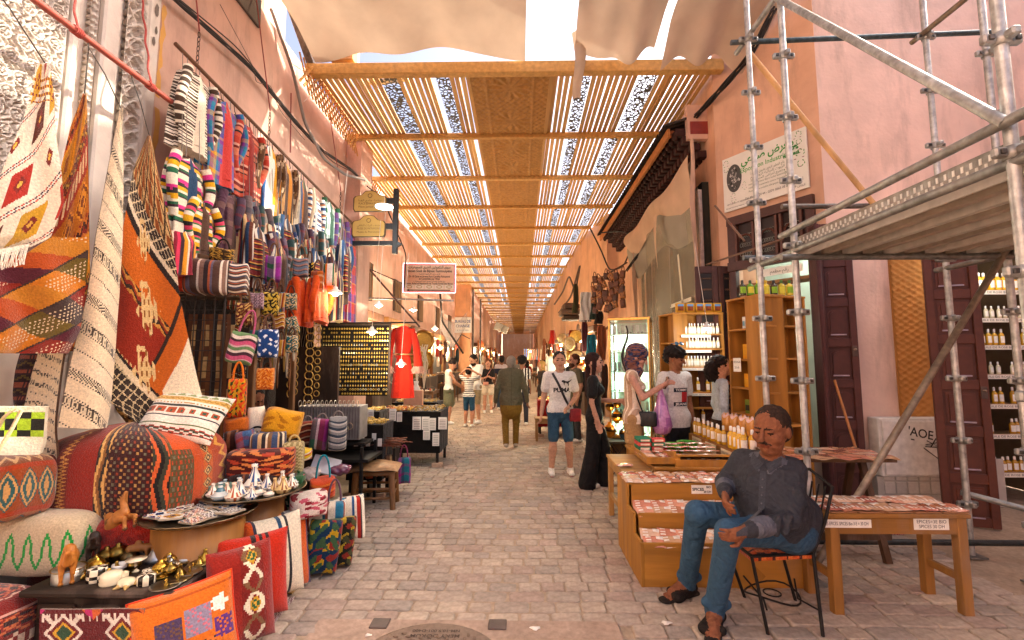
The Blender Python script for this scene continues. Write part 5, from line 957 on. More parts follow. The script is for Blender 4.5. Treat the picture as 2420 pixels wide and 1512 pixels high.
# panelled doors
def pdoor(name,label,a,b,z1,colr,npan,grille=False,arch=True,lock=None):
    a,b=np.array((*a,0.)),np.array((*b,0.));L=np.linalg.norm(b-a);rz=math.atan2(b[1]-a[1],b[0]-a[0]);t=thing(name,label,'door',(a+b)/2,rz);c=C(colr)
    st=.07;m=MB();m.box((0,.012,z1/2),(L-.01,.02,z1-.01),c*.8);obj('board',m,'paint',t)
    for s in (-1,1):m=MB();m.box((s*(L/2-st/2),-.006,z1/2),(st,.034,z1),c,bev=.005);obj('stile',m,'paint',t)
    zs=np.linspace(0,z1,npan+1)
    for i,z in enumerate(zs):m=MB();m.box((0,-.004,min(max(z,.05),z1-.05)),(L-2*st+.004,.028,.1),c,bev=.005);obj('rail',m,'paint',t)
    for i in range(npan):
        zc,hh=(zs[i]+zs[i+1])/2,(zs[i+1]-zs[i])-.16;w_=(L-2*st)*.82
        if grille and i==npan-1:
            m=MB()
            for s in np.linspace(-1,1,5):
                for s2 in np.linspace(-1,1,5):th=np.linspace(0,5.5,12);m.tube(np.stack([s*w_*.38+w_*.1*np.cos(th)*(1-th/9),np.full(12,-.012),zc+s2*hh*.38+w_*.1*np.sin(th)*(1-th/9)],-1),.004,'#7a5a44',4,False)
            obj('grille',m,'iron',t);m=MB();m.box((0,-.0,zc),(w_*1.05,.008,hh*1.05),'#1c1512');obj('grille_back',m,'paint',t);continue
        m=MB();n=14;th=np.linspace(0,PI,n);top=[(w_/2*math.cos(q_),0,zc+hh/2-w_*.3+w_*.3*math.sin(q_)) for q_ in th] if arch else [(w_/2,0,zc+hh/2),(-w_/2,0,zc+hh/2)]
        pts=np.array([(-w_/2,0,zc-hh/2),(w_/2,0,zc-hh/2)]+top)+(0,-.004,0);m.poly(pts,c*1.06,(0,.01,0));ins=(pts-(0,0,zc))*(.8,1,.86)+(0,-.012,zc);m.poly(ins,c*.95,(0,.012,0));o=obj('panel',m,'paint',t)
        m=MB();m.box((0,-.016,zc-hh/2+.008),(w_*.86,.01,.016),C('#a99aa8'),bev=.004);obj('worn_ledge',m,'paint',o)
    if lock:m=MB();m.box((L/2-st*.6,-.028,lock),(.05,.012,.12),'#5a4c46',bev=.004);m.lathe([(.012,0),(.014,.02),(0,.024)],(L/2-st*.6,-.034,lock+.02),'#8a7a6a',10,rot=rotm(PI/2));obj('lock',m,'iron',t)
    return t
A1,B1=at(1938,800,5.2),at(2008,800,5.15)
pdoor('folding_door','dark maroon arched panel door leaf with worn ledges by the pink wall',(A1[0],5.2),(B1[0]+.06,5.12),3.18,'#4e2824',7,lock=1.72);A0=at(1912,800,5.3);pdoor('folding_door','narrow maroon door leaf folded behind the arched one',(A0[0],5.05),(A1[0]-.01,5.25),3.15,'#4a2222',7)
pdoor('shop_door','red brown timber shop door standing open beside the scaffold',(4.22,4.78),(4.62,4.62),2.75,'#5c2f20',6,arch=False,lock=1.3)
p1,p2=at(1643,700,6.4),at(1695,700,6.4);p3_=at(1745,700,6.45);zt_=at(1690,630,6.4)[2]
pdoor('grilled_shutter','dark brown shutter leaf with an iron grille beside the sheeted bay',(p1[0],6.40),(p2[0]-.004,6.36),zt_,'#4a2a22',3,True);pdoor('grilled_shutter','dark brown shutter leaf with an iron grille next to the doorway',(p2[0]+.004,6.36),(p3_[0],6.42),zt_,'#4a2a22',3,True)
# ---- doorway transom, sign, shop interior on the skewed wall
t=thing('carved_transom','dark carved wooden transom with arched iron grilles over the doorway','transom',skew(LS/2,2.78))
def sk_box(m,s0,s1,z0,z1,o0,o1,c):m.poly([skew(s0,z0,o0),skew(s1,z0,o0),skew(s1,z1,o0),skew(s0,z1,o0)],c,(SN[0]*(o1-o0),SN[1]*(o1-o0),0))
m=MB();sk_box(m,.16,LS-.1,2.86,2.98,-.02,.07,'#4a2a22');sk_box(m,.16,LS-.1,3.5,3.62,-.02,.06,'#4a2a22');sk_box(m,.16,.26,0,3.6,-.04,.04,'#472822');sk_box(m,LS-.2,LS-.1,0,3.6,-.04,.04,'#472822');sk_box(m,.16,LS-.1,2.98,3.5,-.03,-.01,'#2a1a16');obj('frame',m,'paint',t,world=True)
for k in range(3):
    s0=.27+k*(LS-.48)/3;s1=s0+(LS-.48)/3-.03;m=MB();sk_box(m,s0,s0+.03,2.99,3.49,0,.05,'#5a3428');sk_box(m,s1-.03,s1,2.99,3.49,0,.05,'#5a3428');obj('mullion',m,'paint',t,world=True)
    m=MB();th=np.linspace(0,PI,14);cs,rad=(s0+s1)/2,(s1-s0)/2-.05
    m.tube([skew(cs+rad*math.cos(a),3.26+rad*.9*math.sin(a),.02) for a in th],.014,'#5a3428',6)
    for a in range(5):
        for b_ in range(3):
            th2=np.linspace(0,6,12);m.tube([skew(cs-rad*.75+rad*.375*a+.03*math.cos(w_)*(1-w_/8),3.06+b_*.13+.04*math.sin(w_)*(1-w_/8),.01) for w_ in th2],.0035,'#8a8a80',4,False)
    obj('arched_grille',m,'iron',t,world=True)
t=thing('exhibition_board','white exhibition board with green lettering above the doorway','sign',skew(LS*.5,3.66,.04))
# board corners measured in the photo, on the skewed wall
def onskew(x,y,off=.05):
    r=ray(x,y);p0=np.array((S0[0]+SN[0]*off,S0[1]+SN[1]*off));den=r[0]*SN[0]+r[1]*SN[1];k=(p0[0]*SN[0]+p0[1]*SN[1])/den;return np.array((0,0,CH))+r*k
TL,BL,TR,BR=onskew(1708,405),onskew(1716,528),onskew(1902,268),onskew(1908,412)
sL=(TL[:2]-S0) @ SDIR;sR=(TR[:2]-S0) @ SDIR;zT_=(TL[2]+TR[2])/2;zB_=(BL[2]+BR[2])/2;sL,sR=min(sL,sR),max(sL,sR)
m=MB();sk_box(m,sL,sR,zB_,zT_,.03,.05,'#d9d6cc');obj('panel',m,'print',t,world=True)
SX=np.array((SDIR[0],SDIR[1],0));SZ=np.array((0,0,1.));sw,sh=sR-sL,zT_-zB_
sp=lambda fx,fz:skew(sL+sw*fx,zB_+sh*fz,.053)
m=MB();letters(m,'معرض صناعي',sp(.56,.83),SX,SZ,sh*.2,'#3a8a3c',arabic=True,bold=.004,wide=sw*.62);letters(m,'Exposition Industrielle',sp(.54,.66),SX,SZ,sh*.12,'#4a9a4c',wide=sw*.62,bold=.001)
letters(m,'100%',sp(.84,.72),SX,SZ,sh*.1,'#2f7a34',bold=.004);letters(m,'NATUREL',sp(.84,.62),SX,SZ,sh*.06,'#2f7a34',bold=.003);obj('green_lettering',m,'print',t,world=True)
m=MB()
for i,(s_,a) in enumerate((('بائع العطور الزهور عضوي المقطرة',1),('الزيوت النباتية الروماتيزم',1),('وجميع أمراض الحساسية',1),('vente de parfums fleurs huiles essentielles',0),('médicinales traitement contre rhumatisme',0),('Plantes et des maladies allergiques et asthme',0))):letters(m,s_,sp(.56,.55-i*.062),SX,SZ,sh*(.06 if a else .045),'#3a5a3a',arabic=bool(a),wide=sw*(.4 if a else .46))
letters(m,'Tél. Mag: 0524 44 - GSM: 0665 08 00 70',sp(.56,.13),SX,SZ,sh*.06,'#2c3430',wide=sw*.56);letters(m,'ABAOUBAIDA. MY ABDERRAHMAN',sp(.2,.12),SX,SZ,sh*.04,'#2c3430',wide=sw*.32);letters(m,'86 Souk Kchachbia Nejjarine - Marrakech',sp(.2,.05),SX,SZ,sh*.036,'#2c3430',wide=sw*.34);letters(m,'أبا عبيدة',sp(.88,.16),SX,SZ,sh*.06,'#2c3430',arabic=True);letters(m,'99 سوق',sp(.9,.07),SX,SZ,sh*.05,'#2c3430');obj('small_lettering',m,'print',t,world=True)['kind']='stuff'
m=MB();th=np.linspace(0,2*PI,24)[:-1];m.poly([sp(.15+.1*math.cos(a),.58+.26*math.sin(a)) for a in th],'#4a4a48');r2=np.random.default_rng(3)
for k in range(46):
    a,rad=r2.uniform(0,6.28),r2.uniform(0,.85);q=sp(.15+.1*rad*math.cos(a),.58+.26*rad*math.sin(a))+np.array((SN[0],SN[1],0))*.002;w_=r2.uniform(.008,.02);m.add([q+SX*w_,q+SZ*w_*1.4,q-SX*w_,q-SZ*w_],[[0,1,2,3]],C(('#8a8a86','#b8b6b0','#2c2c2c')[k % 3]))
obj('photograph',m,'print',t,world=True)
m=MB()
for (fx,fz,sc_,n_) in ((.05,.85,.12,12),(.28,.38,.08,9),(.92,.86,.12,16),(.93,.52,.16,16),(.78,.38,.08,12),(.13,.22,.1,12)):
    for k in range(n_):a=k/n_*6.28;q=sp(fx,fz)+SX*(sc_*.35*sw*math.cos(a)*(.5+.5*(k % 3)/2))+SZ*(sc_*.9*sh*math.sin(a));l=sc_*.2;d_=SX*math.cos(a*2)+SZ*math.sin(a*2);n2=SX*-math.sin(a*2)+SZ*math.cos(a*2);m.add([q-d_*l*.6,q+n2*l*.22,q+d_*l*.6,q-n2*l*.22],[[0,1,2,3]],C('#4a8a44' if k % 4 else '#8a5a6a'))
obj('leaf_prints',m,'print',t,world=True)
# shop interior behind the doorway
t=thing('herbalist_interior','lit green back room of the herbalist seen over the shelves','room',skew(LS/2,0,-1.2))
m=MB();sk_box(m,-.1,LS+.1,0,3.6,-1.35,-1.3,'#bfd0c0');obj('back_wall',m,'plaster',t,world=True);m=MB();sk_box(m,-.15,-.1,0,3.6,-1.35,-.36,'#8a7a68');sk_box(m,LS-.03,LS+.02,0,3.6,-1.35,-.36,'#8a7a68');obj('side_wall',m,'plaster',t,world=True);m=MB();sk_box(m,-.15,LS+.02,3.6,3.61,-1.4,-.36,'#8a7a68');obj('ceiling',m,'plaster',t,world=True)
m=MB();sk_box(m,.16,LS-.1,2.62,2.66,-.3,-.02,'#8a6238');obj('shelf',m,'wood',t,world=True)
ld=bpy.data.lights.new('shop_lamp','POINT');ld.energy=9;ld.color=(.9,1,.93);ld.shadow_soft_size=.1;lo=bpy.data.objects.new('shop_lamp',ld);col.objects.link(lo);lo.location=tuple(skew(LS*.5,3.3,-.7));lo.parent=t;lo.location=tuple(np.array(lo.location)-np.array(t.location))
m=MB();m.ball(skew(LS*.5,3.38,-.7),.05,'#f4fff8',10,8);obj('bulb',m,'glow',t,world=True)
m=MB();sk_box(m,.55,1.1,2.72,2.82,-.02,-.012,'#e6e4da');o=tag(obj('paper_note',m,'paper'),'handwritten paper strip pinned inside the doorway','note');mm=MB();letters(mm,'رقم مطعم',skew(.82,2.77,-.008),SX,SZ,.06,'#4a5a4a',arabic=True);obj('writing',mm,'print',o,world=True)
# right-hand shop interior
t=thing('right_shop','shelved bottle shop inside the doorway right of the scaffold','shop interior',(5.6,5.7,0))
for nm,c_,s_,cc in (('back_wall',(5.6,6.6,1.5),(1.9,.05,3),'#7a6a54'),('side_wall',(6.33,6.0,1.5),(.05,1.2,3),'#7a6a54'),('inner_wall',(4.9,6.1,1.5),(.05,1.0,3),'#6a5a48'),('ceiling',(5.6,6.0,2.98),(1.6,1.2,.05),'#8a7a64')):m=MB();m.box(c_,s_,C(cc));obj(nm,m,'plaster',t,world=True)
SHZ=[.35,.78,1.12,1.46,1.8,2.12,2.45]
for z in SHZ:m=MB();m.box((5.75,5.55,z-.012),(1.05,.26,.024),C('#8a6a44'));obj('shelf',m,'wood',t,world=True)
for x in (5.24,6.28):m=MB();m.box((x,5.56,1.35),(.03,.28,2.7),C('#8a6a44'));obj('shelf_side',m,'wood',t,world=True)
ld=bpy.data.lights.new('shelf_lamp','POINT');ld.energy=4;ld.color=(1,.93,.8);ld.shadow_soft_size=.1;lo=bpy.data.objects.new('shelf_lamp',ld);col.objects.link(lo);lo.location=(5.2-5.6,5.05-5.7,2.75);lo.parent=t;m=MB();m.ball((5.2,5.05,2.86),.05,'#fff6e4');obj('bulb',m,'glow',t,world=True)
# ---- bottles
def bottle_proto(label,body,capc,h,r,lab='#ece8de',square=False,mat='gloss',group=None):
    t=thing('oil_bottle',label,'bottle',group=group)
    m=MB();m.lathe([(r*.95,0),(r,.006),(r,h*.62),(r*.75,h*.7),(r*.36,h*.76),(r*.36,h*.8),(0,h*.8)],(0,0,0),body,12);obj('body',m,mat,t)
    m=MB();m.lathe([(r*.42,h*.79),(r*.42,h*.97),(r*.25,h),(0,h)],(0,0,0),capc,10);obj('cap',m,'plastic',t)
    m=MB();th=np.linspace(-2.6,-.5,9);R=np.stack([np.stack([r*1.02*np.cos(th),r*1.02*np.sin(th),np.full(9,z)],-1) for z in np.linspace(h*.14,h*.55,7)]);m.grid(R,lambda u,v:pick((fr(v*3)>.35) & (fr(v*3)<.75) & (np.abs(u-.5)<.32),C('#8a8a7c'),C(lab)+0*u[...,None]));obj('label',m,'paper',t);return t
def row(proto,pts,label,group,used=[0]):
    for i,p in enumerate(pts):
        if i and RNG.random()<.07:continue
        p=np.asarray(p,float)+(RNG.normal(0,.004),RNG.normal(0,.012),0)
        o=proto if proto.get('_n',0)==0 else copy_tree(proto)
        proto['_n']=1;o.location=tuple(float(v) for v in p);o['label']=label;o['group']=group
        o.rotation_euler=(0,0,RNG.normal(0,.12))
    return
# ---- wooden shelf units
def unit_shelf(name,label,a,b,z0,z1,dep,levels,colr='#a8722e',ncol=1,plank_back=True):
    a,b=np.array((*a,0.)),np.array((*b,0.));L=np.linalg.norm(b-a);rz=math.atan2(b[1]-a[1],b[0]-a[0]);t=thing(name,label,'shelf',((a+b)/2)+(0,0,z0),rz);H_=z1-z0;c=C(colr)
    m=MB();m.box((0,dep,H_/2),(L,.012,H_),c*1.05);obj('back_panel',m,'wood',t)
    for k in range(ncol+1):m=MB();m.box((-L/2+L*k/ncol,dep/2,H_/2),(.026,dep,H_),c,bev=.003);obj('side_panel',m,'wood',t)
    for z in levels:m=MB();m.box((0,dep/2-.004,z-z0),(L-.028,dep-.016,.022),c*1.08,bev=.002);obj('shelf_board',m,'woodx',t)
    m=MB();m.box((0,dep/2,H_+.011),(L+.03,dep+.02,.022),c*1.05,bev=.003);obj('top_board',m,'wood',t);return t,rz
YA=6.25;pA,pB=at(1597,870,YA),at(1707,870,YA);zA=at(1650,742,YA)[2];LV=[at(1650,y_,YA)[2] for y_ in (825,868,928,965,1000)]
unit_shelf('bottle_shelf','open pine shelf of white capped oil bottles beside the shutters',(pA[0],YA),(pB[0]+.03,YA),.0,zA,.24,LV+[at(1650,790,YA)[2]-.0])
pC=at(1562,870,YA+.3);unit_shelf('corner_shelf','narrow pine shelf wing angled off the bottle shelf',(pC[0],YA+.32),(pA[0]-.02,YA+.0),.0,zA-.01,.22,[at(1580,y_,YA)[2] for y_ in (810,880,940)])
bp1=bottle_proto('x','#d8cfae','#f0eee8',.145,.021);bp2=bottle_proto('x','#c89a2c','#efece4',.19,.026);bp3=bottle_proto('x','#d8a82a','#f2efe8',.21,.034);bp4=bottle_proto('x','#b5862a','#efe8dc',.17,.028)
def shelfrow(proto,x0,x1,y,Y,n,label,group,z=None):p,q=at(x0,y,Y),at(x1,y,Y);row(proto,[p+(q-p)*k/(n-1) for k in range(n)],label,group)
gS='bottles on the pine bottle shelf'
for yy,lb in ((790,'clear oil bottle with white cap on the upper row of the bottle shelf'),(824,'clear oil bottle with white cap on the second row of the bottle shelf')):
    z=at(1650,yy,YA)[2]+.012;row(bp1,[(x,YA+.06,z) for x in np.linspace(pA[0]+.05,pB[0]-.03,14)],lb,gS)
z=LV[1]+.012;row(bp1,[(x,YA+.05,z) for x in np.linspace(pA[0]+.05,pB[0]-.03,13)],'clear oil bottle with white cap on the third row behind the curly haired woman',gS);z=LV[2]+.012;row(bp2,[(x,YA+.05,z) for x in np.linspace(pA[0]+.04,pB[0]-.05,9)],'amber oil bottle with printed label on the fourth row',gS);z=LV[4]+.012;row(bp2,[(x,YA+.05,z) for x in np.linspace(pA[0]+.05,pB[0]-.1,4)],'lone amber bottle on the lowest visible row',gS)
for k,yy in enumerate((792,828,870,930)):
    for j,fx in enumerate((.3,.62)):z=at(1650,yy,YA)[2];m=MB();x=pA[0]+(pB[0]-pA[0])*fx;m.box((x,YA-.006,z-.012),(.2,.004,.035),'#e9e4d8');o=tag(obj('price_strip',m,'paper'),'white handwritten price strip on row %s of the bottle shelf, %s half' % (('one','two','three','four')[k],('left','right')[j]),'price tag');mm=MB();letters(mm,'HUILE DE CACTUS BIO',(x,YA-.0085,z-.012),(1,0,0),(0,0,1),.02,'#3a3a38',wide=.18);obj('writing',mm,'print',o,world=True)
for i,xx in enumerate((1612,1635,1658,1678,1700)):
    p=at(xx,740,YA);m=MB();m.box((0,0,.068),(.105,.07,.136),'#c8962c');o=thing('cactus_oil_box','yellow printed box on top of the bottle shelf','box',(p[0],YA+.08,zA+.023),0,'boxes on top of the bottle shelf');obj('carton',m,'paper',o);m=MB();U,V=np.meshgrid(np.linspace(-.04,.04,12),np.linspace(.03,.12,14),indexing='ij');m.grid(np.stack([U,np.full(U.shape,-.0365),V],-1),lambda u,v:pick(u>.68,C('#5a8fc8'),pick(np.abs(np.sin(v*25+u*20))<.55,C('#a8481c'),C('#4a3418'))));obj('picture',m,'print',o)
# unit B (two wings)
YB=4.95;q1,q2,q3=at(1724,850,5.35),at(1803,850,4.82),at(1908,850,5.0);zB=at(1800,702,YB)[2]
LVB=[at(1760,y_,5.1)[2] for y_ in (778,850,918,980)]
tB,rzB=unit_shelf('henna_shelf','pine shelf wing with henna boxes facing the lane',(q1[0],5.35),(q2[0],4.86),0,zB,.3,LVB);LVC=[at(1860,y_,5.0)[2] for y_ in (772,848,928,1005,1080)]
unit_shelf('empty_shelf','empty five tier pine shelf behind the scaffold',(q2[0]+.02,4.83),(q3[0],5.0),0,zB-.01,.22,LVC,'#b07a34')
m=MB();pq=at(1801,850,4.8);m.box((q2[0]+.0,4.80,zB/2),(.075,.03,zB),C('#a8742e'),rot=rotm(0,0,.2),bev=.004);tag(obj('corner_post',m,'wood'),'wide knotty pine post joining the two shelf wings','post')
dB=np.array((math.cos(rzB),math.sin(rzB),0));nB=np.array((-dB[1],dB[0],0));oB=np.array((q1[0],5.35,0))
def onB(s,z,d=.06):return oB+dB*s+nB*d+np.array((0,0,z))
for (k,lv,n_,w_,h_,cs,lb) in ((0,LVB[0],5,.045,.13,('#d8d4cc','#7aa8b8','#c8c4bc'),'pale blue and white carton on the top tier of the henna shelf'),(1,LVB[1],4,.07,.16,('#d8961c','#e0a42c'),'yellow carton on the second tier of the henna shelf'),(2,LVB[2]+.0,4,.07,.15,('#d8961c','#e0a42c','#efe8dc'),'yellow carton on the third tier of the henna shelf'),(3,LVB[3],3,.08,.15,('#6a7a2c','#3a3a2c'),'green and black carton on the lowest tier of the henna shelf')):
    for i in range(n_):m=MB();s_=.24+i*(w_+.006);m.box(onB(s_,lv+.012+h_/2),(w_,.08,h_),cs[i % len(cs)],rot=rotm(0,0,rzB),bev=.002);m.box(onB(s_,lv+.012+h_*.42,.018),(w_*.7,.003,h_*.4),C(cs[(i+1) % len(cs)])*.8,rot=rotm(0,0,rzB));tag(obj('henna_box',m,'paper'),lb,'box','cartons on the henna shelf')
m=MB();p=at(1742,862,5.1);m.box(p,(.12,.004,.15),'#efece2',rot=rotm(0,0,rzB));o=tag(obj('price_card',m,'paper'),'white card reading HENNA on the shelf wing','price tag');mm=MB();fX=dB;letters(mm,'HENNA',p+(0,0,.03)-nB*.004,fX,(0,0,1),.036,'#2c2c2a');letters(mm,'20 dh',p-(0,0,.03)-nB*.004,fX,(0,0,1),.034,'#2c2c2a');obj('writing',mm,'print',o,world=True)
for i,(c_,cc) in enumerate((('#2c3018','#1c1c18'),('#5a9a1c','#2c4a1c'),('#5a9a1c','#e0d42c'),('#d8c02c','#b89a1c'),('#3a2c18','#1c1c18'),('#c8b83a','#3a6a1c'),('#d8c84a','#3a6a1c'))):
    pr=bottle_proto(('dark','green','lime','yellow','brown','olive','pale yellow')[i]+' oil bottle standing on top of the empty shelf',c_,cc,.17,.036,'#d8d04a' if i % 2 else '#8ab83a',group='bottles on top of the empty shelf');pr.location=tuple(np.array((q2[0]-.1+i*.085,4.98,zB+.022)))
for i,(x0,y0,x1,y1) in enumerate(((1712,735,1724,850),(1716,770,1726,850))):pass
# ---- spice counter
t=thing('spice_counter','stepped wooden spice counter with packets on three tiers','counter',(1.45,3.7,0));WO=C('#a9752e')
z1,z2,z3=at(1520,1283,3.42)[2],at(1505,1212,3.62)[2],at(1490,1140,3.84)[2];XA,XB=.885,2.03
for nm,c_,s_ in (('front_panel',((XA+XB)/2,3.43,z1/2),(XB-XA,.02,z1)),('lower_tier',((XA+XB)/2,3.53,z1-.045),(XB-XA-.04,.19,.018)),('middle_riser',((XA+XB)/2,3.63,(z1+z2)/2-.05),(XB-XA-.04,.018,z2-z1+.1)),('middle_tier',((XA+XB)/2,3.73,z2-.04),(XB-XA-.04,.19,.018)),('top_riser',((XA+XB)/2,3.84,(z2+z3)/2-.05),(XB-XA-.04,.018,z3-z2+.1)),('top_board',((XA+XB)/2,4.0,z3-.01),(XB-XA,.34,.02)),('back_panel',((XA+XB)/2,4.17,z3/2),(XB-XA,.02,z3-.02))):m=MB();m.box(c_,s_,WO*RNG.uniform(.85,1.1),bev=.004);obj(nm,m,'woodx',t,world=True)
for x in (XA-.011,XB+.011):m=MB();pr=np.array([(x-.01,3.42,0),(x-.01,4.18,0),(x-.01,4.18,z3),(x-.01,3.83,z3),(x-.01,3.83,z2),(x-.01,3.62,z2),(x-.01,3.62,z1),(x-.01,3.42,z1)]);m.poly(pr,WO,(.02,0,0));obj('side_panel',m,'wood',t,world=True)
m=MB();m.box(((XA+XB)/2+.12,3.417,z1*.35),(.26,.008,.2),WO*.8,rot=rotm(0,PI/4,0));obj('diamond_inlay',m,'wood',t,world=True)
SPC=[C(h) for h in ('#c8826a','#d89a80','#b87a5a','#c8a07c','#a85a48','#d8b49a')]
def packet_proto(i,w_=.15,l_=.11):
    m=MB();U,V=np.meshgrid(np.linspace(-1,1,9),np.linspace(-1,1,9),indexing='ij');z=.012*((1-U**4)*(1-V**4))**.5+.002*np.sin(5*U+7*V+i);c=SPC[i % 6]
    def f(u,v):return pick((u>.62) & (v>.6),C('#ece8e0'),pick((u>.7) & (v>.7),C('#8a2a3a'),pick((np.abs(v-.3)<.12) & (fr(u*4)<.6),C('#efe2d4'),c+0*u[...,None])))
    m.grid(np.stack([U*w_/2,V*l_/2,z+.002],-1),f);m.grid(np.stack([U*w_/2,V*l_/2,0*z],-1),c*.8,flip=True);me=m.mesh('spice_packet');me.materials.append(MATS['packet']);return me
mk('packet',.25,bump=.35,bscale=30,var=.22,vscale=30,spec=.6,coat=.5)
PK=[packet_proto(i) for i in range(6)]
def packets(xs,y,z,label,group,tilt=0.,ry=0.):
    for i,x in enumerate(xs):k=int(RNG.integers(6));tag(obj('spice_packet',PK[k],None,None,loc=(x,y,z+RNG.uniform(0,.004)),rot=(tilt+RNG.normal(0,.04),RNG.normal(0,.05),RNG.normal(0,.12)+ry)),label,'packet',group)
gP='spice packets on the stepped counter'
for yy in (3.47,3.56):packets(np.arange(XA+.09,XB-.05,.13),yy,z1-.026+(.035 if yy>3.5 else .012),'clear spice packet laid on the lowest tier of the stepped counter',gP,.42)
for yy in (3.68,3.77):packets(np.arange(XA+.09,XB-.05,.13),yy,z2-.022+(.035 if yy>3.7 else .012),'clear spice packet laid on the middle tier of the stepped counter',gP,.42)
for yy in (3.88,3.99,4.1):packets(np.arange(XA+.05,XB,.155),yy,z3+.004,'clear spice packet laid on the top board of the stepped counter',gP,.03)
m=MB();p=at(1659,1157,3.82);m.box((p[0],3.826,p[2]),(.165,.003,.068),'#efece4');o=tag(obj('price_card',m,'paper'),'white card reading SPICES BIO 20 DH on the stepped counter','price tag');mm=MB();letters(mm,'SPICES',(p[0]-.03,3.8235,p[2]),(1,0,0),(0,0,1),.032,'#1f1f1e',bold=.0008);letters(mm,'BIO',(p[0]+.055,3.8235,p[2]+.018),(1,0,0),(0,0,1),.022,'#1f1f1e',bold=.0006);letters(mm,'20 DH',(p[0]+.045,3.8235,p[2]-.018),(1,0,0),(0,0,1),.022,'#1f1f1e',bold=.0006);obj('writing',mm,'print',o,world=True)
# side table left of the counter and display trays behind
def simple_table(name,label,x0,x1,y0,y1,z,colr,leg=.05,apron=.08,legs=True,rails=True):
    t=thing(name,label,'table',((x0+x1)/2,(y0+y1)/2,0));c=C(colr);W_,D_=x1-x0,y1-y0
    m=MB();m.box((0,0,z-.014),(W_,D_,.028),c,bev=.004);obj('table_top',m,'woodx',t)
    for s in (-1,1):m=MB();m.box((0,s*(D_/2-.03),z-.03-apron/2),(W_-.06,.022,apron),c*.95);obj('apron',m,'woodx',t);m=MB();m.box((s*(W_/2-.03),0,z-.03-apron/2),(.022,D_-.082,apron),c*.9);obj('apron',m,'wood',t)
    for sx in (-1,1):
        for sy in (-1,1):m=MB();m.box((sx*(W_/2-leg*.75),sy*(D_/2-leg*.75),(z-.03)/2),(leg,leg,z-.03),c*.95,bev=.004);obj('leg',m,'wood',t)
        if rails:m=MB();m.box((sx*(W_/2-leg*.75),0,.22),(.028,D_-leg*2.4,.045),c*.85);obj('stretcher',m,'wood',t)
    return t
simple_table('side_table','pale low table with papered edges against the spice counter',.92,1.3,4.25,5.0,.62,'#b88a50');packets(np.linspace(.98,1.05,1),4.4,.63,'clear spice packet at the edge of the pale low table',gP)
simple_table('display_table','long pine display table of tilted spice trays behind the counter',1.2,2.05,4.2,5.35,.66,'#a8742e')
m=MB();m.box((1.72,4.55,.70),(.62,.6,.02),WO,rot=rotm(-.18),bev=.003);m.box((1.72,4.24,.68),(.64,.02,.08),WO);m.box((1.41,4.55,.7),(.02,.6,.08),WO,rot=rotm(-.18));tag(obj('tilted_tray',m,'wood'),'tilted wooden tray of spice packets on the display table','tray')
for yy in np.arange(4.3,4.85,.1):packets(np.arange(1.48,2.0,.13),yy,.715-(4.55-yy)*-.18*-1,'clear spice packet in the tilted tray','packets in the tilted tray',-.18)
m=MB();m.box((1.30,4.55,.69),(.3,.6,.02),WO,bev=.003);m.box((1.16,4.55,.71),(.018,.6,.06),WO);m.box((1.3,4.255,.71),(.3,.018,.06),WO);tag(obj('flat_tray',m,'wood'),'shallow wooden tray of loose packets beside the tilted tray','tray');packets(np.linspace(1.22,1.38,2),4.35,.71,'orange spice packet in the shallow tray','packets in the shallow tray');packets(np.linspace(1.22,1.38,2),4.5,.71,'orange spice packet in the shallow tray','packets in the shallow tray');packets(np.linspace(1.22,1.38,2),4.65,.71,'orange spice packet in the shallow tray','packets in the shallow tray')
for i in range(4):
    for j in range(3):p=at(1522+32*(j % 2),1083-12*i,4.75+.0*j);m=MB();m.box((p[0],4.75+.1*(j//2),.675+.04*i+.018),(.125,.09,.036),('#c8504a','#2f7a5a')[(i+j) % 2],bev=.003);m.box((p[0],4.704+.1*(j//2),.675+.04*i+.018),(.09,.003,.018),'#e6d0b8');tag(obj('soap_box',m,'paper'),('red','green')[(i+j) % 2]+' carton stacked at the end of the display table','box','cartons stacked on the display table')
def basket(label,p,r,colr):
    t=thing('plastic_basket',label,'basket',p);m=MB()
    for k in range(16):a=k/16*2*PI;m.tube([(r*.75*math.cos(a),r*.75*math.sin(a),.0),(r*math.cos(a+.12),r*math.sin(a+.12),.075)],.006,colr,5);
    for k in range(16):a=k/16*2*PI;m.tube([(r*.75*math.cos(a),r*.75*math.sin(a),.0),(r*math.cos(a-.12),r*math.sin(a-.12),.075)],.006,colr,5)
    obj('lattice',m,'plastic',t);m=MB();th=np.linspace(0,2*PI,30);m.tube(np.stack([r*np.cos(th),r*np.sin(th),0*th+.078],-1),.008,colr,6);obj('rim',m,'plastic',t);m=MB();m.lathe([(0,.0),(r*.78,.0),(r*.76,.01),(r*.9,.045),(r*.5,.055),(0,.058)],(0,0,0),'#a8602c',20);obj('contents',m,'stone',t)
basket('orange plastic basket beside the soap cartons',(at(1557,1075,4.8)[0],4.8,.67),.085,'#d8501c');basket('lime green plastic basket on the display table',(at(1592,1072,4.85)[0],4.85,.67),.11,'#5ab82c');basket('green plastic basket by the bottles',(at(1625,1066,5.0)[0],5.0,.67),.1,'#4aa82c')
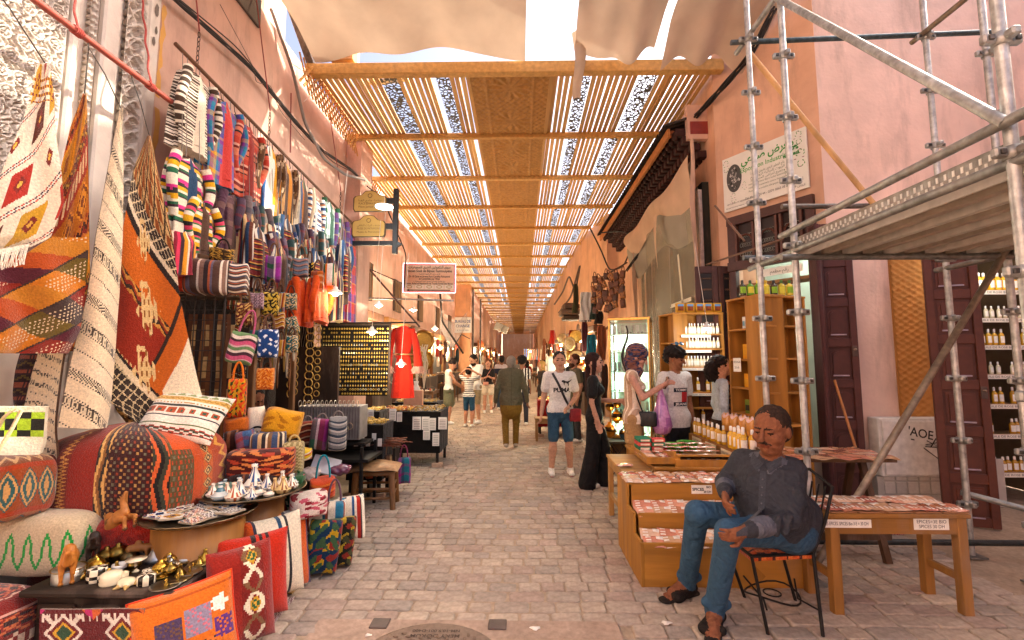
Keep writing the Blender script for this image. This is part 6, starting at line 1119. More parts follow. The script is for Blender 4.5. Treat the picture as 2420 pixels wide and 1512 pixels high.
# ledge of oil bottles
m=MB();m.box((2.16,4.82,.69),(.3,1.5,.14),C('#8a5c26'),bev=.006);tag(obj('bottle_ledge',m,'wood'),'wooden ledge carrying the rows of yellow oil bottles','ledge')
row(bp2,[(2.06+.02*(k % 2),5.5-.065*k,.762) for k in range(12)],'slim yellow oil bottle with white spray cap on the ledge','bottles on the wooden ledge');row(bp3,[(2.08+.085*(k % 2),4.62-.085*(k//2),.762) for k in range(8)],'stout yellow oil bottle with white cap on the ledge','bottles on the wooden ledge')
for k in range(4):m=MB();p=(2.0,5.3-.38*k,.70);m.box(p,(.004,.26,.1),'#ddd2b4');o=tag(obj('price_card',m,'paper'),'handwritten price card on the bottle ledge','price tag','price cards on the bottle ledge');mm=MB();letters(mm,"HUILE D'ARGAN",(1.9965,5.3-.38*k,.715),(0,-1,0),(0,0,1),.034,'#3a342c',wide=.22);letters(mm,'BIO 50 DH',(1.9965,5.3-.38*k,.68),(0,-1,0),(0,0,1),.03,'#3a342c',wide=.16);obj('writing',mm,'print',o,world=True)
for i,(xx,yy,Y,s_) in enumerate(((1708,1010,5.1,1),(1727,1020,5.0,1),(1748,1020,4.85,1),(1765,1035,4.7,1.05),(1785,1040,4.6,1.05),(1800,1050,4.5,1))):
    p=np.array((at(xx,yy,Y)[0]+.05,Y,.76));t=thing('spice_tub','tall tub of ground spice with a paper sleeve behind the oil bottles','tub',p,0,'spice tubs behind the oil bottles');m=MB();m.lathe([(.05,0),(.058,.1),(.06,.1),(.0,.1)],(0,0,0),'#a87038',14);obj('tub',m,'wood',t);m=MB();n=14;th=np.arange(n)/n*2*PI;R=np.stack([np.stack([r*np.cos(th),r*np.sin(th),z+.02*np.sin(3*th)*(z>.2)],-1) for r,z in ((.05,.1),(.056,.2),(.05,.25),(.02,.28))]);m.rings(R,lambda u,v:pick(v>.62,C('#d8b4a8'),C('#c88a3c')+0*u[...,None]));obj('sleeve',m,'packet',t)
# bulb lamp over the shelf
def pendant(name,label,p,top,shade='#e8e6e0',r=.07,watt=6,colr=(1,.86,.62),bulb=True,glowc='#ffe9c0',group=None,ldrop=.08):
    t=thing(name,label,'lamp',p,0,group);m=MB();z=np.linspace(0,1,8);d=np.asarray(top)-p;m.tube(np.stack([d[0]*z,d[1]*z,.06+(d[2]-.06)*z+.0*z],-1),.0035,'#d8d0c4',5);obj('cord',m,'cable',t)
    m=MB();m.lathe([(r,0),(r*.98,.01),(r*.8,.03),(r*.35,.05),(r*.3,.075),(r*.2,.08),(0,.08)],(0,0,0),shade,18,cap=False);obj('shade',m,'gloss',t)
    m=MB();m.ball((0,0,-.005),(r*.5,r*.5,r*.42),glowc,12,8);obj('bulb',m,'glow',t)
    if watt:ld=bpy.data.lights.new('lamp_light','POINT');ld.energy=watt;ld.color=colr;ld.shadow_soft_size=.05;lo=bpy.data.objects.new('lamp_light',ld);col.objects.link(lo);lo.parent=t;lo.location=(0,0,-.07)
    return t
p=at(1671,775,5.9);pendant('pendant_bulb','white pendant bulb hanging before the bottle shelf',p,p+(0,.3,1.2),'#d8d8d4',.055,3,(1,.97,.9),glowc='#fffdf4')
# ---- long bench tables with spice mats
simple_table('bench_table','long pine table of spice packets with two price papers',1.98,2.88,3.06,3.42,.63,'#9a6c34',.06,.1)
for x in np.linspace(2.08,2.8,5):
    for yy in (3.15,3.32):m=MB();m.box((x,yy,.637),(.165,.165,.006),'#a87a58',rot=rotm(0,0,RNG.normal(0,.03)));tag(obj('spice_card',m,'paper'),'brown card of spice sachets on the long pine table','packet','cards on the long pine table');packets([x-.04,x+.04],yy,.643,'pink spice sachet on the long pine table','sachets on the long pine table',0,PI/2)
for (xx,s1,s2,w_) in ((2005,'LES EPICES. SPICES Bio 3 E = 30 DH',None,.3),(2208,'EPICES=3E BIO','SPICES 30 DH',.2)):
    p=at(xx,1232,3.05);m=MB();m.box((p[0],3.074,.565),(w_+.02,.004,.07 if s2 else .05),'#ece8de');o=tag(obj('price_paper',m,'paper'),'paper reading '+('EPICES 3E BIO, SPICES 30 DH' if s2 else 'LES EPICES SPICES BIO')+' on the table edge','price tag');mm=MB();letters(mm,s1,(p[0],3.0705,.58 if s2 else .565),(1,0,0),(0,0,1),.03,'#1f1f1e',wide=w_*.93)
    if s2:letters(mm,s2,(p[0],3.0705,.55),(1,0,0),(0,0,1),.03,'#1f1f1e',wide=w_*.8)
    obj('writing',mm,'print',o,world=True)
t=thing('trestle_table','dark trestle table of spice packets behind the iron chair','table',(2.62,4.1,0));m=MB();m.box((0,0,.80),(.9,.5,.03),C('#5a4028'));obj('table_top',m,'wood',t)
for sx in (-.3,.3):
    for sy in (-1,1):m=MB();m.box((sx,sy*.16,.4),(.05,.04,.82),C('#4a3422'),rot=rotm(sy*.28));obj('leg',m,'wood',t)
m=MB();m.box((0,-.22,.2),(.75,.03,.06),C('#4a3422'));obj('stretcher',m,'wood',t);m=MB();U,V=np.meshgrid(np.linspace(-.47,.47,26),np.linspace(-.27,.27,14),indexing='ij');m.grid(np.stack([U,V,.822+.008*np.sin(30*U)*np.sin(28*V)-.06*np.clip(np.abs(V)-.22,0,1)*3],-1),lambda u,v:np.stack(SPC)[((np.floor(u*7)+np.floor(v*4)*3).astype(int)) % 6]);o=tag(obj('packet_sheet',m,'packet',None,loc=(2.62,4.1,0)),'plastic wrapped sheet of spice packets over the trestle table','packets')
# broom
p,q=gnd(2050,1280),at(2054,940,4.55);t=thing('broom','pink bristled broom leaning on its wooden handle by the meter cabinet','broom',(q[0]-.05,4.5,0));m=MB();m.tube([(q[0]-.03,4.5,.1),(q[0]+.05,5.1,q[2]+.15)],.013,'#b8763a',8);obj('handle',m,'wood',t,world=True);m=MB();m.box((q[0]-.0,4.48,.1),(.34,.04,.05),'#4a3a3c',bev=.006);obj('head',m,'wood',t,world=True);m=MB()
for k in range(60):x=q[0]-.16+.32*k/60;m.tube([(x,4.48+.01*math.sin(k),.08),(x,4.47+.02*math.sin(k*2),.0)],.0035,('#a8486a','#8a3a5c')[k % 2],4,False)
obj('bristles',m,'cloth',t,world=True)['kind']='stuff'
# ---- iron chair
t=thing('iron_chair','black wrought iron chair with an orange woven seat','chair',(1.62,3.02,0),0);IR='#1f1c1b'
Lg=dict(a=gnd(1815,1500),b=gnd(1945,1505),c=gnd(1880,1420),d=gnd(1760,1412));sz=.43
Sa,Sb,Sc,Sd=np.array((1.40,2.90,sz)),np.array((1.80,2.95,sz)),np.array((1.76,3.28,sz)),np.array((1.38,3.25,sz))
for k,s_ in zip('abcd',(Sa,Sb,Sc,Sd)):m=MB();m.tube([Lg[k],(Lg[k]+s_)/2+(0,0,.0),s_],.0105,IR,8);obj('leg',m,'iron',t,world=True)
m=MB();m.tube([Sa,Sb,Sc,Sd,Sa],.0105,IR,8);obj('seat_frame',m,'iron',t,world=True)
bk=[np.array((1.80,2.95,sz)),np.array((1.87,2.93,.62)),np.array((1.93,2.93,.83)),np.array((1.90,3.10,.90)),np.array((1.86,3.28,.85)),np.array((1.80,3.29,.62)),np.array((1.76,3.28,sz))];m=MB();m.tube(bk,.010,IR,8);obj('back_frame',m,'iron',t,world=True)
m=MB()
for k in range(6):f_=(k+1)/7;a=bk[0]*(1-f_)+bk[6]*f_;b_=np.array((1.93,2.93,.82))*(1-f_)+np.array((1.86,3.28,.84))*f_;m.tube([a+(.03,0,.02),(a+b_)/2+(.02,0,0),b_],.006,IR,6)
for k in range(3):th=np.linspace(0,2*PI,16);c_=np.array((1.83,3.02+.1*k,.53));m.tube(np.stack([c_[0]+0*th,c_[1]+.045*np.cos(th),c_[2]+.045*np.sin(th)],-1),.005,IR,5,False)
obj('back_rods',m,'iron',t,world=True)
m=MB();th=np.linspace(0,2*PI,20);m.tube(np.stack([1.6+.16*np.cos(th),3.07+.14*np.sin(th),.14+.02*np.sin(2*th)],-1),.006,IR,6,False);m.tube(np.stack([1.6+.05*np.cos(th),3.07+.05*np.sin(th),.14+0*th],-1),.005,IR,6,False);m.tube([Lg['a']+(0,0,.14),(1.5,2.98,.14),Lg['d']+(0,0,.14)],.006,IR,6);m.tube([Lg['b']+(0,0,.14),(1.72,3.0,.14),Lg['c']+(0,0,.14)],.006,IR,6);obj('floor_ring',m,'iron',t,world=True)
m=MB();U,V=np.meshgrid(np.linspace(0,1,40),np.linspace(0,1,40),indexing='ij');P=Sa*((1-U)*(1-V))[...,None]+Sb*(U*(1-V))[...,None]+Sc*(U*V)[...,None]+Sd*((1-U)*V)[...,None];e_=np.clip(np.minimum.reduce([U,1-U,V,1-V])*9,0,1);P[...,2] += .004+.02*e_-.012*np.sin(U*PI)*np.sin(V*PI);f=lambda u,v:pick((np.floor(u*9)+np.floor(v*9)) % 2==0,C('#c8561c'),pick(fr(u*9)<.35,C('#4a1c14'),C('#d8702c')));m.grid(P,f);Q=P.copy();Q[...,2] -= .035;m.grid(Q,C('#8a3414'),flip=True);m.grid(np.stack([P[:,0],Q[:,0]],1),lambda u,v:f(v,u));m.grid(np.stack([P[0,:],Q[0,:]],1),C('#a8441a'));obj('woven_seat',m,'wool',t,world=True)
# right shop shelf bottles
for zi,(pr,lb) in zip(SHZ,((bp4,'amber bottle'),(bp4,'amber bottle'),(bp2,'yellow bottle'),(bp1,'clear bottle'),(bp2,'yellow bottle'),(bp1,'clear bottle'),(bp3,'pink capped bottle'))):
    row(pr,[(x,5.46,zi) for x in np.linspace(5.3,6.22,13)],lb+' on the %s shelf of the right hand shop' % ('lowest','second','third','fourth','fifth','sixth','top')[SHZ.index(zi)],'bottles in the right hand shop');m=MB();m.box((5.75,5.415,zi-.03),(.8,.004,.05),'#e2ddd0');o=tag(obj('price_strip',m,'paper'),'paper price strip on the %s shelf of the right hand shop' % ('lowest','second','third','fourth','fifth','sixth','top')[SHZ.index(zi)],'price tag')
    mm=MB();letters(mm,'HUILE DE ROSE BIO  MUSC NATUREL',(5.75,5.4125,zi-.03),(1,0,0),(0,0,1),.034,'#3a3a38',wide=.74);obj('writing',mm,'print',o,world=True)
# ================================================================== PEOPLE
def person(label,pos,rz,h=1.75,J=None,fw=(0,-1,0),skin='#b98a6c',hair='#231a16',top='#dddddd',bottom='#2c3a52',shoes='#e8e4de',sleeve='short',legs='pants',hairs='short',res=.011,wide=1.,belly=0.,hem=.10,head=(0,0,0),cols=None,fingers=True,extra=(),world=False,beard=False,neckline=0.,hemz=None,hs=1.12,group=None,female=False,bare=False,grip=None):
    s=h/1.75;B=dict(pel=(0,0,.95),chest=(0,0,1.27),neck=(0,.01,1.46),head=(0,-.012,1.625),shL=(.178,.005,1.415),elL=(.225,.03,1.13),wrL=(.235,-.05,.89),shR=(-.178,.005,1.415),elR=(-.225,.03,1.13),wrR=(-.235,-.05,.89),hipL=(.088,0,.92),knL=(.10,-.02,.50),anL=(.105,.02,.09),hipR=(-.088,0,.92),knR=(-.10,-.02,.50),anR=(-.105,.02,.09))
    if female:B.update(shL=(.158,.005,1.40),shR=(-.158,.005,1.40),elL=(.20,.03,1.13),elR=(-.20,.03,1.13),wrL=(.215,-.04,.90),wrR=(-.215,-.04,.90))
    if J:B.update(J)
    P={k:np.asarray(v,float)*(1 if world else s) for k,v in B.items()};fw=unit(fw);up=np.array((0,0,1.));sd_=unit(np.cross(fw,up));pr=[]
    ad=lambda p:pr.append(p)
    spine=unit(P['chest']-P['pel'])
    tw=(.148 if not female else .132)*wide
    ad(cap(P['pel']+spine*.03*s,P['chest']+spine*.03*s,tw*s,(.168 if not female else .145)*wide*s,1,.05*s,flat=.68,dir=fw))
    if belly:ad(ell(P['pel']*.55+P['chest']*.45+fw*.07*s,(.17*s*wide,.17*s*wide,.2*s),1,.06*s))
    if female:
        for q in (-1,1):ad(ell(P['chest']+fw*.085*s+sd_*q*.065*s+spine*(-.0)*s,.062*s,1,.05*s))
    ad(cap(P['shL']*.92+P['shR']*.08,P['shR']*.92+P['shL']*.08,.066*s*wide,.066*s*wide,1 if not bare else 0,.06*s))
    ad(cap(P['pel'],P['pel']-spine*hem*s,tw*1.05*s,tw*(1.1 if legs != 'skirt' else 1.0)*s,1,.03*s,flat=.76,dir=fw)) if hem>0 else None
    ad(cap(P['hipL'],P['hipR'],.112*s*wide,.112*s*wide,2,.04*s));
    ad(cap(P['neck']-(0,0,.05*s),P['head']-(0,0,.07*s),.056*s,.052*s,0,.035*s))
    if neckline:ad(ell(P['neck']+fw*.06*s-(0,0,.05*s),(.07*s,.055*s,.05*s),0,.01))
    for q in 'LR':
        sh,el,wr,hp,kn,an=(P[k+q] for k in ('sh','el','wr','hip','kn','an'));sg=1 if q=='L' else -1
        if sleeve=='long':ad(cap(sh,el,.062*s,.052*s,1,.035*s));ad(cap(el,wr,.053*s,.041*s,1,.02*s))
        else:
            if sleeve=='short':ad(cap(sh,sh+(el-sh)*.62,.066*s,.067*s,1,.035*s));
            a0=.05 if not female else .042;ad(cap(sh,el,a0*s,(a0-.01)*s,0,.02*s));ad(cap(el,wr,(a0-.01)*s,.029*s,0,.015*s))
        fdir=unit(wr-el) if grip is None or q not in grip else unit(grip[q]);hc=wr+fdir*.055*s;wd=unit(np.cross(fdir,fw if abs(fdir.dot(fw))<.8 else sd_));wd=unit(fw-fdir*fw.dot(fdir)) if abs(fdir.dot(fw))<.7 else wd;nm=np.cross(fdir,wd)*(-sg)
        ad(cap(wr,hc+fdir*.03*s,.03*s,.037*s,0,.012*s,flat=.55,dir=nm))
        if fingers:
            for i,f_ in enumerate((-1.5,-.5,.5,1.5)):
                L=(.062,.074,.07,.058)[i]*s;b0=hc+fdir*.035*s+wd*f_*.0175*s;b1=b0+fdir*L*.6+nm*.012*s;b2=b1+fdir*L*.32+nm*.03*s
                ad(cap(b0,b1,.0098*s,.009*s,0,.003));ad(cap(b1,b2,.009*s,.0075*s,0,.003))
            t0=hc+wd*.03*s;ad(cap(t0,t0+wd*.028*s+fdir*.03*s,.012*s,.011*s,0,.008));ad(cap(t0+wd*.028*s+fdir*.03*s,t0+wd*.03*s+fdir*.06*s+nm*.012*s,.0105*s,.008*s,0,.003))
        if legs=='pants':ad(cap(hp,kn,.092*s*wide**.5,.07*s,2,.03*s));ad(cap(kn,an+(0,0,.0),.068*s,.056*s,2,.02*s))
        elif legs=='wide':ad(cap(hp,kn,.095*s,.095*s,2,.03*s));ad(cap(kn,an-(0,0,.03*s),.094*s,.118*s,2,.02*s))
        else:
            if legs=='shorts':ad(cap(hp,hp+(kn-hp)*.9,.096*s,.078*s,2,.012*s))
            elif legs=='short':ad(cap(hp,hp+(kn-hp)*.55,.102*s,.105*s,2,.03*s))
            ad(cap(hp,kn,.078*s,.054*s,0,.02*s));cf=kn+(an-kn)*.32;ad(cap(kn,cf,.052*s,.057*s,0,.02*s));ad(cap(cf,an,.057*s,.036*s,0,.02*s))
        ff=unit((fw[0],fw[1],0));ft=an+ff*.0*s
        ad(cap(an-ff*.045*s-(0,0,.045*s),an+ff*.13*s-(0,0,.052*s),.045*s,.038*s,3,.012*s,flat=.82,dir=(0,0,1)));ad(cap(an-(0,0,.0),an-(0,0,.04*s),.042*s,.045*s,3 if legs != 'sandal' else 0,.015*s))
    if legs=='skirt':ad(cap(P['pel']-(0,0,.02*s),(P['knL']+P['knR'])/2+(0,0,.1*s),.150*s,.185*s,2,.03*s,flat=.85,dir=fw))
    # head: local frame -Y = face
    Rh=rotm(head[0],head[1],head[2]);hd=P['head'];base=np.stack([-sd_,-fw,up],1) if not (fw==(0,-1,0)).all() else np.eye(3);base=np.stack([unit(np.cross(-fw,up)),-fw,up],1)
    Rh=base @ Rh;hs_=hs*s;hd=hd+up*(.1*(hs-1)*s);H=lambda x,y,z:hd+Rh @ (np.array((x,y,z))*hs_)
    E_=lambda c,r,l,k=.01,**kw:ad(ell(H(*c),tuple(np.array(r)*hs_),l,k*s,R=Rh,**kw))
    E_((0,.008,.02),(.077,.096,.098),0,.02);E_((0,-.028,-.052),(.058,.062,.064),0,.035);E_((0,-.068,-.09),(.024,.022,.02),0,.02)
    ad(cap(H(0,-.094,.02),H(0,-.113,-.024),.0095*s,.0145*s,0,.012*s));
    for q in (-1,1):
        E_((q*.079,.012,-.008),(.011,.02,.031),0,.006);E_((q*.031,-.082,.008),(.0125,.0095,.0055),5,.002);ad(cap(H(q*.013,-.0935,.027),H(q*.047,-.083,.029),.0055*s,.004*s,4,.002));E_((q*.042,-.06,-.025),(.026,.026,.024),0,.02)
        E_((q*.033,-.078,.016),(.02,.014,.007),0,.006)
    ad(cap(H(-.022,-.0865,-.056),H(.022,-.0865,-.056),.006*s,.006*s,6,.003));ad(cap(H(-.017,-.0865,-.064),H(.017,-.0865,-.064),.0065*s,.0065*s,6,.003))
    if beard:E_((0,-.048,-.075),(.062,.052,.052),4,.01);
    if beard=='mustache':pr.pop();[ad(cap(H(0,-.094,-.043),H(q*.03,-.082,-.054),.0055*s,.004*s,4,.003)) for q in (-1,1)]
    if hairs=='short':E_((0,.022,.042),(.085,.096,.088),4,.008,amp=.004*s,freq=90);E_((0,.05,.0),(.082,.066,.085),4,.01)
    elif hairs=='crop':E_((0,.034,.030),(.083,.09,.095),4,.004);E_((0,.055,-.01),(.079,.056,.075),4,.006)
    elif hairs=='receding':E_((0,.022,.042),(.0825,.093,.086),4,.003,amp=.0035,freq=110);E_((0,.055,-.01),(.079,.052,.07),4,.006)
    elif hairs=='bald':
        for q in (-1,1):E_((q*.056,.035,.028),(.032,.068,.056),4,.006)
        E_((0,.075,.02),(.07,.042,.066),4,.008);E_((0,.035,.088),(.06,.07,.039),4,.004)
    elif hairs=='curly':E_((0,.015,.075),(.115,.118,.082),4,.01,amp=.016*s,freq=75);E_((0,.07,.02),(.10,.06,.08),4,.02,amp=.014*s,freq=75)
    elif hairs=='curlylong':E_((0,.03,.045),(.096,.10,.088),4,.01,amp=.012*s,freq=80);E_((0,.12,-.06),(.085,.075,.13),4,.03,amp=.016*s,freq=70)
    elif hairs=='long':
        E_((0,.022,.04),(.088,.1,.09),4,.008);ad(cap(H(0,.07,.03),hd+Rh @ (np.array((0,.10,-.0))*s)-(0,0,.42*s),.075*s,.06*s,4,.03*s,flat=.6,dir=Rh @ np.array((0,1,0))))
        for q in (-1,1):ad(cap(H(q*.072,-.012,.05),H(q*.085,.0,-.1)-(0,0,.22*s),.028*s,.03*s,4,.02*s))
    elif hairs=='bun':E_((0,.022,.04),(.085,.097,.088),4,.008);E_((0,.06,.125),(.04,.04,.035),4,.01,amp=.006,freq=90)
    elif hairs=='scarf':E_((0,.02,.045),(.102,.115,.1),7,.01,amp=.006*s,freq=55);E_((0,.03,-.05),(.1,.09,.1),7,.02,amp=.006*s,freq=55);E_((0,-.03,-.14),(.085,.085,.06),7,.03,amp=.006*s,freq=60)
    for p in extra(P,H,s) if callable(extra) else extra:ad(p)
    base_c=[skin,top,bottom,shoes,hair,'#241a18',C(skin)*(.72,.52,.52) if isinstance(skin,str) else skin,'#3a3f66','#1c1a1a','#444444']
    if cols:
        for k,v in cols.items():base_c[k]=v
    hz=P['pel'][2]-hem*s if hemz is None else hemz
    rl=None if (world or label.startswith('young vendor')) else (lambda L,Q:np.where(((L==1) | (L==2)) & (np.abs(Q[:,0])<.19*wide*s),np.where(Q[:,2]>hz,1,2),L))
    mb=sdf_mesh(pr,res,base_c,relabel=rl)
    o=obj('person',mb,'person',None,loc=pos if not world else (0,0,0),rot=(0,0,rz));tag(o,label,'person',group);o['_s']=s;return o
def proj(o,V,d,off=.004):     # lay flat print onto the clothing, vertex by vertex
    from mathutils.bvhtree import BVHTree
    me=o.data;bv=BVHTree.FromPolygons([v.co for v in me.vertices],[p.vertices for p in me.polygons]);d=Vector(d);out=[]
    for v in V:
        hit=bv.ray_cast(Vector(v)-d*.6,d);out.append(np.array(hit[0] if hit[0] else Vector(v))-np.array(d)*off)
    return np.array(out)
def print_on(o,polys,name='shirt_print',d=(0,1,0),off=.004):
    m=MB()
    for (V,F,c) in polys:m.add(proj(o,V,d,off),F,C(c))
    return obj(name,m,'print',o)
def txt(s,c,size,wide,org,colr,bold=0.,X=(1,0,0)):
    V,F=text_mesh(s,size,wide,bold);return (np.asarray(org)+V[:,:1]*np.asarray(X)+V[:,1:2]*np.array((0,0,1)),F,colr)
def quadgrid(x0,x1,z0,z1,c,n=6,y=0):
    U,V=np.meshgrid(np.linspace(x0,x1,n),np.linspace(z0,z1,n),indexing='ij');f=[[i*n+j,i*n+j+1,(i+1)*n+j+1,(i+1)*n+j] for i in range(n-1) for j in range(n-1)];return (np.stack([U,0*U+y,V],-1).reshape(-1,3),f,c)
def strap(o,name,label,cat,pts,r,colr,pouch=None,mat='leather',flatp=True):
    """bag worn on the body: a thing of its own with strap and pouch, points in the wearer's frame laid on the clothing"""
    M=tmat(o);t=thing(name,label,cat,M @ Vector(pouch[0] if pouch else pts[-1]));V=np.array(pts,float);n=26;k=np.linspace(0,len(V)-1,n);V=np.stack([np.interp(k,np.arange(len(V)),V[:,i]) for i in range(3)],-1);V=proj(o,V,(0,1,0),.008) if flatp else V;W_=np.array([np.array(M @ Vector(v)) for v in V]);m=MB();dz=np.array((0,0,1.));tg_=np.gradient(W_,axis=0);sidev=np.cross(tg_,(0,1.,0));sidev /= np.linalg.norm(sidev,axis=1)[:,None]+1e-9
    m.grid(np.stack([W_-sidev*r,W_+sidev*r],1),C(colr));m.grid(np.stack([W_-sidev*r+(0,.006,0),W_+sidev*r+(0,.006,0)],1),C(colr),flip=True);obj('strap',m,mat,t,world=True)
    if pouch:
        c,sz,pc=pouch;m=MB();n_,nv=24,12;th=np.arange(n_)/n_*2*PI;sg=lambda q,e:np.sign(q)*np.abs(q)**e;R=np.stack([np.stack([sg(np.cos(th),.5)*sz[0]/2*k_,sg(np.sin(th),.5)*sz[1]/2*k_,0*th+z*sz[2]/2],-1) for z,k_ in ((-1,.5),(-.96,.9),(-.8,1),(0,1.02),(.8,1),(.96,.9),(1,.5))]);R=R @ np.array(M)[:3,:3].T+np.array(M @ Vector(c));m.rings(R,C(pc));obj('pouch',m,mat,t,world=True)
    return t
# ---- seated spice seller
jm=dict(pel=(1.68,3.06,.60),chest=at(1815,1160,2.98),neck=at(1822,1078,2.97),head=at(1823,1022,2.90),shL=at(1878,1112,2.92),shR=at(1752,1088,3.1),elL=at(1868,1228,2.76),wrL=at(1770,1252,2.66),elR=at(1712,1140,3.12),wrR=at(1714,1165,2.92),hipL=(1.68,2.97,.555),hipR=(1.60,3.12,.56),knL=at(1722,1258,2.74),knR=at(1648,1212,2.98),anL=gnd(1690,1478)+(0,0,.09),anR=gnd(1625,1408)+(0,0,.09))
shirt=lambda Q:pick(np.abs(np.sin(Q[:,2]*3+Q[:,0]*7))<2,C('#36383f'),C('#44464e'))
def man_extra(P,H,s):
    fw=unit((-.72,-.69,0));ex=[]
    for q in 'LR':
        an=P['an'+q];ff=unit((-.8,-.35,0)) if q=='R' else unit((-.35,-.7,0))
        ex += [cap(an-ff*.05-(0,0,.078),an+ff*.19-(0,0,.08),.045,.048,8,.004,flat=.28,dir=(0,0,1)),cap(an+(0,0,.0),an+ff*.13-(0,0,.05),.042,.036,0,.02),cap(an+ff*.11+np.cross(ff,(0,0,1))*.045-(0,0,.055),an+ff*.11-np.cross(ff,(0,0,1))*.045-(0,0,.055),.026,.026,8,.004),cap(an-ff*.02-(0,0,.06),an-(0,0,.0),.036,.036,0,.01)]
        for i in range(4):b=an+ff*.13+np.cross(ff,(0,0,1))*(-.03+.02*i)-(0,0,.06);ex.append(cap(b,b+ff*.045,.0105,.009,0,.003))
    # shirt collar, cuffs, placket
    n0=P['neck'];ex += [cap(n0+fw*.055+(0,0,.0)+np.cross(fw,(0,0,1))*q*.07-(0,0,.01),n0+fw*.125+np.cross(fw,(0,0,1))*q*.03-(0,0,.075),.026,.016,9,.005) for q in (-1,1)]
    ex += [cap(P['wrL']+unit(P['elL']-P['wrL'])*.06,P['wrL']+unit(P['elL']-P['wrL'])*.11,.055,.058,9,.008),cap(P['wrR']+unit(P['elR']-P['wrR'])*.08,P['wrR']+unit(P['elR']-P['wrR'])*.13,.05,.055,9,.008)]
    ex.append(ell(P['pel']+(.02,.0,.04),(.21,.2,.15),1,.03))
    # cloth folds across the belly, sleeves and jeans
    c0=P['pel']*.45+P['chest']*.55
    for k in range(5):a=P['chest']+fw*(.13)+np.cross(fw,(0,0,1))*(-.12+.05*k)-(0,0,.02*k);ex.append(cap(a,P['pel']+fw*.2+np.cross(fw,(0,0,1))*(.1-.05*k)+(0,0,.1),.014,.02,1,.012))
    for (a,b,r_,l) in ((P['anL']+(-.06,-.03,.06),P['anL']+(.06,-.03,.05),.03,2),(P['anR']+(-.05,-.03,.06),P['anR']+(.06,-.03,.05),.03,2)):ex.append(cap(a,b,r_,r_,l,.02))
    for (a,b) in ((P['shL']*.5+P['elL']*.5+(.0,-.06,.03),P['shL']*.4+P['elL']*.6+(.06,-.03,-.02)),(P['elL']*.85+P['wrL']*.15+(0,-.05,.04),P['elL']*.75+P['wrL']*.25+(0,-.05,-.04)),(P['elL']*.6+P['wrL']*.4+(0,-.045,.04),P['elL']*.55+P['wrL']*.45+(.0,-.04,-.04))):ex.append(cap(a,b,.02,.016,1,.012))
    return ex
man=person('seated man in a grey shirt and blue jeans on the iron chair',(0,0,0),0,1.84,jm,fw=(-.72,-.69,0),skin='#83533a',hair='#33251d',top=shirt,bottom='#35546e',shoes='#231d1a',sleeve='long',legs='pants',hairs='receding',res=.006,wide=1.13,belly=1.,hem=.06,head=(.14,.02,-.12),hs=1.14,cols={8:'#2a2420',9:'#5c5e68'},extra=man_extra,world=True,beard='mustache',grip={'L':at(1700,1275,2.60)-at(1765,1252,2.66),'R':at(1716,1195,2.82)-at(1714,1165,2.92)})
F_=unit((-.72,-.69,0));SD=np.cross(F_,(0,0,1.));n0=jm['neck'];m=MB()
for q in (-1,1):
    c4=[n0+F_*.08+SD*q*.085+(0,0,.02),n0+F_*.12+SD*q*.006-(0,0,.03),n0+F_*.12+SD*q*.035-(0,0,.075),n0+F_*.1+SD*q*.085-(0,0,.03)];U,V=np.meshgrid(np.linspace(0,1,6),np.linspace(0,1,6),indexing='ij');Q=c4[0]*((1-U)*(1-V))[...,None]+c4[1]*(U*(1-V))[...,None]+c4[2]*(U*V)[...,None]+c4[3]*((1-U)*V)[...,None];m.grid(proj(man,Q.reshape(-1,3),-F_,.010).reshape(6,6,3),C('#3f4149'))
z=np.linspace(0,1,14);L_=n0+F_*.1-(0,0,.07)+(jm['pel']+F_*.25+(0,0,.12)-n0)*z[:,None];m.grid(np.stack([proj(man,L_-SD*.018,-F_,.005),proj(man,L_+SD*.018,-F_,.005)],1),C('#42444c'));obj('collar_and_placket',m,'cloth',man)
for k in range(1,6):b_=proj(man,L_[[2*k]],-F_,.008)[0];m=MB();m.ball(b_,.0055,'#6a6a70',8,5);obj('button',m,'gloss',man)
# ---- young man in the white tee
pm=person('young man in a white logo tee and denim shorts with a cross-body bag',(.57,6.65,0),.06,1.73,dict(elL=(.255,.03,1.13),wrL=(.13,-.13,1.0),wrR=(-.27,-.03,.88),anL=(.15,.02,.09),knL=(.12,-.02,.5),anR=(-.13,.0,.09)),skin='#bd8e74',hair='#211916',top='#d6d2cc',bottom='#2f4f68',legs='shorts',hairs='short',res=.0085,hem=.05,shoes=lambda Q:pick(Q[:,2]<.02,C('#c23a72'),C('#e4e0da')),head=(0,0,-.02),grip={'L':(-.5,-.4,-.3)})
s=pm['_s'];cat_=[(-.055,.03),(-.04,.042),(-.025,.040),(-.005,.03),(.02,.026),(.045,.034),(.066,.05),(.07,.047),(.05,.022),(.03,.008),(.035,-.012),(.03,-.03),(.022,-.028),(.024,-.012),(.012,.002),(-.01,.008),(-.02,.0),(-.018,-.016),(-.024,-.018),(-.03,.002),(-.035,.016),(-.05,.02)]
print_on(pm,[txt('PUMA',0,.085,.25,(.02,0,1.215*s),'#1c1c1e',.0035),(np.array([(.08+x*1.25,0,1.31*s+z*1.2) for x,z in cat_]),[list(range(len(cat_)))],'#1c1c1e')])
strap(pm,'crossbody_bag','black and red cross-body bag worn by the man in the logo tee','bag',[(-.11,0,1.46*s),(-.03,0,1.3*s),(.05,0,1.12*s),(.12,0,.98*s)],.017,'#1c1c1e',((.21,-.08,.86*s),(.17,.07,.18),'#8a1c24'))
sg=MB();M=tmat(pm)
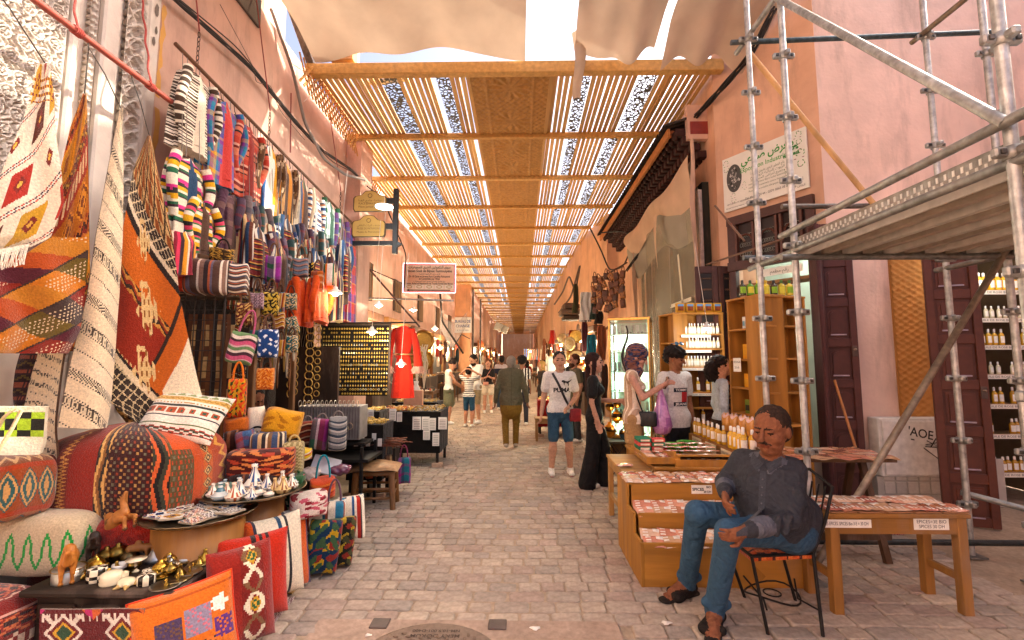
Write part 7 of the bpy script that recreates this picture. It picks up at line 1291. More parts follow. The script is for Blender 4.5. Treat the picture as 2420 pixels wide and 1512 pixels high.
def glasses(o,P0,label,name='sunglasses',c='#161416',colr=None,w=.036):
    M=tmat(o);t=thing(name,label,'sunglasses',M @ Vector(P0))
    for q in (-1,1):m=MB();m.lathe([(0,-.003),(.026,-.002),(.026,.002),(0,.003)],np.array((q*w,0,0)),c,12,rot=rotm(PI/2-.5),sx=1.2);o2=obj('lens',m,'gloss',t)
    m=MB();m.tube([(-.07,.06,0),(-.066,0,.002),(0,-.004,.006),(.066,0,.002),(.07,.06,0)],.0035,c,5);obj('frame',m,'gloss',t);t.rotation_euler=o.rotation_euler;return t
glasses(pm,(0,-.07,1.755*s),'dark sunglasses pushed up on the head of the man in the logo tee')
# ---- woman in black
bw=person('woman in black with long brown hair holding out one hand',(.97,6.06,0),PI/2*.86,1.70,dict(elR=(-.2,.02,1.12),wrR=(-.19,-.05,.88),elL=(.2,-.06,1.12),wrL=(.15,-.32,1.12),anL=(.1,-.12,.09),knL=(.1,-.1,.5),anR=(-.1,.1,.09),knR=(-.09,.02,.5)),skin='#bb8d76',hair='#2b1613',top='#1d1b1c',bottom='#1a1819',shoes='#cfc6b8',legs='wide',hairs='long',res=.0085,hem=.02,female=True,neckline=1,head=(.02,0,-.15))
glasses(bw,(0,-.04,1.755*bw['_s']),'black sunglasses on the hair of the woman in black')
# ---- woman with the headscarf
sw=person('woman in a printed headscarf and striped blouse looking at her phone',(1.34,5.5,0),PI/2*.8,1.80,dict(elR=(-.2,-.12,1.16),wrR=(-.1,-.30,1.27),elL=(.18,-.12,1.16),wrL=(.06,-.32,1.28),head=(0,-.06,1.60),neck=(0,-.01,1.46)),skin='#c0907c',hair='#2c2424',top=lambda Q:pick(fr((Q[:,0]*.7+Q[:,1]*.7)*16)<.34,C('#ead9c4'),C('#b89a80')),bottom='#a8855a',legs='short',hairs='scarf',sleeve='none',res=.0085,hem=.08,female=True,head=(.4,0,0),cols={7:lambda Q:pick(np.sin(Q[:,0]*90+3*np.sin(Q[:,2]*80))*np.sin(Q[:,2]*106)>.0,C('#7a5046'),pick(np.sin(Q[:,1]*75+Q[:,2]*68)>.3,C('#2c3f66'),C('#2c2c44')))})
strap(sw,'crossbody_bag','small black cross-body bag of the woman in the headscarf','bag',[(-.06,-.03,1.47),(-.15,-.03,1.36),(-.17,-.06,1.2),(-.14,-.12,1.02)],.008,'#1c1a1c',((-.12,-.17,.95),(.09,.2,.17),'#1f1d20'),flatp=False)
M=tmat(sw);m=MB();m.box((0,0,0),(.012,.075,.15),'#1f1f22',rot=rotm(0,.3,0),bev=.003);o=obj('smartphone',m,'gloss',None,loc=M @ Vector((-.03,-.38,1.36)));tag(o,'dark smartphone in the hands of the woman in the headscarf','phone')
c_=np.array(M @ Vector((.02,-.32,1.02)));m=MB();n=24;th=np.arange(n)/n*2*PI;R=np.stack([np.stack([c_[0]+r*np.cos(th)*(1+.12*np.sin(5*th+z*20)),c_[1]+r*.7*np.sin(th),0*th+c_[2]+z],-1) for r,z in ((.02,.26),(.035,.2),(.07,.08),(.1,-.06),(.11,-.16),(.08,-.24),(.02,-.26))]);m.rings(R,lambda u,v:pick(np.sin(u*25+v*9)>.3,C('#a86ab0'),C('#c890c8')));tag(obj('plastic_bag',m,'packet'),'purple plastic carrier bag held by the woman in the headscarf','bag')
# ---- young man in the flag tee
tm=person('curly haired young man in a white tee with a flag print',(1.93,5.75,0),.38,1.75,dict(elR=(-.23,.02,1.13),wrR=(-.22,-.06,.88),wrL=(.24,-.02,.88)),skin='#8f6044',hair='#1f1917',top='#d4d2ce',bottom='#1f2024',hairs='curly',res=.0085,hem=.14,wide=.98,head=(.2,0,.55))
s=tm['_s'];print_on(tm,[quadgrid(-.10,.10,1.235,1.285,'#1c2638'),quadgrid(-.10,.10,1.065,1.115,'#1c2638'),quadgrid(.0,.10,1.115,1.235,'#b8282c')]);print_on(tm,[txt('TOMMY',0,.04,.17,(0,0,1.26),'#e4e2dc',.001),txt('JEANS',0,.04,.17,(0,0,1.09),'#e4e2dc',.001)],'print_lettering',off=.009)
glasses(tm,(.03,-.06,1.83*s),'mirrored sunglasses in the curls of the young man in the flag tee',c='#3a6a8a')
# ---- curly haired woman
cw=person('curly haired woman in a pale blue shirt over a brown print dress',(2.5,5.75,0),PI/2*.92,1.66,dict(elR=(-.21,.04,1.14),wrR=(-.2,.02,.9)),skin='#b9886e',hair='#1d1513',top=lambda Q:pick(Q[:,1]>-.02,C('#aebac6'),pick(np.sin(Q[:,2]*90+2*np.sin(Q[:,0]*80))*np.sin(Q[:,0]*85+Q[:,1]*60)>.1,C('#a8643c'),C('#33201a'))),bottom='#3a261e',hairs='curlylong',sleeve='long',res=.0085,hem=.0,female=True,legs='skirt',neckline=1.2,head=(0,0,0))
# ---- man walking away
wk=person('older man in an olive jacket and mustard trousers walking away',(-.17,8.66,0),PI+.05,1.72,dict(elL=(.27,.02,1.13),wrL=(.30,-.04,.88),elR=(-.27,.02,1.13),wrR=(-.31,-.06,.88),anL=(.10,.20,.14),knL=(.11,-.02,.5),anR=(-.09,-.1,.09),knR=(-.1,-.08,.5),head=(0,-.03,1.60)),skin='#8f6248',hair='#8a7d70',top=lambda Q:pick(np.abs(Q[:,0])<.004,C('#4a4434'),C('#5d5642')),bottom='#7a5a20',shoes='#a89a88',sleeve='long',hairs='crop',res=.0095,wide=1.28,hem=.18,hemz=.80,head=(.1,0,0),extra=lambda P,H,s:[cap(P['pel']-(0,0,.15),P['pel']-(0,0,.20),.19*s,.2*s,1,.03,flat=.75,dir=(0,1,0)),cap(P['neck']-(.05,-.02,.01),P['neck']+(.05,.02,-.01),.06*s,.06*s,1,.02)])
m=MB();M=tmat(wk);m.box((0,0,0),(.05,.012,.07),'#e6e2da',rot=rotm(.2,.4,.3));tag(obj('folded_paper',m,'paper',None,loc=M @ Vector((.305,-.07,.78))),'folded white paper in the hand of the man in the olive jacket','paper')
# ---- group by the jewellery tables
kid=person('boy in a striped tee and denim shorts with hands behind his head',(-1.27,11.4,0),PI-.35,1.47,dict(elL=(.34,-.06,1.52),wrL=(.12,.06,1.66),elR=(-.34,-.06,1.52),wrR=(-.12,.06,1.66),head=(0,.0,1.62)),skin='#b98468',hair='#181312',top=lambda Q:pick(fr(Q[:,2]*22)<.35,C('#2c2a2c'),C('#dcd6cc')),bottom='#264a62',legs='shorts',res=.011,hem=.06,shoes='#cfc8bc',female=True)
wt=person('man in a white tee and khaki shorts bending over the trinkets',(-1.17,12.1,0),-.75,1.82,dict(elL=(.24,-.12,1.14),wrL=(.12,-.30,1.05),elR=(-.24,-.12,1.14),wrR=(-.12,-.30,1.05),head=(0,-.09,1.58),neck=(0,-.03,1.45),anL=(.13,.0,.09)),skin='#b5866a',hair='#1c1614',top='#d8d4ce',bottom='#8f7f62',legs='shorts',res=.012,hem=.1,beard=True,head=(.5,0,0),shoes='#e2ded8')
ww=person('woman in a white blouse and sage skirt leaning over the stall',(-1.86,11.9,0),PI*.62,1.68,dict(elR=(-.22,-.14,1.14),wrR=(-.16,-.34,1.0),elL=(.22,-.14,1.14),wrL=(.14,-.34,1.0),head=(0,-.1,1.58),neck=(0,-.03,1.45)),skin='#b98468',hair='#231815',top='#ddd8d0',bottom='#6a6a52',legs='skirt',sleeve='none',hairs='bun',res=.012,hem=.02,female=True,head=(.5,0,0))
pw=person('woman in a black top and cream shorts checking her phone',(-1.02,14.5,0),.1,1.66,dict(elL=(.2,-.08,1.13),wrL=(.04,-.22,1.2),elR=(-.2,-.08,1.13),wrR=(-.04,-.22,1.2),anL=(.12,-.08,.09)),skin='#c29078',hair='#5a3826',top='#1f1d1f',bottom='#d2c4b0',legs='short',res=.013,hem=.0,female=True,hairs='bun',head=(.3,0,0),fingers=False)
strap(pw,'shoulder_bag','small pink shoulder bag of the woman in cream shorts','bag',[(.1,0,1.38),(-.02,0,1.2),(-.1,0,1.0)],.007,'#c88a7a',((-.07,-.15,.93),(.17,.06,.11),'#c8907c'))
om=person('man in a navy and white faded tee walking away',(-.62,15.6,0),PI,1.8,skin='#7a5440',hair='#161212',top=lambda Q:np.where((Q[:,2]>1.38)[:,None],C('#b0a8b0'),np.where((Q[:,2]>1.16+.02*np.sin(Q[:,0]*60))[:,None],C('#26283a'),C('#b8b4bc'))),bottom='#3a4454',res=.014,hem=.1,fingers=False)
sb=person('woman in a black and white striped top behind the olive jacket',(.05,11.8,0),PI,1.72,skin='#8a604a',hair='#171312',top=lambda Q:pick(fr(Q[:,0]*14)<.4,C('#dcd8d0'),C('#2a282a')),bottom='#2c2c34',hairs='curly',res=.014,fingers=False,female=True)
bm=person('bearded man with glasses and a backpack browsing brass plates',(1.12,9.4,0),-PI/2*.8,1.74,skin='#b5846a',hair='#4a2c1e',top='#5c5542',bottom='#3a3a3c',res=.011,beard=True,hairs='short')
strap(bm,'backpack','black backpack worn by the bearded man','backpack',[(-.12,0,1.44),(-.12,0,1.3),(-.13,0,1.14)],.02,'#1f1d1e',((0,.18,1.2),(.28,.16,.42),'#242224'))
# ---- young vendor among the bags
vd=person('young vendor in a pale shirt looking at his phone among the bags',(at(605,930,4.35)[0]-.05,4.4,0),.9,1.7,dict(pel=(0,.1,.62),hipL=(.09,.08,.6),hipR=(-.09,.08,.6),chest=(0,.06,.92),neck=(0,.04,1.12),head=(0,-.0,1.27),shL=(.18,.05,1.07),shR=(-.18,.05,1.07),elL=(.24,-.05,.82),wrL=(.1,-.26,.95),elR=(-.24,-.05,.82),wrR=(-.1,-.25,.95),knL=(.12,-.35,.55),knR=(-.12,-.35,.55),anL=(.12,-.35,.1),anR=(-.12,-.35,.1)),skin='#7a4c34',hair='#17110f',top='#b8b4bc',bottom='#2c2a30',res=.011,head=(.45,0,.2),hem=.02)
M=tmat(vd);m=MB();m.box((0,0,0),(.075,.01,.15),'#18181a',rot=rotm(-.4,0,.9),bev=.003);tag(obj('smartphone',m,'gloss',None,loc=M @ Vector((0,-.34,1.0))),'black smartphone held by the young vendor','phone');m=MB();q=M @ Vector((0,.1,0));m.box((q[0],q[1],.26),(.36,.34,.5),'#5a4028',bev=.01);tag(obj('stool_box',m,'wood'),'wooden box the young vendor sits on','box')
# ---- crowd further down the street
FARP=[('woman with blonde hair browsing the right hand stalls',(.62,13.2),-1.2,1.62,'#8a6a3a','#2c2624','#3a3a40','long',True),('man in a dark shirt standing by the lanterns',(1.3,12.2),1.2,1.75,'#1c1614','#1f1f24','#2c2c30','short',False),('person in a white shirt near the blue cloths',(.9,17.5),PI,1.7,'#1c1614','#d0ccc6','#3a3a44','short',False),('woman in pale trousers walking between the shops',(-1.25,16.8),PI,1.65,'#8a7a6a','#8a8078','#c8bca8','long',True),('man in a brown jacket far along the street',(-.9,21),0,1.75,'#1c1614','#5a4838','#2c2c34','short',False),('person in a red top far along the street',(.35,22.5),PI,1.66,'#1c1614','#8a2c24','#2c2c34','long',True),('man in grey far along the street',(-.2,26),.2,1.76,'#1c1614','#6a6a6a','#3a3a40','short',False),('person in white robes far along the street',(.6,31),0,1.72,'#2c2420','#d8d2c6','#d8d2c6','short',False),('man with a dark cap by the exchange office',(-1.75,17.6),1.4,1.74,'#161214','#3a4a3c','#3a3a3c','short',False),('woman in a beige coat by the far shops',(-.45,34),PI,1.65,'#2c1c16','#b89a78','#5a4a40','long',True)]
for (lb,p,rz,h_,hr,tp_,bt,hs,fm) in FARP:person(lb,(*p,0),rz,h_,None,skin='#a5765a',hair=hr,top=tp_,bottom=bt,hairs=hs,res=.017,female=fm,fingers=False)
# ================================================================== LEFT MIDDLE: JEWELLERY
GOLD='#c89a3c'
t=thing('earring_board','black felt display board covered with rows of gold earrings','display board',at(838,935,6.7));p,q=bx(757,768,920,935,6.7)
m=MB();m.box(((p[0]+q[0])/2,6.72,(p[2]+q[2])/2),(q[0]-p[0],.02,q[2]-p[2]),C('#1c1613'));obj('felt_panel',m,'cloth',t,world=True)
for (c_,s_) in ((((p[0]+q[0])/2,6.71,q[2]+.01),(q[0]-p[0]+.05,.04,.025)),((q[0]+.012,6.71,(p[2]+q[2])/2),(.025,.04,q[2]-p[2])),((p[0]-.012,6.71,(p[2]+q[2])/2),(.025,.04,q[2]-p[2]))):m=MB();m.box(c_,s_,C('#3a2a1c'));obj('frame',m,'wood',t,world=True)
r2=np.random.default_rng(11);NR=17
for j in range(NR):
    m=MB();z=q[2]-.035-(q[2]-p[2]-.05)*j/(NR-.4);kind=r2.integers(4)
    for x in np.linspace(p[0]+.02,q[0]-.02,26):
        if r2.random()<.06:continue
        c=C(('#d8b04a','#e0c470','#c89a3c','#cfc8b8')[0 if kind<2 else r2.integers(4)])*r2.uniform(.8,1.15);y_=6.70
        if kind==0:m.lathe([(0,-.004),(.014,-.003),(.014,.003),(0,.004)],(x,y_,z-.02),c,8,rot=rotm(PI/2),sm=False)
        elif kind==1:m.ball((x,y_,z-.02),(.009,.006,.02),c,6,5)
        elif kind==2:th=np.linspace(0,2*PI,9);m.tube(np.stack([x+.013*np.cos(th),0*th+y_,z-.018+.013*np.sin(th)],-1),.004,c,4,False)
        else:m.add([(x-.012,y_,z-.034),(x+.012,y_,z-.034),(x,y_,z-.004),(x,y_-.006,z-.026)],[[0,1,3],[1,2,3],[2,0,3]],c)
        m.tube([(x,y_,z),(x,y_,z-.008)],.0018,c,4,False)
    obj('earring_row',m,'gilt',t,world=True)['kind']='stuff'
# jewellery tables
def heap(name,label,x0,x1,y0,y1,z,n,cs,seed,mat='gilt',big=1.):
    r=np.random.default_rng(seed);m=MB()
    for k in range(n):
        c=C(cs[r.integers(len(cs))])*r.uniform(.75,1.2);P=(r.uniform(x0,x1),r.uniform(y0,y1),z+r.uniform(.004,.03));R_=rotm(r.uniform(0,3),r.uniform(0,3),r.uniform(0,3));k2=r.integers(3)
        if k2==0:th=np.linspace(0,2*PI,9);rad=r.uniform(.018,.03)*big;m.tube((np.stack([rad*np.cos(th),rad*np.sin(th),0*th],-1) @ R_.T)+P,.005*big,c,4,False)
        elif k2==1:m.box(P,(.05*big,.016*big,.008),c,rot=rotm(0,0,r.uniform(0,3)),bev=.002)
        else:m.ball(P,.011*big,c,6,4)
    return tag(obj(name,m,mat),label,'jewellery',kind='stuff')
def clothtable(name,label,x0,x1,y0,y1,z,colr):
    t=thing(name,label,'table',((x0+x1)/2,(y0+y1)/2,0));m=MB();m.box((0,0,z-.015),(x1-x0,y1-y0,.03),C(colr));obj('table_top',m,'cloth',t)
    n=60;m=MB();pts=np.array([(-1,-1),(1,-1),(1,1),(-1,1),(-1,-1)],float)*((x1-x0)/2-.003,(y1-y0)/2-.003);k=np.linspace(0,4,n*2);PX_=np.interp(k,range(5),pts[:,0]);PY_=np.interp(k,range(5),pts[:,1]);o_=.008*np.sin(k*22);R=np.stack([np.stack([PX_*(1+o_*w_),PY_*(1+o_*w_),0*k+zz_],-1) for zz_,w_ in ((z-.03,0),(z*.6,1),(.22,1.6))]);m.grid(R,C(colr));obj('skirt',m,'cloth',t)
    for sx in (-1,1):
        for sy in (-1,1):m=MB();m.box((sx*((x1-x0)/2-.05),sy*((y1-y0)/2-.05),z/2-.015),(.04,.04,z-.03),'#2c2622');obj('leg',m,'iron',t)
    for sx in (-1,1):m=MB();m.box((sx*((x1-x0)/2-.05),-(y1-y0)/2+.05,.035),(.16,.1,.07),'#b89a84',bev=.008);o=obj('brick_foot',m,'stone',t)
    return t
clothtable('jewellery_table','black clothed table of gold bracelets with cards of earrings on its side',-2.05,-1.22,7.06,7.85,.84,'#171412');heap('bracelet_pile','glittering pile of gold and silver bracelets on the black clothed table',-2.0,-1.26,7.1,7.8,.842,420,('#d8b04a','#e0c470','#c0b8a8','#b8862c','#d8d0c0'),1)
clothtable('jewellery_table','dark table of gold cuffs under the earring board',-2.95,-1.9,6.2,6.66,.93,'#1f1a16');heap('cuff_pile','row of gold cuffs and boxes under the earring board',-2.9,-1.95,6.24,6.62,.932,320,('#d8b04a','#e6cc80','#c89a3c','#a8862c'),2);heap('ring_pile','red and gold beaded rings heaped between the jewellery tables',-2.0,-1.6,6.72,7.04,.90,150,('#a8402c','#d8b04a','#c8702c','#d8c4a0'),3)
clothtable('jewellery_table','third jewellery table past the red dress',-2.35,-1.5,8.4,9.0,.86,'#1a1714');heap('trinket_pile','gold trinkets heaped on the table past the red dress',-2.3,-1.55,8.45,8.95,.862,260,('#d8b04a','#e6cc80','#c0b8a8'),4)
r2=np.random.default_rng(21);k=0
for (xx,yy,w_,h_) in ((985,1000,20,30),(1006,1000,18,30),(1022,1002,16,28),(1046,1000,20,28),(1008,1028,16,22),(1030,1038,16,30),(876,985,14,34),(928,980,16,28),(944,985,12,22)):
    Y=7.03 if xx>960 else 6.17;c_=at(xx,yy,Y);m=MB();a,b=w_/FPX*Y,h_/FPX*Y;m.box((0,0,0),(a,.004,b),'#e8e4dc',bev=.001)
    for j in range(6):m.box((0,-.004,-b*.38+b*.13*j),(a*.7,.003,b*.03),'#8a8478' if k % 3 else '#5a2c24')
    tag(obj('earring_card',m,'paper',None,loc=c_),'white card of earrings pinned to the '+('black table skirt' if xx>960 else 'dark table front'),'card','cards of earrings');k += 1
# red dress
c_=at(955,770,7.0);t=thing('red_dress','long coral red kaftan with a gold belt and feather cuffs on a hanger','dress',(c_[0],7.0,at(955,940,7.0)[2]));zt0,zb0=c_[2],at(955,940,7.0)[2];m=MB();n,nv=48,44;th=np.arange(n)/n*2*PI;R=np.empty((nv,n,3))
for i,v in enumerate(np.linspace(0,1,nv)):
    w_=float(np.interp(v,[0,.04,.12,.38,.42,.7,1],[.04,.12,.15,.105,.10,.145,.175]));f_=1+.06*np.sin(8*th+2*v)*min(1,max(0,v-.3)*3);R[i]=np.stack([c_[0]+w_*np.cos(th)*f_,7.0+w_*.5*np.sin(th)*f_,0*th+zt0-(zt0-zb0)*v],-1)
m.rings(R,C('#d8301e'));obj('gown',m,'cloth',t,world=True)
for s in (-1,1):
    m=MB();z=np.linspace(0,1,14);m.tube(np.stack([c_[0]+s*(.13+.11*z+.02*np.sin(PI*z)),7.0-.03*z,zt0-.05-.58*z],-1),.042+.026*z,'#d8301e',14);o=obj('sleeve',m,'cloth',t,world=True);mm=MB();r=np.random.default_rng(5)
    for k in range(60):a=r.uniform(0,6.28);p0=np.array((c_[0]+s*.24+.065*math.cos(a),6.97+.065*math.sin(a),zt0-.62));mm.tube([p0,p0+(r.normal(0,.02),r.normal(0,.02),-.06),p0+(r.normal(0,.03),r.normal(0,.03),-.11)],.004,'#e8b4a0',4,False)
    obj('feather_cuff',mm,'wool',o,world=True)
m=MB();th=np.linspace(0,2*PI,30);m.tube(np.stack([c_[0]+.135*np.cos(th),7.0+.072*np.sin(th),0*th+zt0-(zt0-zb0)*.4],-1),.012,'#d8b878',6,False);obj('belt',m,'brass',t,world=True);m=MB();m.tube([(c_[0]-.17,7.0,zt0-.05),(c_[0],7.0,zt0),(c_[0]+.17,7.0,zt0-.05)],.009,'#1c1a1a',6);m.tube([(c_[0],7,zt0),(c_[0],7,zt0+.06),(c_[0]+.02,7,zt0+.09)],.005,'#8a8a88',5);obj('hanger',m,'iron',t,world=True)
m=MB();a,b=at(700,764,6.9),at(985,762,6.95);m.tube([a,b],.012,'#1c1917',8);tag(obj('display_rail',m,'iron'),'thin black rail above the earring board','rail')
# bangle columns
for i,(xx,y0,y1,Y,n_) in enumerate(((703,690,925,5.6,14),(738,690,960,5.5,16),(692,800,930,5.3,7),(755,740,930,5.7,11))):
    a,b=at(xx,y0,Y),at(xx,y1,Y);t=thing('bangle_column',('tall','longest','short','slim')[i]+' string of gold bangles hanging beside the earring board','bangles',(a[0],Y,b[2]))
    for k in range(n_):
        z=a[2]+(b[2]-a[2])*k/(n_-1);th=np.linspace(0,2*PI,18);rad=.05 if i != 3 else .035;m=MB();an=RNG.uniform(-.5,.5);m.tube(np.stack([a[0]+rad*np.cos(th)*math.cos(an),Y+rad*np.cos(th)*math.sin(an)*.6,z+rad*np.sin(th)],-1),.0055,'#d0a548',5,False);obj('bangle',m,'gilt',t,world=True)
    m=MB();m.tube([a+(0,0,.05),(a[0],Y,b[2])],.002,'#3a3028',4);obj('string',m,'cable',t,world=True)
t=thing('necklace_board','dark framed board hung with silver necklaces','display board',at(715,940,5.95));p,q=bx(690,760,745,930,5.95);m=MB();m.box(((p[0]+q[0])/2,5.93,(p[2]+q[2])/2),(q[0]-p[0],.02,q[2]-p[2]),'#241c17');obj('felt_panel',m,'cloth',t,world=True)
for k in range(12):x=p[0]+(q[0]-p[0])*(k+.5)/12;z=np.linspace(0,1,10);m=MB();m.tube(np.stack([x+.012*np.sin(6*z),0*z+5.915,q[2]-.04-(q[2]-p[2])*.8*z*(.7+.3*math.sin(k))],-1),.004,('#8a847c','#6a645c','#a89a84')[k % 3],4);obj('necklace',m,'brass',t,world=True)
for k in range(9):
    xx=640+7*k;a=at(xx,735+6*(k % 3),5.0);L=.5+.12*(k % 4);z=np.linspace(0,1,16);m=MB();m.tube(np.stack([a[0]+.05*(z-.5),5.0+.02*np.sin(4*z),a[2]-L*np.sin(PI*np.clip(z,.02,.98))],-1),.006,('#d8cdb8','#c8a85c','#e6dcc8','#8a5a34')[k % 4],5);tag(obj('bead_necklace',m,'gloss'),('pearl','gold','cream bead','brown bead')[k % 4]+' necklace looped beside the stall post','necklace','necklaces by the stall post')
# bracelet display box and low shelf
p,q=bx(700,960,850,1040,5.05);t=thing('bracelet_case','grey ribbed case with silver bracelets strung along its top','case',((p[0]+q[0])/2,5.1,p[2]));W_,H_=q[0]-p[0],q[2]-p[2];m=MB();m.box((0,.1,H_/2),(W_,.26,H_),'#8a8682',bev=.006);obj('case_body',m,'paint',t)
for k in range(22):m=MB();m.box((-W_/2+W_*(k+.5)/22,-.034,H_/2),(.006,.008,H_*.9),'#6a6662');obj('rib',m,'metal',t)
for k in range(14):th=np.linspace(0,2*PI,14);m=MB();m.tube(np.stack([-W_/2+W_*(k+.5)/14+0*th,-.05+.034*np.cos(th),H_+.03+.034*np.sin(th)],-1),.004,'#c0b8a8',5,False);obj('bracelet',m,'brass',t)
for k in range(7):th=np.linspace(0,2*PI,14);m=MB();m.tube(np.stack([W_*.1+.05*(k % 3)+.035*np.cos(th)+.03*k*.5,-.06+0*th,H_*.5-.03*(k % 4)+.035*np.sin(th)],-1),.004,'#b8a888',5,False);obj('bracelet',m,'brass',t)
t=thing('low_shelf','black iron shelf table under the bracelet case','table',((p[0]+q[0])/2,5.05,0));m=MB();m.box((.05,.05,p[2]-.18),(W_+.25,.5,.03),'#1f1c1a');obj('shelf',m,'iron',t);m=MB();m.box((0,.2,p[2]-.05),(W_+.1,.3,.03),'#2a2622');obj('upper_shelf',m,'iron',t)
for sx in (-1,1):
    for sy in (-.18,.28):m=MB();m.box((sx*(W_/2+.1),sy,p[2]/2-.02),(.03,.03,p[2]-.04),'#1f1c1a');obj('leg',m,'iron',t)
p=at(855,940,5.4);clothtable('card_stand','small black stand of gold chains with white cards',-2.05,-1.62,5.45,5.9,.86,'#171412');heap('chain_pile','gold chains on the small black stand',-2.02,-1.65,5.48,5.86,.862,120,('#d8b04a','#e6cc80'),6)
for k in range(6):m=MB();m.box((0,0,0),(.05,.004,.09),'#dcd8d0',bev=.001);tag(obj('chain_card',m,'paper',None,loc=(-2.0+.07*k,5.43,.72-.06*(k % 2))),'white chain card hanging from the small black stand','card','chain cards')
for i,(xx,yy,Y,s_,c_,nm,lb) in enumerate(((770,1100,4.55,(.26,.03,.17),'#c8ccd4','white_board','pale board leaning under the low shelf'),(730,1120,4.4,(.2,.16,.12),'#d0c4c0','plastic_bundle','crumpled clear plastic bundle under the low shelf'),(800,1110,4.6,(.22,.2,.1),'#6a3050','purple_bundle','purple wrapped bundle under the low shelf'))):
    c_p=at(xx,yy,Y);c_p[2]=max(c_p[2],.12);
    if i==0:m=MB();m.box(c_p,s_,c_,rot=rotm(-.6,.3,.3),bev=.004);tag(obj(nm,m,'paper'),lb,'board')
    else:tag(obj(nm,sdf_mesh([ell(c_p,np.array(s_)/2,0,.02,amp=.012,freq=60),ell(c_p+(.05,0,.02),np.array(s_)/3,0,.02,amp=.012,freq=70)],.011,[c_]),'packet'),lb,'bundle')
# stool
t=thing('rush_stool','low wooden stool with a tan padded seat standing in the lane','stool',(-1.62,5.22,0),.12);LEGC=C('#7a5228')
for sx in (-1,1):
    for sy in (-1,1):m=MB();m.tube([(sx*.215,sy*.15,0),(sx*.19,sy*.13,.40)],[.03,.034],LEGC,10);obj('leg',m,'wood',t)
for z in (.12,.22):
    for s in (-1,1):m=MB();m.tube([(-.2,s*.14,z),(.2,s*.14,z)],.014,LEGC,8);obj('rung',m,'wood',t);m=MB();m.tube([(s*.205,-.13,z+.03),(s*.205,.13,z+.03)],.014,LEGC,8);obj('rung',m,'wood',t)
m=MB();m.box((0,0,.385),(.44,.32,.05),LEGC,bev=.01);obj('seat_frame',m,'wood',t);n=30;U,V=np.meshgrid(np.linspace(-1,1,n),np.linspace(-1,1,n),indexing='ij');m=MB();e_=(1-np.abs(U)**4)*(1-np.abs(V)**4);P=np.stack([U*.265,V*.20,.43+.05*e_**.5-.02*(np.abs(U)*np.abs(V))**2+.008*np.sin(5*U+2*V)],-1);m.grid(P,C('#b08a60'));P2=P.copy();P2[...,2]=.415;m.grid(P2,C('#8a6a48'),flip=True);obj('seat_pad',m,'leather',t)
# leather cord bundle and floor bag
p=at(905,1050,5.6);t=thing('cord_rack','bundle of brown leather cords across a small rack','rack',(p[0],5.65,0));r=np.random.default_rng(8)
for k in range(46):a=p+(-.16+r.normal(0,.03),r.normal(0,.08),r.normal(0,.03));b=p+(.22+r.normal(0,.05),r.normal(0,.08),r.normal(.02,.03));m=MB();m.tube([a+(-.03,0,-.06),a,(a+b)/2+(0,0,.02),b],.005,('#7a3a20','#8a4a28','#5a2c1c')[k % 3],4);obj('cord',m,'leather',t,world=True)
for sx in (-.15,.15):m=MB();m.box((p[0]+sx,5.65,p[2]/2-.02),(.03,.2,p[2]-.04),'#2c2420');obj('leg',m,'iron',t,world=True)
bag('teal and magenta tartan tote standing on the paving past the stool',938,1082,970,1140,5.75,plaid([('#1f7a8a',1),('#b02f8a',.7),('#3a3a5a',.6)],[('#2a6a7a',1),('#8a2f6a',.5)],2,3),.07,handle='#8a3a5a',hl=.16,group='bags heaped in front of the stall');bag('brown striped tote with loop handles behind the stool',905,1075,935,1125,5.6,S([('#6a4a34',1),('#a88a5c',.5),('#3a2c24',.5)],0,3),.07,handle='#8a6a50',hl=.2,group='bags heaped in front of the stall');bag('orange leather roll bag lying behind the stool',862,1100,905,1125,5.5,flat('#c05a1c'),.08,handle=None,tilt=-.3,mat='leather',group='bags heaped in front of the stall')
m=MB();p,q=bx(955,922,1000,965,7.9);m.box(((p[0]+q[0])/2,7.9,(p[2]+q[2])/2),(q[0]-p[0],.1,q[2]-p[2]),'#d8a888',bev=.005);tag(obj('card_box',m,'paper'),'pale pink cardboard box behind the jewellery tables','box')
# pendant lamps
LP=[((793,693),5.2,'white shaded pendant by the tartan shawl',2.5),((895,722),7.6,'white shaded pendant under the strut',1.5),((879,785),6.3,'white shaded pendant hanging before the earring board',7),((948,862),6.5,'white shaded pendant hanging before the red dress',2.2),((1040,822),11.0,'white shaded pendant by the orange end wall',6),((1028,777),11.5,'bare warm pendant by the carved figures',6),((977,732),10.5,'bare warm pendant by the grilled window',8)]
for (xy,Y,lb,wt_) in LP:p=at(*xy,Y);pendant('pendant_lamp',lb,p,p+(.05,.1,1.0+.1*Y),'#e6e2da',.075 if Y<8 else .09,wt_)
p=at(908,490,6.6);t=thing('disc_lamp','flat round white lamp glowing beside the brass plaques','lamp',p);m=MB();m.lathe([(0,0),(.13,0),(.13,.018),(.05,.03),(0,.03)],(0,0,0),'#eefaff',28);obj('disc',m,'dimglow',t);m=MB();m.tube([(0,0,.03),(0,.02,.9)],.003,'#c8c4bc',5);obj('cord',m,'cable',t);ld=bpy.data.lights.new('disc_light','POINT');ld.energy=14;ld.color=(.9,.97,1);ld.shadow_soft_size=.1;lo=bpy.data.objects.new('disc_light',ld);col.objects.link(lo);lo.parent=t;lo.location=(0,0,-.1)
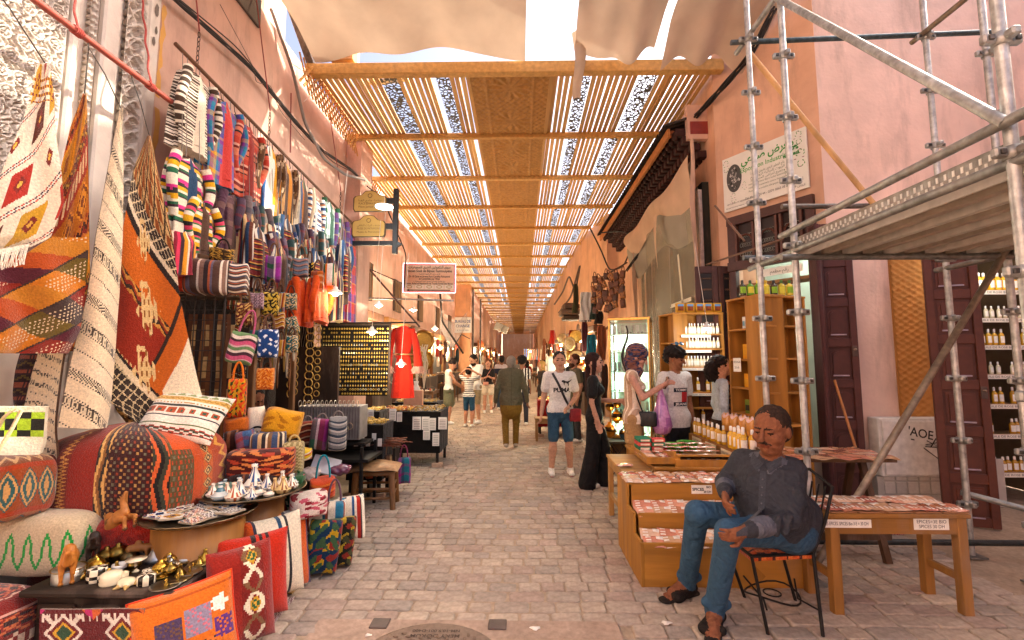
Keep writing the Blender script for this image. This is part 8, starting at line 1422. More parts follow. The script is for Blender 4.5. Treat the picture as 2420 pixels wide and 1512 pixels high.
# hanging brass plaques on a black post
def plaque(label,x0,y0,x1,y1,Y,lines):
    p,q=bx(x0,y0,x1,y1,Y);W_,H_=q[0]-p[0],q[2]-p[2];t=thing('brass_plaque',label,'sign',((p[0]+q[0])/2,Y,p[2]))
    def out(k):
        w_,h_=W_/2*k,H_*k;b=H_*(1-k)/2;return np.array([(-w_,0,b+.1*h_),(-w_*.92,0,b),(w_*.92,0,b),(w_,0,b+.1*h_),(w_,0,b+.62*h_),(w_*.9,0,b+.72*h_),(w_*.55,0,b+.78*h_),(w_*.3,0,b+.96*h_),(0,0,b+h_),(-w_*.3,0,b+.96*h_),(-w_*.55,0,b+.78*h_),(-w_*.9,0,b+.72*h_),(-w_,0,b+.62*h_)])
    m=MB();m.poly(out(1.),'#4a3418',(0,.03,0));obj('backing',m,'paint',t);m=MB();m.poly(out(.93)+(0,-.003,0),'#b08a48',(0,.004,0));obj('face',m,'print',t);m=MB()
    th=np.linspace(0,2*PI,14);m.tube(np.stack([.035*np.cos(th),0*th-.006,H_*.74+.035*np.sin(th)],-1),.005,'#5a4424',5,False);[letters(m,s_,(0,-.0055,H_*(.52-.15*i)),(1,0,0),(0,0,1),.05,'#4a3820',arabic=a_,wide=W_*.68) for i,(s_,a_) in enumerate(lines)];obj('lettering',m,'print',t);return t
plaque('upper brass plaque hanging from the black street post',834,449,915,500,7.6,(('ساحة جامع الفنا',True),('PLACE JEMAA EL FNA',False),('Place Jamaâ El Fna',False)));plaque('lower brass plaque hanging from the black street post',830,507,912,560,7.6,(('متحف التراث الثقافي',True),('MUSEE DU PATRIMOINE',False),('Musée du Patrimoine',False)))
t=thing('street_post','black iron sign bracket projecting from the pilaster','bracket',at(935,600,7.65));a,b=at(937,447,7.65),at(933,600,7.65);b[0]=a[0];m=MB();m.box((a+b)/2,(.085,.085,a[2]-b[2]),'#1a1918',bev=.006);obj('upright',m,'paint',t,world=True)
for yy in (475,535):c_=at(920,yy,7.65);m=MB();m.box(c_,(.2,.05,.1),'#1a1918');obj('arm',m,'paint',t,world=True)
a,b=at(822,573,7.65),at(938,577,7.65);m=MB();m.box((a+b)/2,(b[0]-a[0]+.02,.06,.075),'#1a1918');m.poly([b+(.01,-.03,.05),b+(.1,-.03,0),b+(.01,-.03,-.05)],'#1a1918',(0,.06,0));obj('pointer',m,'paint',t,world=True)
# lit jewellery sign
p,q=bx(950,620,1075,690,9.2);q2=at(1072,690,9.6);t=thing('jewellers_sign','lit pink and white sign for the old jewellery souk','sign',((p[0]+q[0])/2,9.3,p[2]),.06);W_,H_=q[0]-p[0],q[2]-p[2];m=MB();m.box((0,.03,H_/2),(W_,.06,H_),'#d86a5a');obj('box',m,'print',t);m=MB();U,V=np.meshgrid(np.linspace(-.47,.47,24),np.linspace(.06,.94,16),indexing='ij');m.grid(np.stack([U*W_,0*U-.004,V*H_],-1),lambda u,v:C('#e8b088')*(1-np.abs(u-.5))[...,None]+C('#f0dcc0')*(np.abs(u-.5))[...,None]);obj('face',m,'print',t)
m=MB();n=40
for k in range(n):f_=(k+.5)/n;[m.box((x_,-.012,z_),(.012,.012,.012),'#eaf4ff') for x_,z_ in ((-W_/2+W_*f_,0),(-W_/2+W_*f_,H_))]
for k in range(22):f_=(k+.5)/22;[m.box((x_,-.012,f_*H_),(.012,.012,.012),'#bfdcff') for x_ in (-W_/2,W_/2)]
obj('light_dots',m,'dimglow',t)['kind']='stuff';m=MB();[letters(m,s_,(0,-.008,H_*z_),(1,0,0),(0,0,1),sz,'#2c1c1c',arabic=a_,wide=W_*w_,bold=bo) for (s_,z_,sz,a_,w_,bo) in (('سوق التكموتين العتيق للمجوهرات',.87,.075,True,.8,.001),('Ancien Souk de Bijoux Tagmoutyène',.74,.075,False,.86,.0015),('الذهب عيار 18 والفضة الخالصة',.64,.045,True,.4,0),('Or 18 Carat et Argent Pure Certifiés Poinçonné',.55,.055,False,.78,.001),('et Contrôlés par l’Etat',.47,.055,False,.4,.001),('بيع وشراء وإصلاح جميع أنواع المجوهرات',.39,.045,True,.6,0),('Vente, Achat et Réparation de Toutes Sortes des Bijoux',.31,.055,False,.9,.001))];m.poly([(-W_*.44,-.008,H_*.085),(-W_*.38,-.008,H_*.12),(-W_*.38,-.008,H_*.1),(W_*.4,-.008,H_*.1),(W_*.4,-.008,H_*.07),(-W_*.38,-.008,H_*.07),(-W_*.38,-.008,H_*.05)],'#2c1c1c');obj('lettering',m,'print',t);m=MB()
for k in range(5):x=W_*(-.38+.19*k);m.box((x,-.005,H_*.2),(W_*.17,.003,H_*.14),'#ead8c0');th=np.linspace(0,2*PI,12);m.tube(np.stack([x+W_*.05*np.cos(th),0*th-.008,H_*.2+H_*.045*np.sin(th)],-1),.006,'#b8862c',4,False)
obj('pictures',m,'print',t);m=MB();a=np.array(t.location)+(-W_/2,.05,-.05);m.tube([(-3.55,9.5,a[2]-.02),(a[0]+W_*.95,9.42,a[2]-.1)],.02,'#9a9894',8);m.tube([(-3.55,9.5,a[2]+.75),(a[0]+.1,9.42,a[2]+.2)],.012,'#5a4a40',6);obj('bracket',m,'steel',t,world=True);m=MB();m.tube([(-3.5,9.5,3.9),(-2.0,9.0,2.3)],.02,'#5a3c30',8);tag(obj('strut',m,'paint'),'rusty diagonal strut below the jewellery sign','strut')
# exchange office board and tarpaulin
p,q=bx(1074,762,1108,786,24.9);t=thing('exchange_board','white board reading BUREAU DE CHANGE on the orange end wall','sign',((p[0]+q[0])/2,24.9,p[2]));W_,H_=q[0]-p[0]+.3,q[2]-p[2]+.3;m=MB();m.box((0,.02,H_/2),(W_,.04,H_),'#d8d6d2');obj('panel',m,'print',t);m=MB();letters(m,'BUREAU DE',(.06,-.003,H_*.72),(1,0,0),(0,0,1),.22,'#1f3f8a',wide=W_*.78,bold=.006);letters(m,'CHANGE',(.06,-.003,H_*.42),(1,0,0),(0,0,1),.22,'#1f3f8a',wide=W_*.7,bold=.006);letters(m,'À 20 METRES',(.06,-.003,H_*.14),(1,0,0),(0,0,1),.12,'#4a5a8a',wide=W_*.6);obj('lettering',m,'print',t)
m=MB();U,V=np.meshgrid(np.linspace(0,1,24),np.linspace(0,1,12),indexing='ij');a,b=at(1035,735,20),at(1105,735,21);P=a+(b-a)*U[...,None];P[...,2] -= .5*np.sin(PI*U)+V*(.9-.25*np.cos(2*PI*U));P[...,1] -= .15*np.sin(7*U+3*V);m.grid(P,C('#9a989c'));tag(obj('tarpaulin',m,'sheet'),'grey torn tarpaulin slung before the orange end wall','tarpaulin')
# shopfronts along the left wall
for i,(ya,yb) in enumerate(((9.4,11.2),(11.9,14.0),(14.8,17.2),(18.2,20.6),(21.4,24.2))):
    t=thing('shopfront',('first','second','third','fourth','fifth')[i]+' open jewellery shopfront past the pilaster, counted from the street post','shopfront',(-3.58,(ya+yb)/2,0));m=MB();m.box((-.0,0,1.25),(.06,yb-ya,2.5),'#1f1612');obj('opening_shade',m,'paint',t)  # solid dark slab; the shade inside the shop is put in its colour
    for s in (-1,1):m=MB();m.box((.04,s*(yb-ya)/2,1.35),(.14,.12,2.7),'#8a6238' if i % 2 else '#5a3a28',bev=.01);obj('jamb',m,'wood',t)
    m=MB();m.box((.06,0,2.68),(.2,yb-ya+.3,.2),'#9a6a3a' if i % 2 else '#6a4430',bev=.015);obj('lintel',m,'wood',t);m=MB();m.box((.02,.1,3.5),(.05,.7,.9),'#4a3a30');o=obj('window',m,'paint',t)
    for k in range(4):mm=MB();mm.box((.055,.1-.28+.187*k,3.5),(.02,.03,.88),'#8a6a4c');obj('bar',mm,'wood',o)
    m=MB();m.box((.25,0,.55),(.5,yb-ya-.3,1.1),'#3a2a20',bev=.01);obj('counter',m,'wood',t);m=MB();m.box((.05,0,2.3),(.05,yb-ya-.4,.06),'#ffd89a');obj('strip_light',m,'dimglow',t)
    heap('shop_goods','brass and silver goods heaped on the %s shop counter past the pilaster' % ('first','second','third','fourth','fifth')[i],-3.5,-3.1,ya+.2,yb-.2,1.1,110,('#c89a3c','#a8a09a','#8a5a2c','#5a3a28'),40+i,big=2.2)
    ld=bpy.data.lights.new('shop_light','POINT');ld.energy=40;ld.color=(1,.78,.48);ld.shadow_soft_size=.1;lo=bpy.data.objects.new('shop_light',ld);col.objects.link(lo);lo.parent=t;lo.location=(.35,0,2.2)
for i,(xx,yy,Y,r_) in enumerate(((965,842,9.6,.17),(968,880,9.5,.16),(1000,805,12.5,.3),(1000,852,12.2,.28))):p=at(xx,yy,Y);m=MB();m.lathe([(0,.0),(r_*.7,.0),(r_*.75,.012),(r_,.03),(r_,.036),(r_*.7,.02),(0,.02)],(0,0,0),lambda u,v:pick((np.abs(np.sin(u*PI*12))<.4) & (v<.6),C('#4a341c'),C('#8a6432')),36,rot=rotm(PI/2,0,.5));tag(obj('wall_plate',m,'brass',None,loc=p),'engraved dark brass plate hung on the %s shopfront' % ('first','first','second','second')[i],'plate','engraved plates on the shopfronts')
for i,(xx,yy) in enumerate(((988,905),(1000,900))): # white amphora and pampas plumes
    p=at(xx-16,975,9.0);
p=at(984,990,9.0);lat('white_vase','white ceramic amphora by the third jewellery table','vase',0,0,[(.05,0),(.09,.1),(.1,.2),(.06,.3),(.035,.36),(.05,.42),(.03,.42),(0,.4)],'#e2dcd2','gloss',Y=None) if False else None
m=MB();m.lathe([(.05,0),(.09,.08),(.1,.17),(.06,.25),(.035,.3),(.05,.36),(.03,.36),(0,.33)],(at(984,900,8.7)[0],8.7,.88),'#e2dcd2',18);tag(obj('white_vase',m,'gloss'),'white ceramic amphora on the table past the red dress','vase')
for k in range(2):x0=at(986+16*k,900,8.8)[0];m=MB();r=np.random.default_rng(k);[m.tube([(x0,8.8,1.1),(x0+r.normal(0,.03),8.8+r.normal(0,.03),1.5+r.uniform(0,.35)),(x0+r.normal(0,.06),8.8,1.5+r.uniform(.1,.45))],.008,'#e0d0b4',4,False) for _ in range(26)];tag(obj('pampas_plume',m,'wool'),'cream pampas grass plume '+('in the amphora' if k==0 else 'beside the amphora'),'plume')
# ------------------------------------------------------------------ cables on the left
def cable(label,pts,r,colr='#2a221d',n=40,name='cable',twist=0,mat='cable'):
    P=np.asarray(pts,float);k=np.linspace(0,len(P)-1,n);from_=np.arange(len(P));t2=np.stack([np.interp(k,from_,P[:,i]) for i in range(3)],-1)
    for _ in range(3):t2[1:-1]=(t2[:-2]+t2[2:]+2*t2[1:-1])/4
    m=MB();
    if twist:
        for q in range(twist):ph=q/twist*6.28;kk=np.linspace(0,14,n);m.tube(t2+np.stack([r*.9*np.cos(kk+ph),0*kk,r*.9*np.sin(kk+ph)],-1),r*.55,colr,6)
    else:m.tube(t2,r,colr,7)
    return tag(obj(name,m,mat),label,'cable')
CX=-3.2
cable('thick twisted bundle of black cables sagging along the salmon wall',[atX(395,-20,CX),atX(500,75,CX),atX(600,165,CX),atX(690,280,CX),atX(760,355,CX),atX(830,400,CX+.1),atX(868,440,CX+.15)],.018,twist=4)
cable('single dark cable crossing above the clothes rail',[atX(420,-5,CX),atX(560,110,CX),atX(680,260,CX),atX(780,380,CX),atX(860,420,CX)],.007);cable('thin stray wire hanging on the salmon wall',[atX(520,10,CX),atX(600,160,CX),atX(605,195,CX),atX(640,200,CX),atX(660,260,CX),atX(720,330,CX)],.0035,'#5a4a40')
cable('grey ribbed conduit looping down from the roof corner',[at(640,20,5.6),at(690,160,5.9),at(720,290,6.3),at(765,375,6.8),at(815,412,7.2),at(862,425,7.6)],.022,'#8a7f76',60);cable('pale looped wire by the roof corner',[at(690,150,6.1),at(735,180,6.1),at(745,215,6.1),at(718,240,6.0)],.005,'#d8cfc4');cable('red rope hanging from the roof beside the lattice',[at(688,220,6.1),at(686,360,6.1)],.008,'#8f3a38')
for i,(pts,r) in enumerate((([(868,440,8),(905,470,9),(960,600,9),(955,680,9)],.012),([(1040,690,14),(1045,760,14),(1095,835,14.5)],.03),([(1110,800,16),(1090,790,15),(1075,815,15)],.015))):cable(('dark cable running from the brass plaques to the lit sign','thick dark cable drooping before the orange end wall','thin cable looped under the exchange board')[i],[at(*q) for q in pts],r)
# ================================================================== RIGHT: EAVE, SHEETING, CABLES
t=thing('tiled_eave','dark carved timber eave with a row of roof tiles','eave',(2.7,9.5,4.9));Ya,Yb=6.9,12.9
for k,y_ in enumerate(np.arange(Ya,Yb,.17)):
    m=MB();x0=2.9;zb=5.15
    for j in range(4):m.box((x0-.06-.11*j,y_,zb-.33+.12*j),(.16,.11,.12),C('#3a1d17')*(1+.15*(k % 2)),bev=.012)
    m.ball((x0-.46,y_,zb-.02),(.05,.05,.08),'#33190f',8,6);obj('bracket',m,'carved',t,world=True)
m=MB();m.box((2.62,(Ya+Yb)/2,5.2),(.6,Yb-Ya,.05),'#8a4a24');obj('soffit_board',m,'carved',t,world=True);m=MB();m.box((2.33,(Ya+Yb)/2,5.16),(.04,Yb-Ya+.1,.14),'#a86a34');obj('fascia',m,'carved',t,world=True)
for k,y_ in enumerate(np.arange(Ya-.05,Yb,.15)):th=np.linspace(0,PI,8);m=MB();R=np.stack([np.stack([np.full(8,x),y_+.065*np.cos(th),z+.05*np.sin(th)],-1) for x,z in ((2.24,5.24),(2.6,5.36),(2.95,5.48))]);m.grid(R,C('#4a4038')*(1+.2*RNG.normal()));m.grid(R-(0,0,.012),C('#3a322c'),flip=True);obj('roof_tile',m,'stone',t,world=True)
m=MB();m.box((2.84,6.82,5.3),(.5,.1,.55),C('#d9b09a'));obj('end_cheek',m,'plaster',t,world=True);m=MB();m.box((2.78,6.765,5.2),(.3,.012,.2),'#8a2f24');obj('red_panel',m,'paint',t,world=True)
# draped canvas under the eave
m=MB();U,V=np.meshgrid(np.linspace(0,1,50),np.linspace(0,1,26),indexing='ij');P=np.stack([2.56+.06*V+.05*np.sin(11*U+3*V)*V-.12*np.sin(PI*V)*np.sin(5*U+.6)**2,6.72+U*4.2,4.74-.10*U-(.62-.2*U+.16*np.sin(U*9+1))*V-.1*np.sin(PI*U*2)**2],-1);m.grid(P,lambda u,v:C('#c9ab90')+0*u[...,None]);tag(obj('draped_canvas',m,'canvas'),'torn beige canvas draped under the tiled eave','canvas sheet')
m=MB();P=P[::2,::2]*1.;P[...,0] += .07;P[...,2] -= .5*V[::2,::2]+.05;m.grid(P,C('#9a9282'));tag(obj('lining_canvas',m,'canvas'),'olive canvas lining sagging below the beige drape','canvas sheet')
m=MB();z=np.linspace(0,1,12);m.grid(np.stack([np.stack([2.40+0*z,7.9+.06*np.sin(4*z)+w_*(1-z),4.2-1.0*z],-1) for w_ in (-.1,.1)],1),C('#c9ab90'));tag(obj('torn_strip',m,'canvas'),'long torn tail of beige canvas under the eave','canvas strip')
# plastic sheeted bay window
t=thing('sheeted_bay','shop bay wrapped in dusty clear plastic with taped cross','shop bay',(2.7,8.2,0));m=MB();m.box((2.84,8.4,2.2),(.1,3.2,4.3),'#35322a');obj('opening_shade',m,'plaster',t,world=True)  # dark slab behind the plastic, the interior's shade painted as its colour
for y_ in (6.75,8.1,9.2,10.0):m=MB();m.box((2.72,y_,2.1),(.06,.06,4.2),'#3a3630' if y_==8.1 else '#b89a84');obj('frame_post',m,'metal',t,world=True)
m=MB();U,V=np.meshgrid(np.linspace(0,1,60),np.linspace(0,1,40),indexing='ij');P=np.stack([2.64+.035*np.sin(U*31+2*np.sin(V*5))*np.sin(V*3+1)+.02*np.sin(V*17+U*9),6.6+U*3.5,.2+V*4.0],-1);m.grid(P,C('#a5a088'));obj('plastic_sheet',m,'sheet',t,world=True)
for (a,b) in (((2.58,7.35,3.35),(2.58,7.1,1.9)),((2.58,7.75,2.55),(2.58,6.85,2.55))):m=MB();a,b=np.array(a),np.array(b);d=unit(b-a);m.box((a+b)/2,(.004,np.linalg.norm(b-a) if abs(d[1])>.7 else .06,np.linalg.norm(b-a) if abs(d[2])>.7 else .06),'#cfc8b4',rot=rotm(-.17 if abs(d[2])>.7 else 0));obj('tape',m,'paper',t,world=True)
m=MB();U,V=np.meshgrid(np.linspace(0,1,20),np.linspace(0,1,50),indexing='ij');P=np.stack([2.52+.12*U+.03*np.sin(9*U+7*V),6.62-.12*np.cos(3*U)+.03*np.sin(12*V),1.9+V*3.0],-1);m.grid(P,C('#cfae98'));obj('cloth_strip',m,'canvas',t,world=True);m=MB();P[...,1] += 3.5;m.grid(P*(1,1,.9),C('#cfae98'));obj('cloth_strip',m,'canvas',t,world=True)
cable('thick black cable bundle hugging the right wall below the roof',[at(1830,20,5.4),at(1775,130,5.6),at(1700,215,6.2),at(1640,280,6.8),at(1585,330,8),at(1560,420,9),at(1530,520,10)],.03,'#1f1917',twist=4);cable('dark cable looping down past the draped canvas',[at(1640,285,7.4),at(1600,360,8),at(1570,450,9),at(1540,560,9.5),at(1480,640,10)],.022,'#241d1a',twist=3);cable('looping black cables on the wall by the leather bags',[at(1395,540,12),at(1420,590,12),at(1440,640,12),at(1475,630,11.5),at(1500,560,11),at(1470,545,11.5),at(1420,550,12)],.02,'#2a2220');cable('coiled grey wires tangled on the right wall',[at(1310,720,16),at(1330,690,16),at(1345,650,15.5),at(1360,690,15),at(1372,620,15),at(1350,700,15),at(1320,740,15)],.03,'#5a4c42',60)
# small horn ornaments: iron sign arm on right
for i,(a,b,r_,lb) in enumerate((((1300,890,13),(1440,770,11),.03,'slanting wooden pole across the right hand shops'),((1690,486,5.6),(1760,570,5.0),.012,'thin rope bound stick tied to the doorway transom'),((1670,625,6.2),(1850,565,4.2),.012,'long thin rod running from the shutters to the scaffold'))):m=MB();m.tube([at(*a),at(*b)],r_,'#6a4a38',7);tag(obj('pole',m,'wood'),lb,'pole')
# ------------------------------------------------------------------ glass jewellery case
p=at(1441,1000,7.2);q=at(1531,755,7.0);t=thing('glass_case','tall lit glass case of silver jewellery with a gilt frame','display case',(1.72,7.1,0),-.35);W_,D_,H_=.58,.5,q[2];GF=C('#b08a4c')
for sx in (-1,1):
    for sy in (-1,1):m=MB();m.box((sx*W_/2,sy*D_/2,H_/2),(.028,.028,H_),GF,bev=.004);obj('post',m,'brass',t)
for z in (.5,H_):m=MB();m.box((0,0,z),(W_+.05,D_+.05,.04),GF,bev=.005);obj('rail',m,'brass',t)
m=MB();m.box((0,0,.24),(W_,D_,.48),'#6a4a2c',bev=.005);obj('plinth',m,'wood',t)
for z in (.52,.85,1.15,1.45,1.75,2.02):
    m=MB();m.box((0,.02,z),(W_-.04,D_-.06,.012),'#cfe0d4');o=obj('shelf',m,'gloss',t)
    mm=MB();r=np.random.default_rng(int(z*100))
    for k in range(9):x=-W_/2+.05+k*.058;mm.box((x,-.02,z+.09),(.045,.02,.13),('#e4ece6','#d0d8d2','#b8bcb4')[k % 3],rot=rotm(.3),bev=.004);mm.ball((x+.02,-.12,z+.025),.018,('#b8b4ac','#8a948c','#d8d4cc')[k % 3],6,5)
    obj('silver_pieces',mm,'gloss',o)['kind']='stuff'
m=MB();m.box((0,D_/2-.02,(H_+.5)/2),(W_-.03,.01,H_-.55),'#c8dcc8');obj('back_panel',m,'gloss',t)
for (c_,s_) in (((0,-D_/2,(H_+.5)/2),(W_-.03,.004,H_-.55)),((-W_/2,0,(H_+.5)/2),(.004,D_-.03,H_-.55)),((W_/2,0,(H_+.5)/2),(.004,D_-.03,H_-.55))):m=MB();m.box(c_,s_,'#e0f0e8');obj('pane',m,'glass',t)
for sx in (-1,1):m=MB();m.box((sx*(W_/2-.03),D_/2-.05,(H_+.5)/2),(.02,.02,H_-.6),'#e8fff0');obj('tube_light',m,'dimglow',t)
for z in (.75,1.35,1.95):ld=bpy.data.lights.new('case_light','POINT');ld.energy=3.2;ld.color=(.92,1,.85);ld.shadow_soft_size=.08;lo=bpy.data.objects.new('case_light',ld);col.objects.link(lo);lo.parent=t;lo.location=(0,-.12,z)
m=MB();z=np.linspace(0,1,30);a=at(1478,920,6.55);b=at(1475,770,6.6);m.tube(np.stack([a[0]+(b[0]-a[0])*z+.04*np.sin(9*z),a[1]+0*z,a[2]+(b[2]-a[2])*z],-1),.028*(1-.75*z)+.004,'#1f1714',8);tag(obj('twisted_horn',m,'leather'),'dark twisted horn ornament before the glass case','ornament')
# leather bags on the wall beside the sheeting
r=np.random.default_rng(17)
for k in range(30):
    i,j=k % 6,k//6;xx,yy=1405+13*i+r.uniform(-3,3),662+17*j+r.uniform(-4,4)-3.0*i;bag(('brown','chestnut','dark','tan','reddish')[k % 5]+' leather '+('satchel','pouch')[k % 2]+' in the cluster beside the sheeted bay',xx-r.uniform(5,8),yy-r.uniform(6,9),xx+r.uniform(5,8),yy+r.uniform(8,13),9.6-.12*i,blobs(('#6a3c1e','#8a5228','#4a2a18','#a0662e','#5a3220')[k % 5],[('#4a2812','#6a3a1c')[k % 2]],10,k),.05,handle='#5a3420',hl=.1,group='leather bags beside the sheeted bay',name='leather_satchel',mat='leather',rz=-.5,tilt=r.normal(0,.22))
m=MB();m.tube([at(1400,668,9.8),at(1482,620,9.0)],.015,'#4a3428',7);tag(obj('bag_rail',m,'iron'),'iron rail carrying the leather satchels','rail')
GAR=[(1283,800,1290,850,16,'#6a3a24','brown djellaba on the far right wall'),(1356,670,1366,740,11.5,'#3c3a24','dark olive hooded cloak hanging high on the right wall'),(1372,690,1398,760,10.5,'#e0dcd2','cream embroidered tunic hanging below the bag rail'),(1398,700,1410,755,10.4,'#2c3a34','dark green tunic beside the cream one'),(1408,735,1425,765,10.2,'#2c2624','black bag below the tunics'),(1376,760,1388,830,10.6,'#4a2024','maroon kaftan hanging by the doorway'),(1388,790,1408,850,10.2,'#1f6a80','turquoise waistcoat hanging by the doorway'),(1412,770,1432,850,9.8,'#8a4a2c','rust kaftan hanging by the glass case'),(1402,850,1420,930,10,'#b8b0a4','pale scarf hanging by the glass case'),(1420,860,1436,940,9.6,'#4a3026','brown shawl hanging by the glass case'),(1345,780,1358,835,11.8,'#8a241c','red embroidered panel hanging by the brass plates'),(1300,780,1312,812,13.5,'#b02a1c','red lantern cloth hanging at the corner post')]
for (x0,y0,x1,y1,Y,c_,lb) in GAR:m=drape([(y0,x0+2,x1-2),(y0+8,x0,x1),(y1,x0-1,x1+1)],Y,Y+.1,18,20,(bands([(3,'solid',c_),(.5,'dash',c_,'#3a3430',c_,8)],rep=3) if 'embroid' in lb else flat(c_)),.03,2.,.03,c_);tag(obj('hanging_garment',m,'cloth'),lb,'garment','garments hung on the right hand shops')
# brass lamp pile before the case
t=thing('lamp_stand','black wire stand crowded with glowing mosaic and brass lamps','lamp stand',(1.42,6.75,0))
for k in range(14):a=RNG.uniform(0,6.28);m=MB();z=np.linspace(0,1,8);m.tube(np.stack([.22*np.cos(a+2*z),.14*np.sin(a+2*z),.02+.4*z+.03*np.sin(9*z)],-1),.005,'#241e1a',5);obj('wire',m,'iron',t)
m=MB();m.box((0,0,.46),(.5,.3,.03),'#2c241e');obj('platform',m,'iron',t)
for i,(dx,dy,z,c_,r_) in enumerate(((-.14,-.08,.62,'#c8862c',.1),(.08,-.1,.58,'#4a6a8a',.09),(.0,.03,.8,'#d8a03c',.09),(-.1,.05,.95,'#b8863c',.07),(.14,.04,.84,'#c8923c',.075),(-.02,-.06,1.0,'#a8742c',.06))):m=MB();m.lathe([(r_*.3,-r_),(r_*.8,-r_*.6),(r_,0),(r_*.8,r_*.6),(r_*.3,r_*.9),(r_*.2,r_*1.25),(0,r_*1.3)],(1.42+dx,6.75+dy,z),(lambda u,v,c_=c_:pick((fr(u*9)<.2) | (fr(v*5)<.22),C('#3a2818'),C(c_))),18);o=obj('mosaic_lamp',m,'brass' if i % 2 else 'dimlamp',t,world=True) if False else tag(obj('mosaic_lamp',m,'brass'),('amber','blue','gold','bronze','honey','dark gold')[i]+' mosaic lamp on the black wire stand','lamp','lamps on the wire stand')
ld=bpy.data.lights.new('stand_light','POINT');ld.energy=3;ld.color=(1,.7,.3);ld.shadow_soft_size=.05;lo=bpy.data.objects.new('stand_light',ld);col.objects.link(lo);lo.parent=t;lo.location=(0,-.22,.75);m=MB();m.ball((0,-.22,.75),.022,'#ffd890');obj('bulb',m,'glow',t)
# brass plates and lanterns further on
for i,(xx,yy,Y,r_) in enumerate(((1345,812,10.8,.17),(1362,795,11,.16),(1363,845,10.8,.2),(1338,840,11,.12),(1330,800,12,.14))):p=at(xx,yy,Y);m=MB();m.lathe([(0,0),(r_*.6,0),(r_*.7,.012),(r_,.03),(r_,.036),(r_*.66,.02),(0,.02)],(0,0,0),'#c8a04c' if i % 2 else '#b8a070',30,rot=rotm(PI/2,0,-.4));tag(obj('brass_plate',m,'brass',None,loc=p),'polished brass plate hanging outside the right hand shops','plate','brass plates on the right hand shops')
for i,(xx,yy,Y) in enumerate(((1338,862,10.4),(1312,850,12.5),(1376,845,10.2),(1337,905,10),(1290,880,15),(1253,830,17))):p=at(xx,yy,Y);pendant('pendant_lamp',('warm pendant before the polished plates','warm pendant by the red lantern cloth','warm pendant by the red embroidered panel','low warm pendant behind the bearded man','warm pendant by the carved chairs','warm pendant by the coloured cloths')[i],p,p+(0,.1,.9),'#d8c8a8',.08,9)
for i in range(16):xx,yy=1372+RNG.uniform(-10,22),850+RNG.uniform(0,75);p=at(xx,yy,9.9+RNG.uniform(0,.6));r_=RNG.uniform(.04,.09);m=MB();m.lathe([(0,-r_),(r_*.7,-r_*.6),(r_,0),(r_*.6,r_*.7),(r_*.2,r_*1.2),(0,r_*1.25)],p,('#b8782c','#8a4a1c','#d8a04a')[i % 3],12);tag(obj('brass_lantern',m,'brass'),'small copper lantern heaped by the rust kaftan','lantern','copper lanterns on the right hand shops')
# red-clothed stall and wooden bench on the right
clothtable('red_stall','stall with a red cloth and brass boxes behind the man in the logo tee',.38,1.3,9.9,10.6,.78,'#8a1c1c');heap('brass_boxes','brass boxes heaped on the red clothed stall',.42,1.25,9.95,10.55,.782,130,('#c89a3c','#d8b868','#8a5a2c'),9,big=1.8)
simple_table('wood_bench','pale wooden bench below the red clothed stall',.30,.75,9.4,9.8,.46,'#a07c50');t=thing('etched_screen','white etched glass cabinet beyond the man in the logo tee','cabinet',(at(1308,900,11.3)[0],11.3,0));p,q=bx(1296,842,1318,910,11.3);m=MB();m.box((0,.1,q[2]/2),(q[0]-p[0]+.06,.25,q[2]),'#b8bcb0',bev=.01);obj('cabinet_body',m,'gloss',t);m=MB();m.box((0,-.03,q[2]-.4),(q[0]-p[0],.01,.7),'#d0d8d0');obj('etched_pane',m,'gloss',t)
for k in range(10):p=at(1240+4.2*k,826,17.3);m=drape([(824,1239+4.2*k,1242.6+4.2*k),(850,1239+4.2*k,1242.6+4.2*k)],17.3,17.4,5,5,flat(('#1f6aa8','#1f4a9a','#c8b48a','#d8701c','#a83a2c','#2c2c30','#8a1c24','#3a5a8a','#b84a2c','#d8c8b0')[k]),.02,1,.04);tag(obj('folded_cloth',m,'cloth'),('sky blue','royal blue','sand','orange','brick red','black','crimson','slate blue','rust','cream')[k]+' cloth on the rail of coloured cloths','cloth','coloured cloths on a rail')
# carved kiosk roof on right wall
m=MB();p=at(1348,740,12.5);m.box(p,(.6,.7,.14),'#6a5442',bev=.03);m.box(p+(0,0,.16),(.45,.55,.2),'#5a4434',bev=.05);m.box(p-(0,0,.14),(.45,.55,.12),'#4a3a2c',bev=.03);tag(obj('carved_hood',m,'carved'),'weathered carved wooden hood projecting from the right wall','hood')
for i,(y0,y1) in enumerate(((13.8,15.6),(17.5,20),(22,25),(28,33),(36,42),(46,54))):
    x=float(np.interp((y0+y1)/2,[13.4,16.1,20,72],[2.6,2.22,2.1,2.05]));t=thing('shopfront',('first','second','third','fourth','fifth','sixth')[i]+' open shopfront along the right wall, counted from the tiled eave','shopfront',(x-.06,(y0+y1)/2,0),.1 if i==0 else .03);m=MB();m.box((0,0,1.25),(.08,y1-y0,2.5),'#201713');obj('opening_shade',m,'paint',t);m=MB();m.box((-.1,0,2.62),(.3,y1-y0+.2,.2),'#5a3a28',bev=.02);obj('lintel',m,'wood',t);m=MB();m.box((-.25,0,.5),(.5,y1-y0-.3,1.0),'#4a3424');obj('counter',m,'wood',t);ld=bpy.data.lights.new('shop_light','POINT');ld.energy=45;ld.color=(1,.78,.48);ld.shadow_soft_size=.15;lo=bpy.data.objects.new('shop_light',ld);col.objects.link(lo);lo.parent=t;lo.location=(-.4,0,2.2);m=MB();m.ball((-.4,0,2.3),.06,'#ffdca0');obj('bulb',m,'glow',t)  # doorway filled by a dark slab, its colour standing for interior shade
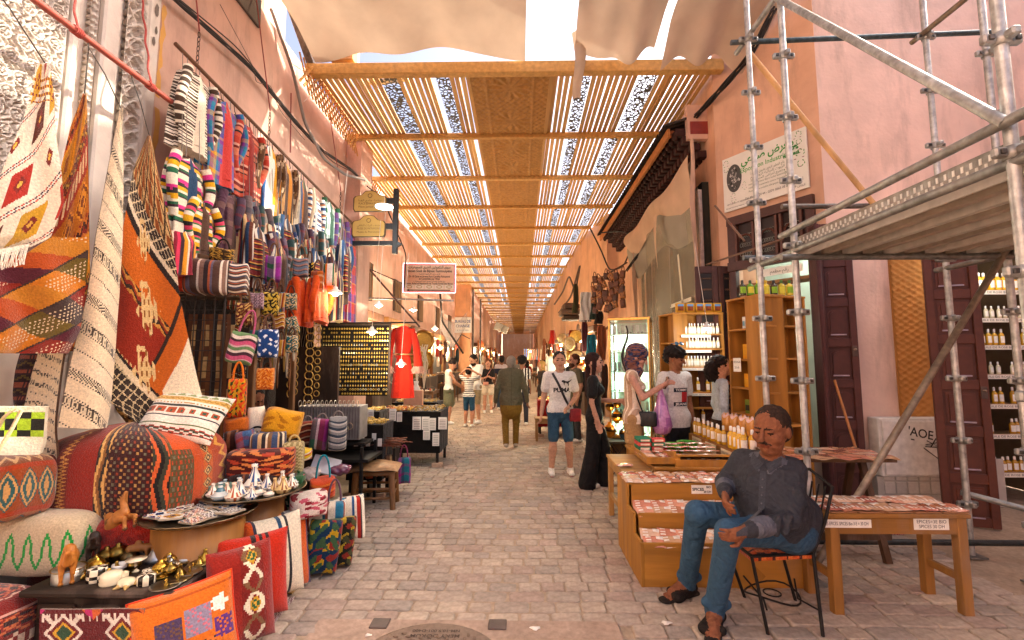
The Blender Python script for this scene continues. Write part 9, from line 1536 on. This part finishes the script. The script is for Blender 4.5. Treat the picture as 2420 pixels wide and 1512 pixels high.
for i,(y0,y1) in enumerate(((26.5,29),(30.5,34),(37,42),(46,54))):t=thing('shopfront',('first','second','third','fourth')[i]+' open shopfront beyond the orange end wall','shopfront',(-2.74,(y0+y1)/2,0));m=MB();m.box((0,0,1.25),(.08,y1-y0,2.5),'#201713');obj('opening_shade',m,'paint',t);m=MB();m.box((.1,0,2.62),(.3,y1-y0+.2,.2),'#5a3a28',bev=.02);obj('lintel',m,'wood',t);ld=bpy.data.lights.new('shop_light','POINT');ld.energy=45;ld.color=(1,.8,.5);ld.shadow_soft_size=.15;lo=bpy.data.objects.new('shop_light',ld);col.objects.link(lo);lo.parent=t;lo.location=(.45,0,2.3);m=MB();m.ball((.45,0,2.4),.06,'#ffdca0');obj('bulb',m,'glow',t)  # shade within these shops is likewise only a slab's dark colour
# goods hung outside the farther shops
r=np.random.default_rng(31);GC=('#3a2c28','#6a3a22','#a8602c','#8a2c20','#c89a4a','#2c3a3c','#b8a890','#5a4438','#7a5a34','#402420','#b8582c','#d8c8b0')
GN=('charcoal','chestnut','orange','brick red','golden','teal','beige','taupe','olive brown','maroon','rust','cream');pm_=[]
for c in GC:
    m=MB();n=10;th=np.arange(n)/n*2*PI;R=np.stack([np.stack([.05*k_*np.cos(th),.14*k_*np.sin(th)*(1+.15*np.sin(3*th)),0*th-z],-1) for k_,z in ((.3,0),(.8,.05),(1,.2),(1.05,.42),(.9,.5))]);m.rings(R,C(c));me=m.mesh('goods');me.materials.append(MATS['cloth']);pm_.append(me)
def goods(side,n,y0,y1,z0,z1,label,group):
    for k in range(n):
        y_=y0+(y1-y0)*(k+r.uniform(0,1))/n;x=(float(np.interp(y_,[13.4,16.1,20,72],[2.6,2.22,2.1,2.05]))-r.uniform(.12,.5)) if side>0 else ((-2.76 if y_>25.6 else -3.55)+r.uniform(.12,.5))
        i=int(r.integers(len(GC)));o=tag(obj('hanging_goods',pm_[i],None,None,loc=(x,y_,r.uniform(z0,z1)),rot=(0,0,r.uniform(-.5,.5))),GN[i]+' '+label,'goods',group);o.scale=(1,1,r.uniform(.7,1.5))
goods(1,80,13.6,45,1.5,2.9,'cloth or leather piece hanging outside the farther right hand shops','goods outside the farther right hand shops');goods(-1,60,25.9,50,1.4,3.0,'cloth or leather piece hanging beyond the orange end wall','goods beyond the orange end wall');goods(-1,30,9.5,24.5,1.7,2.6,'piece hanging outside the jewellery shops','goods outside the jewellery shops')
# sacks and boxes along the far pavement edges
for k in range(12):y_=14+2.3*k;side=1 if k % 2 else -1;x=(float(np.interp(y_,[13.4,16.1,20,72],[2.6,2.22,2.1,2.05]))-.75) if side>0 else (-2.2 if y_>25 else -2.9);simple_table('far_stall','trestle stall of goods along the %s side of the street' % ('right' if side>0 else 'left'),x-.35,x+.35,y_-.5,y_+.5,.75,'#6a4a30')['group']='far trestle stalls';heap('far_goods','small goods heaped on a far trestle stall',x-.32,x+.32,y_-.45,y_+.45,.752,40,GC,60+k,mat='cloth',big=3.)['group']='goods on the far stalls'
# steel boxes under the roof on the left far wall
for i,(xx,yy,Y) in enumerate(((1178,772,30),(1192,778,31))):m=MB();m.box(at(xx,yy,Y),(.5,.4,.5),'#a8a49a',rot=rotm(0,.4,0),bev=.02);tag(obj('flood_lamp',m,'metal'),('first','second')[i]+' grey floodlight box on the far left wall','floodlight')
for i,(Y,z) in enumerate(((26,5),(31,5))):m=MB();m.tube([(-2.7,Y,2.4),(-2.7,Y,6)],.06,'#8a8a88',8);tag(obj('drain_pipe',m,'steel'),('near','farther')[i]+' grey drainpipe on the wall beyond the exchange board','pipe')
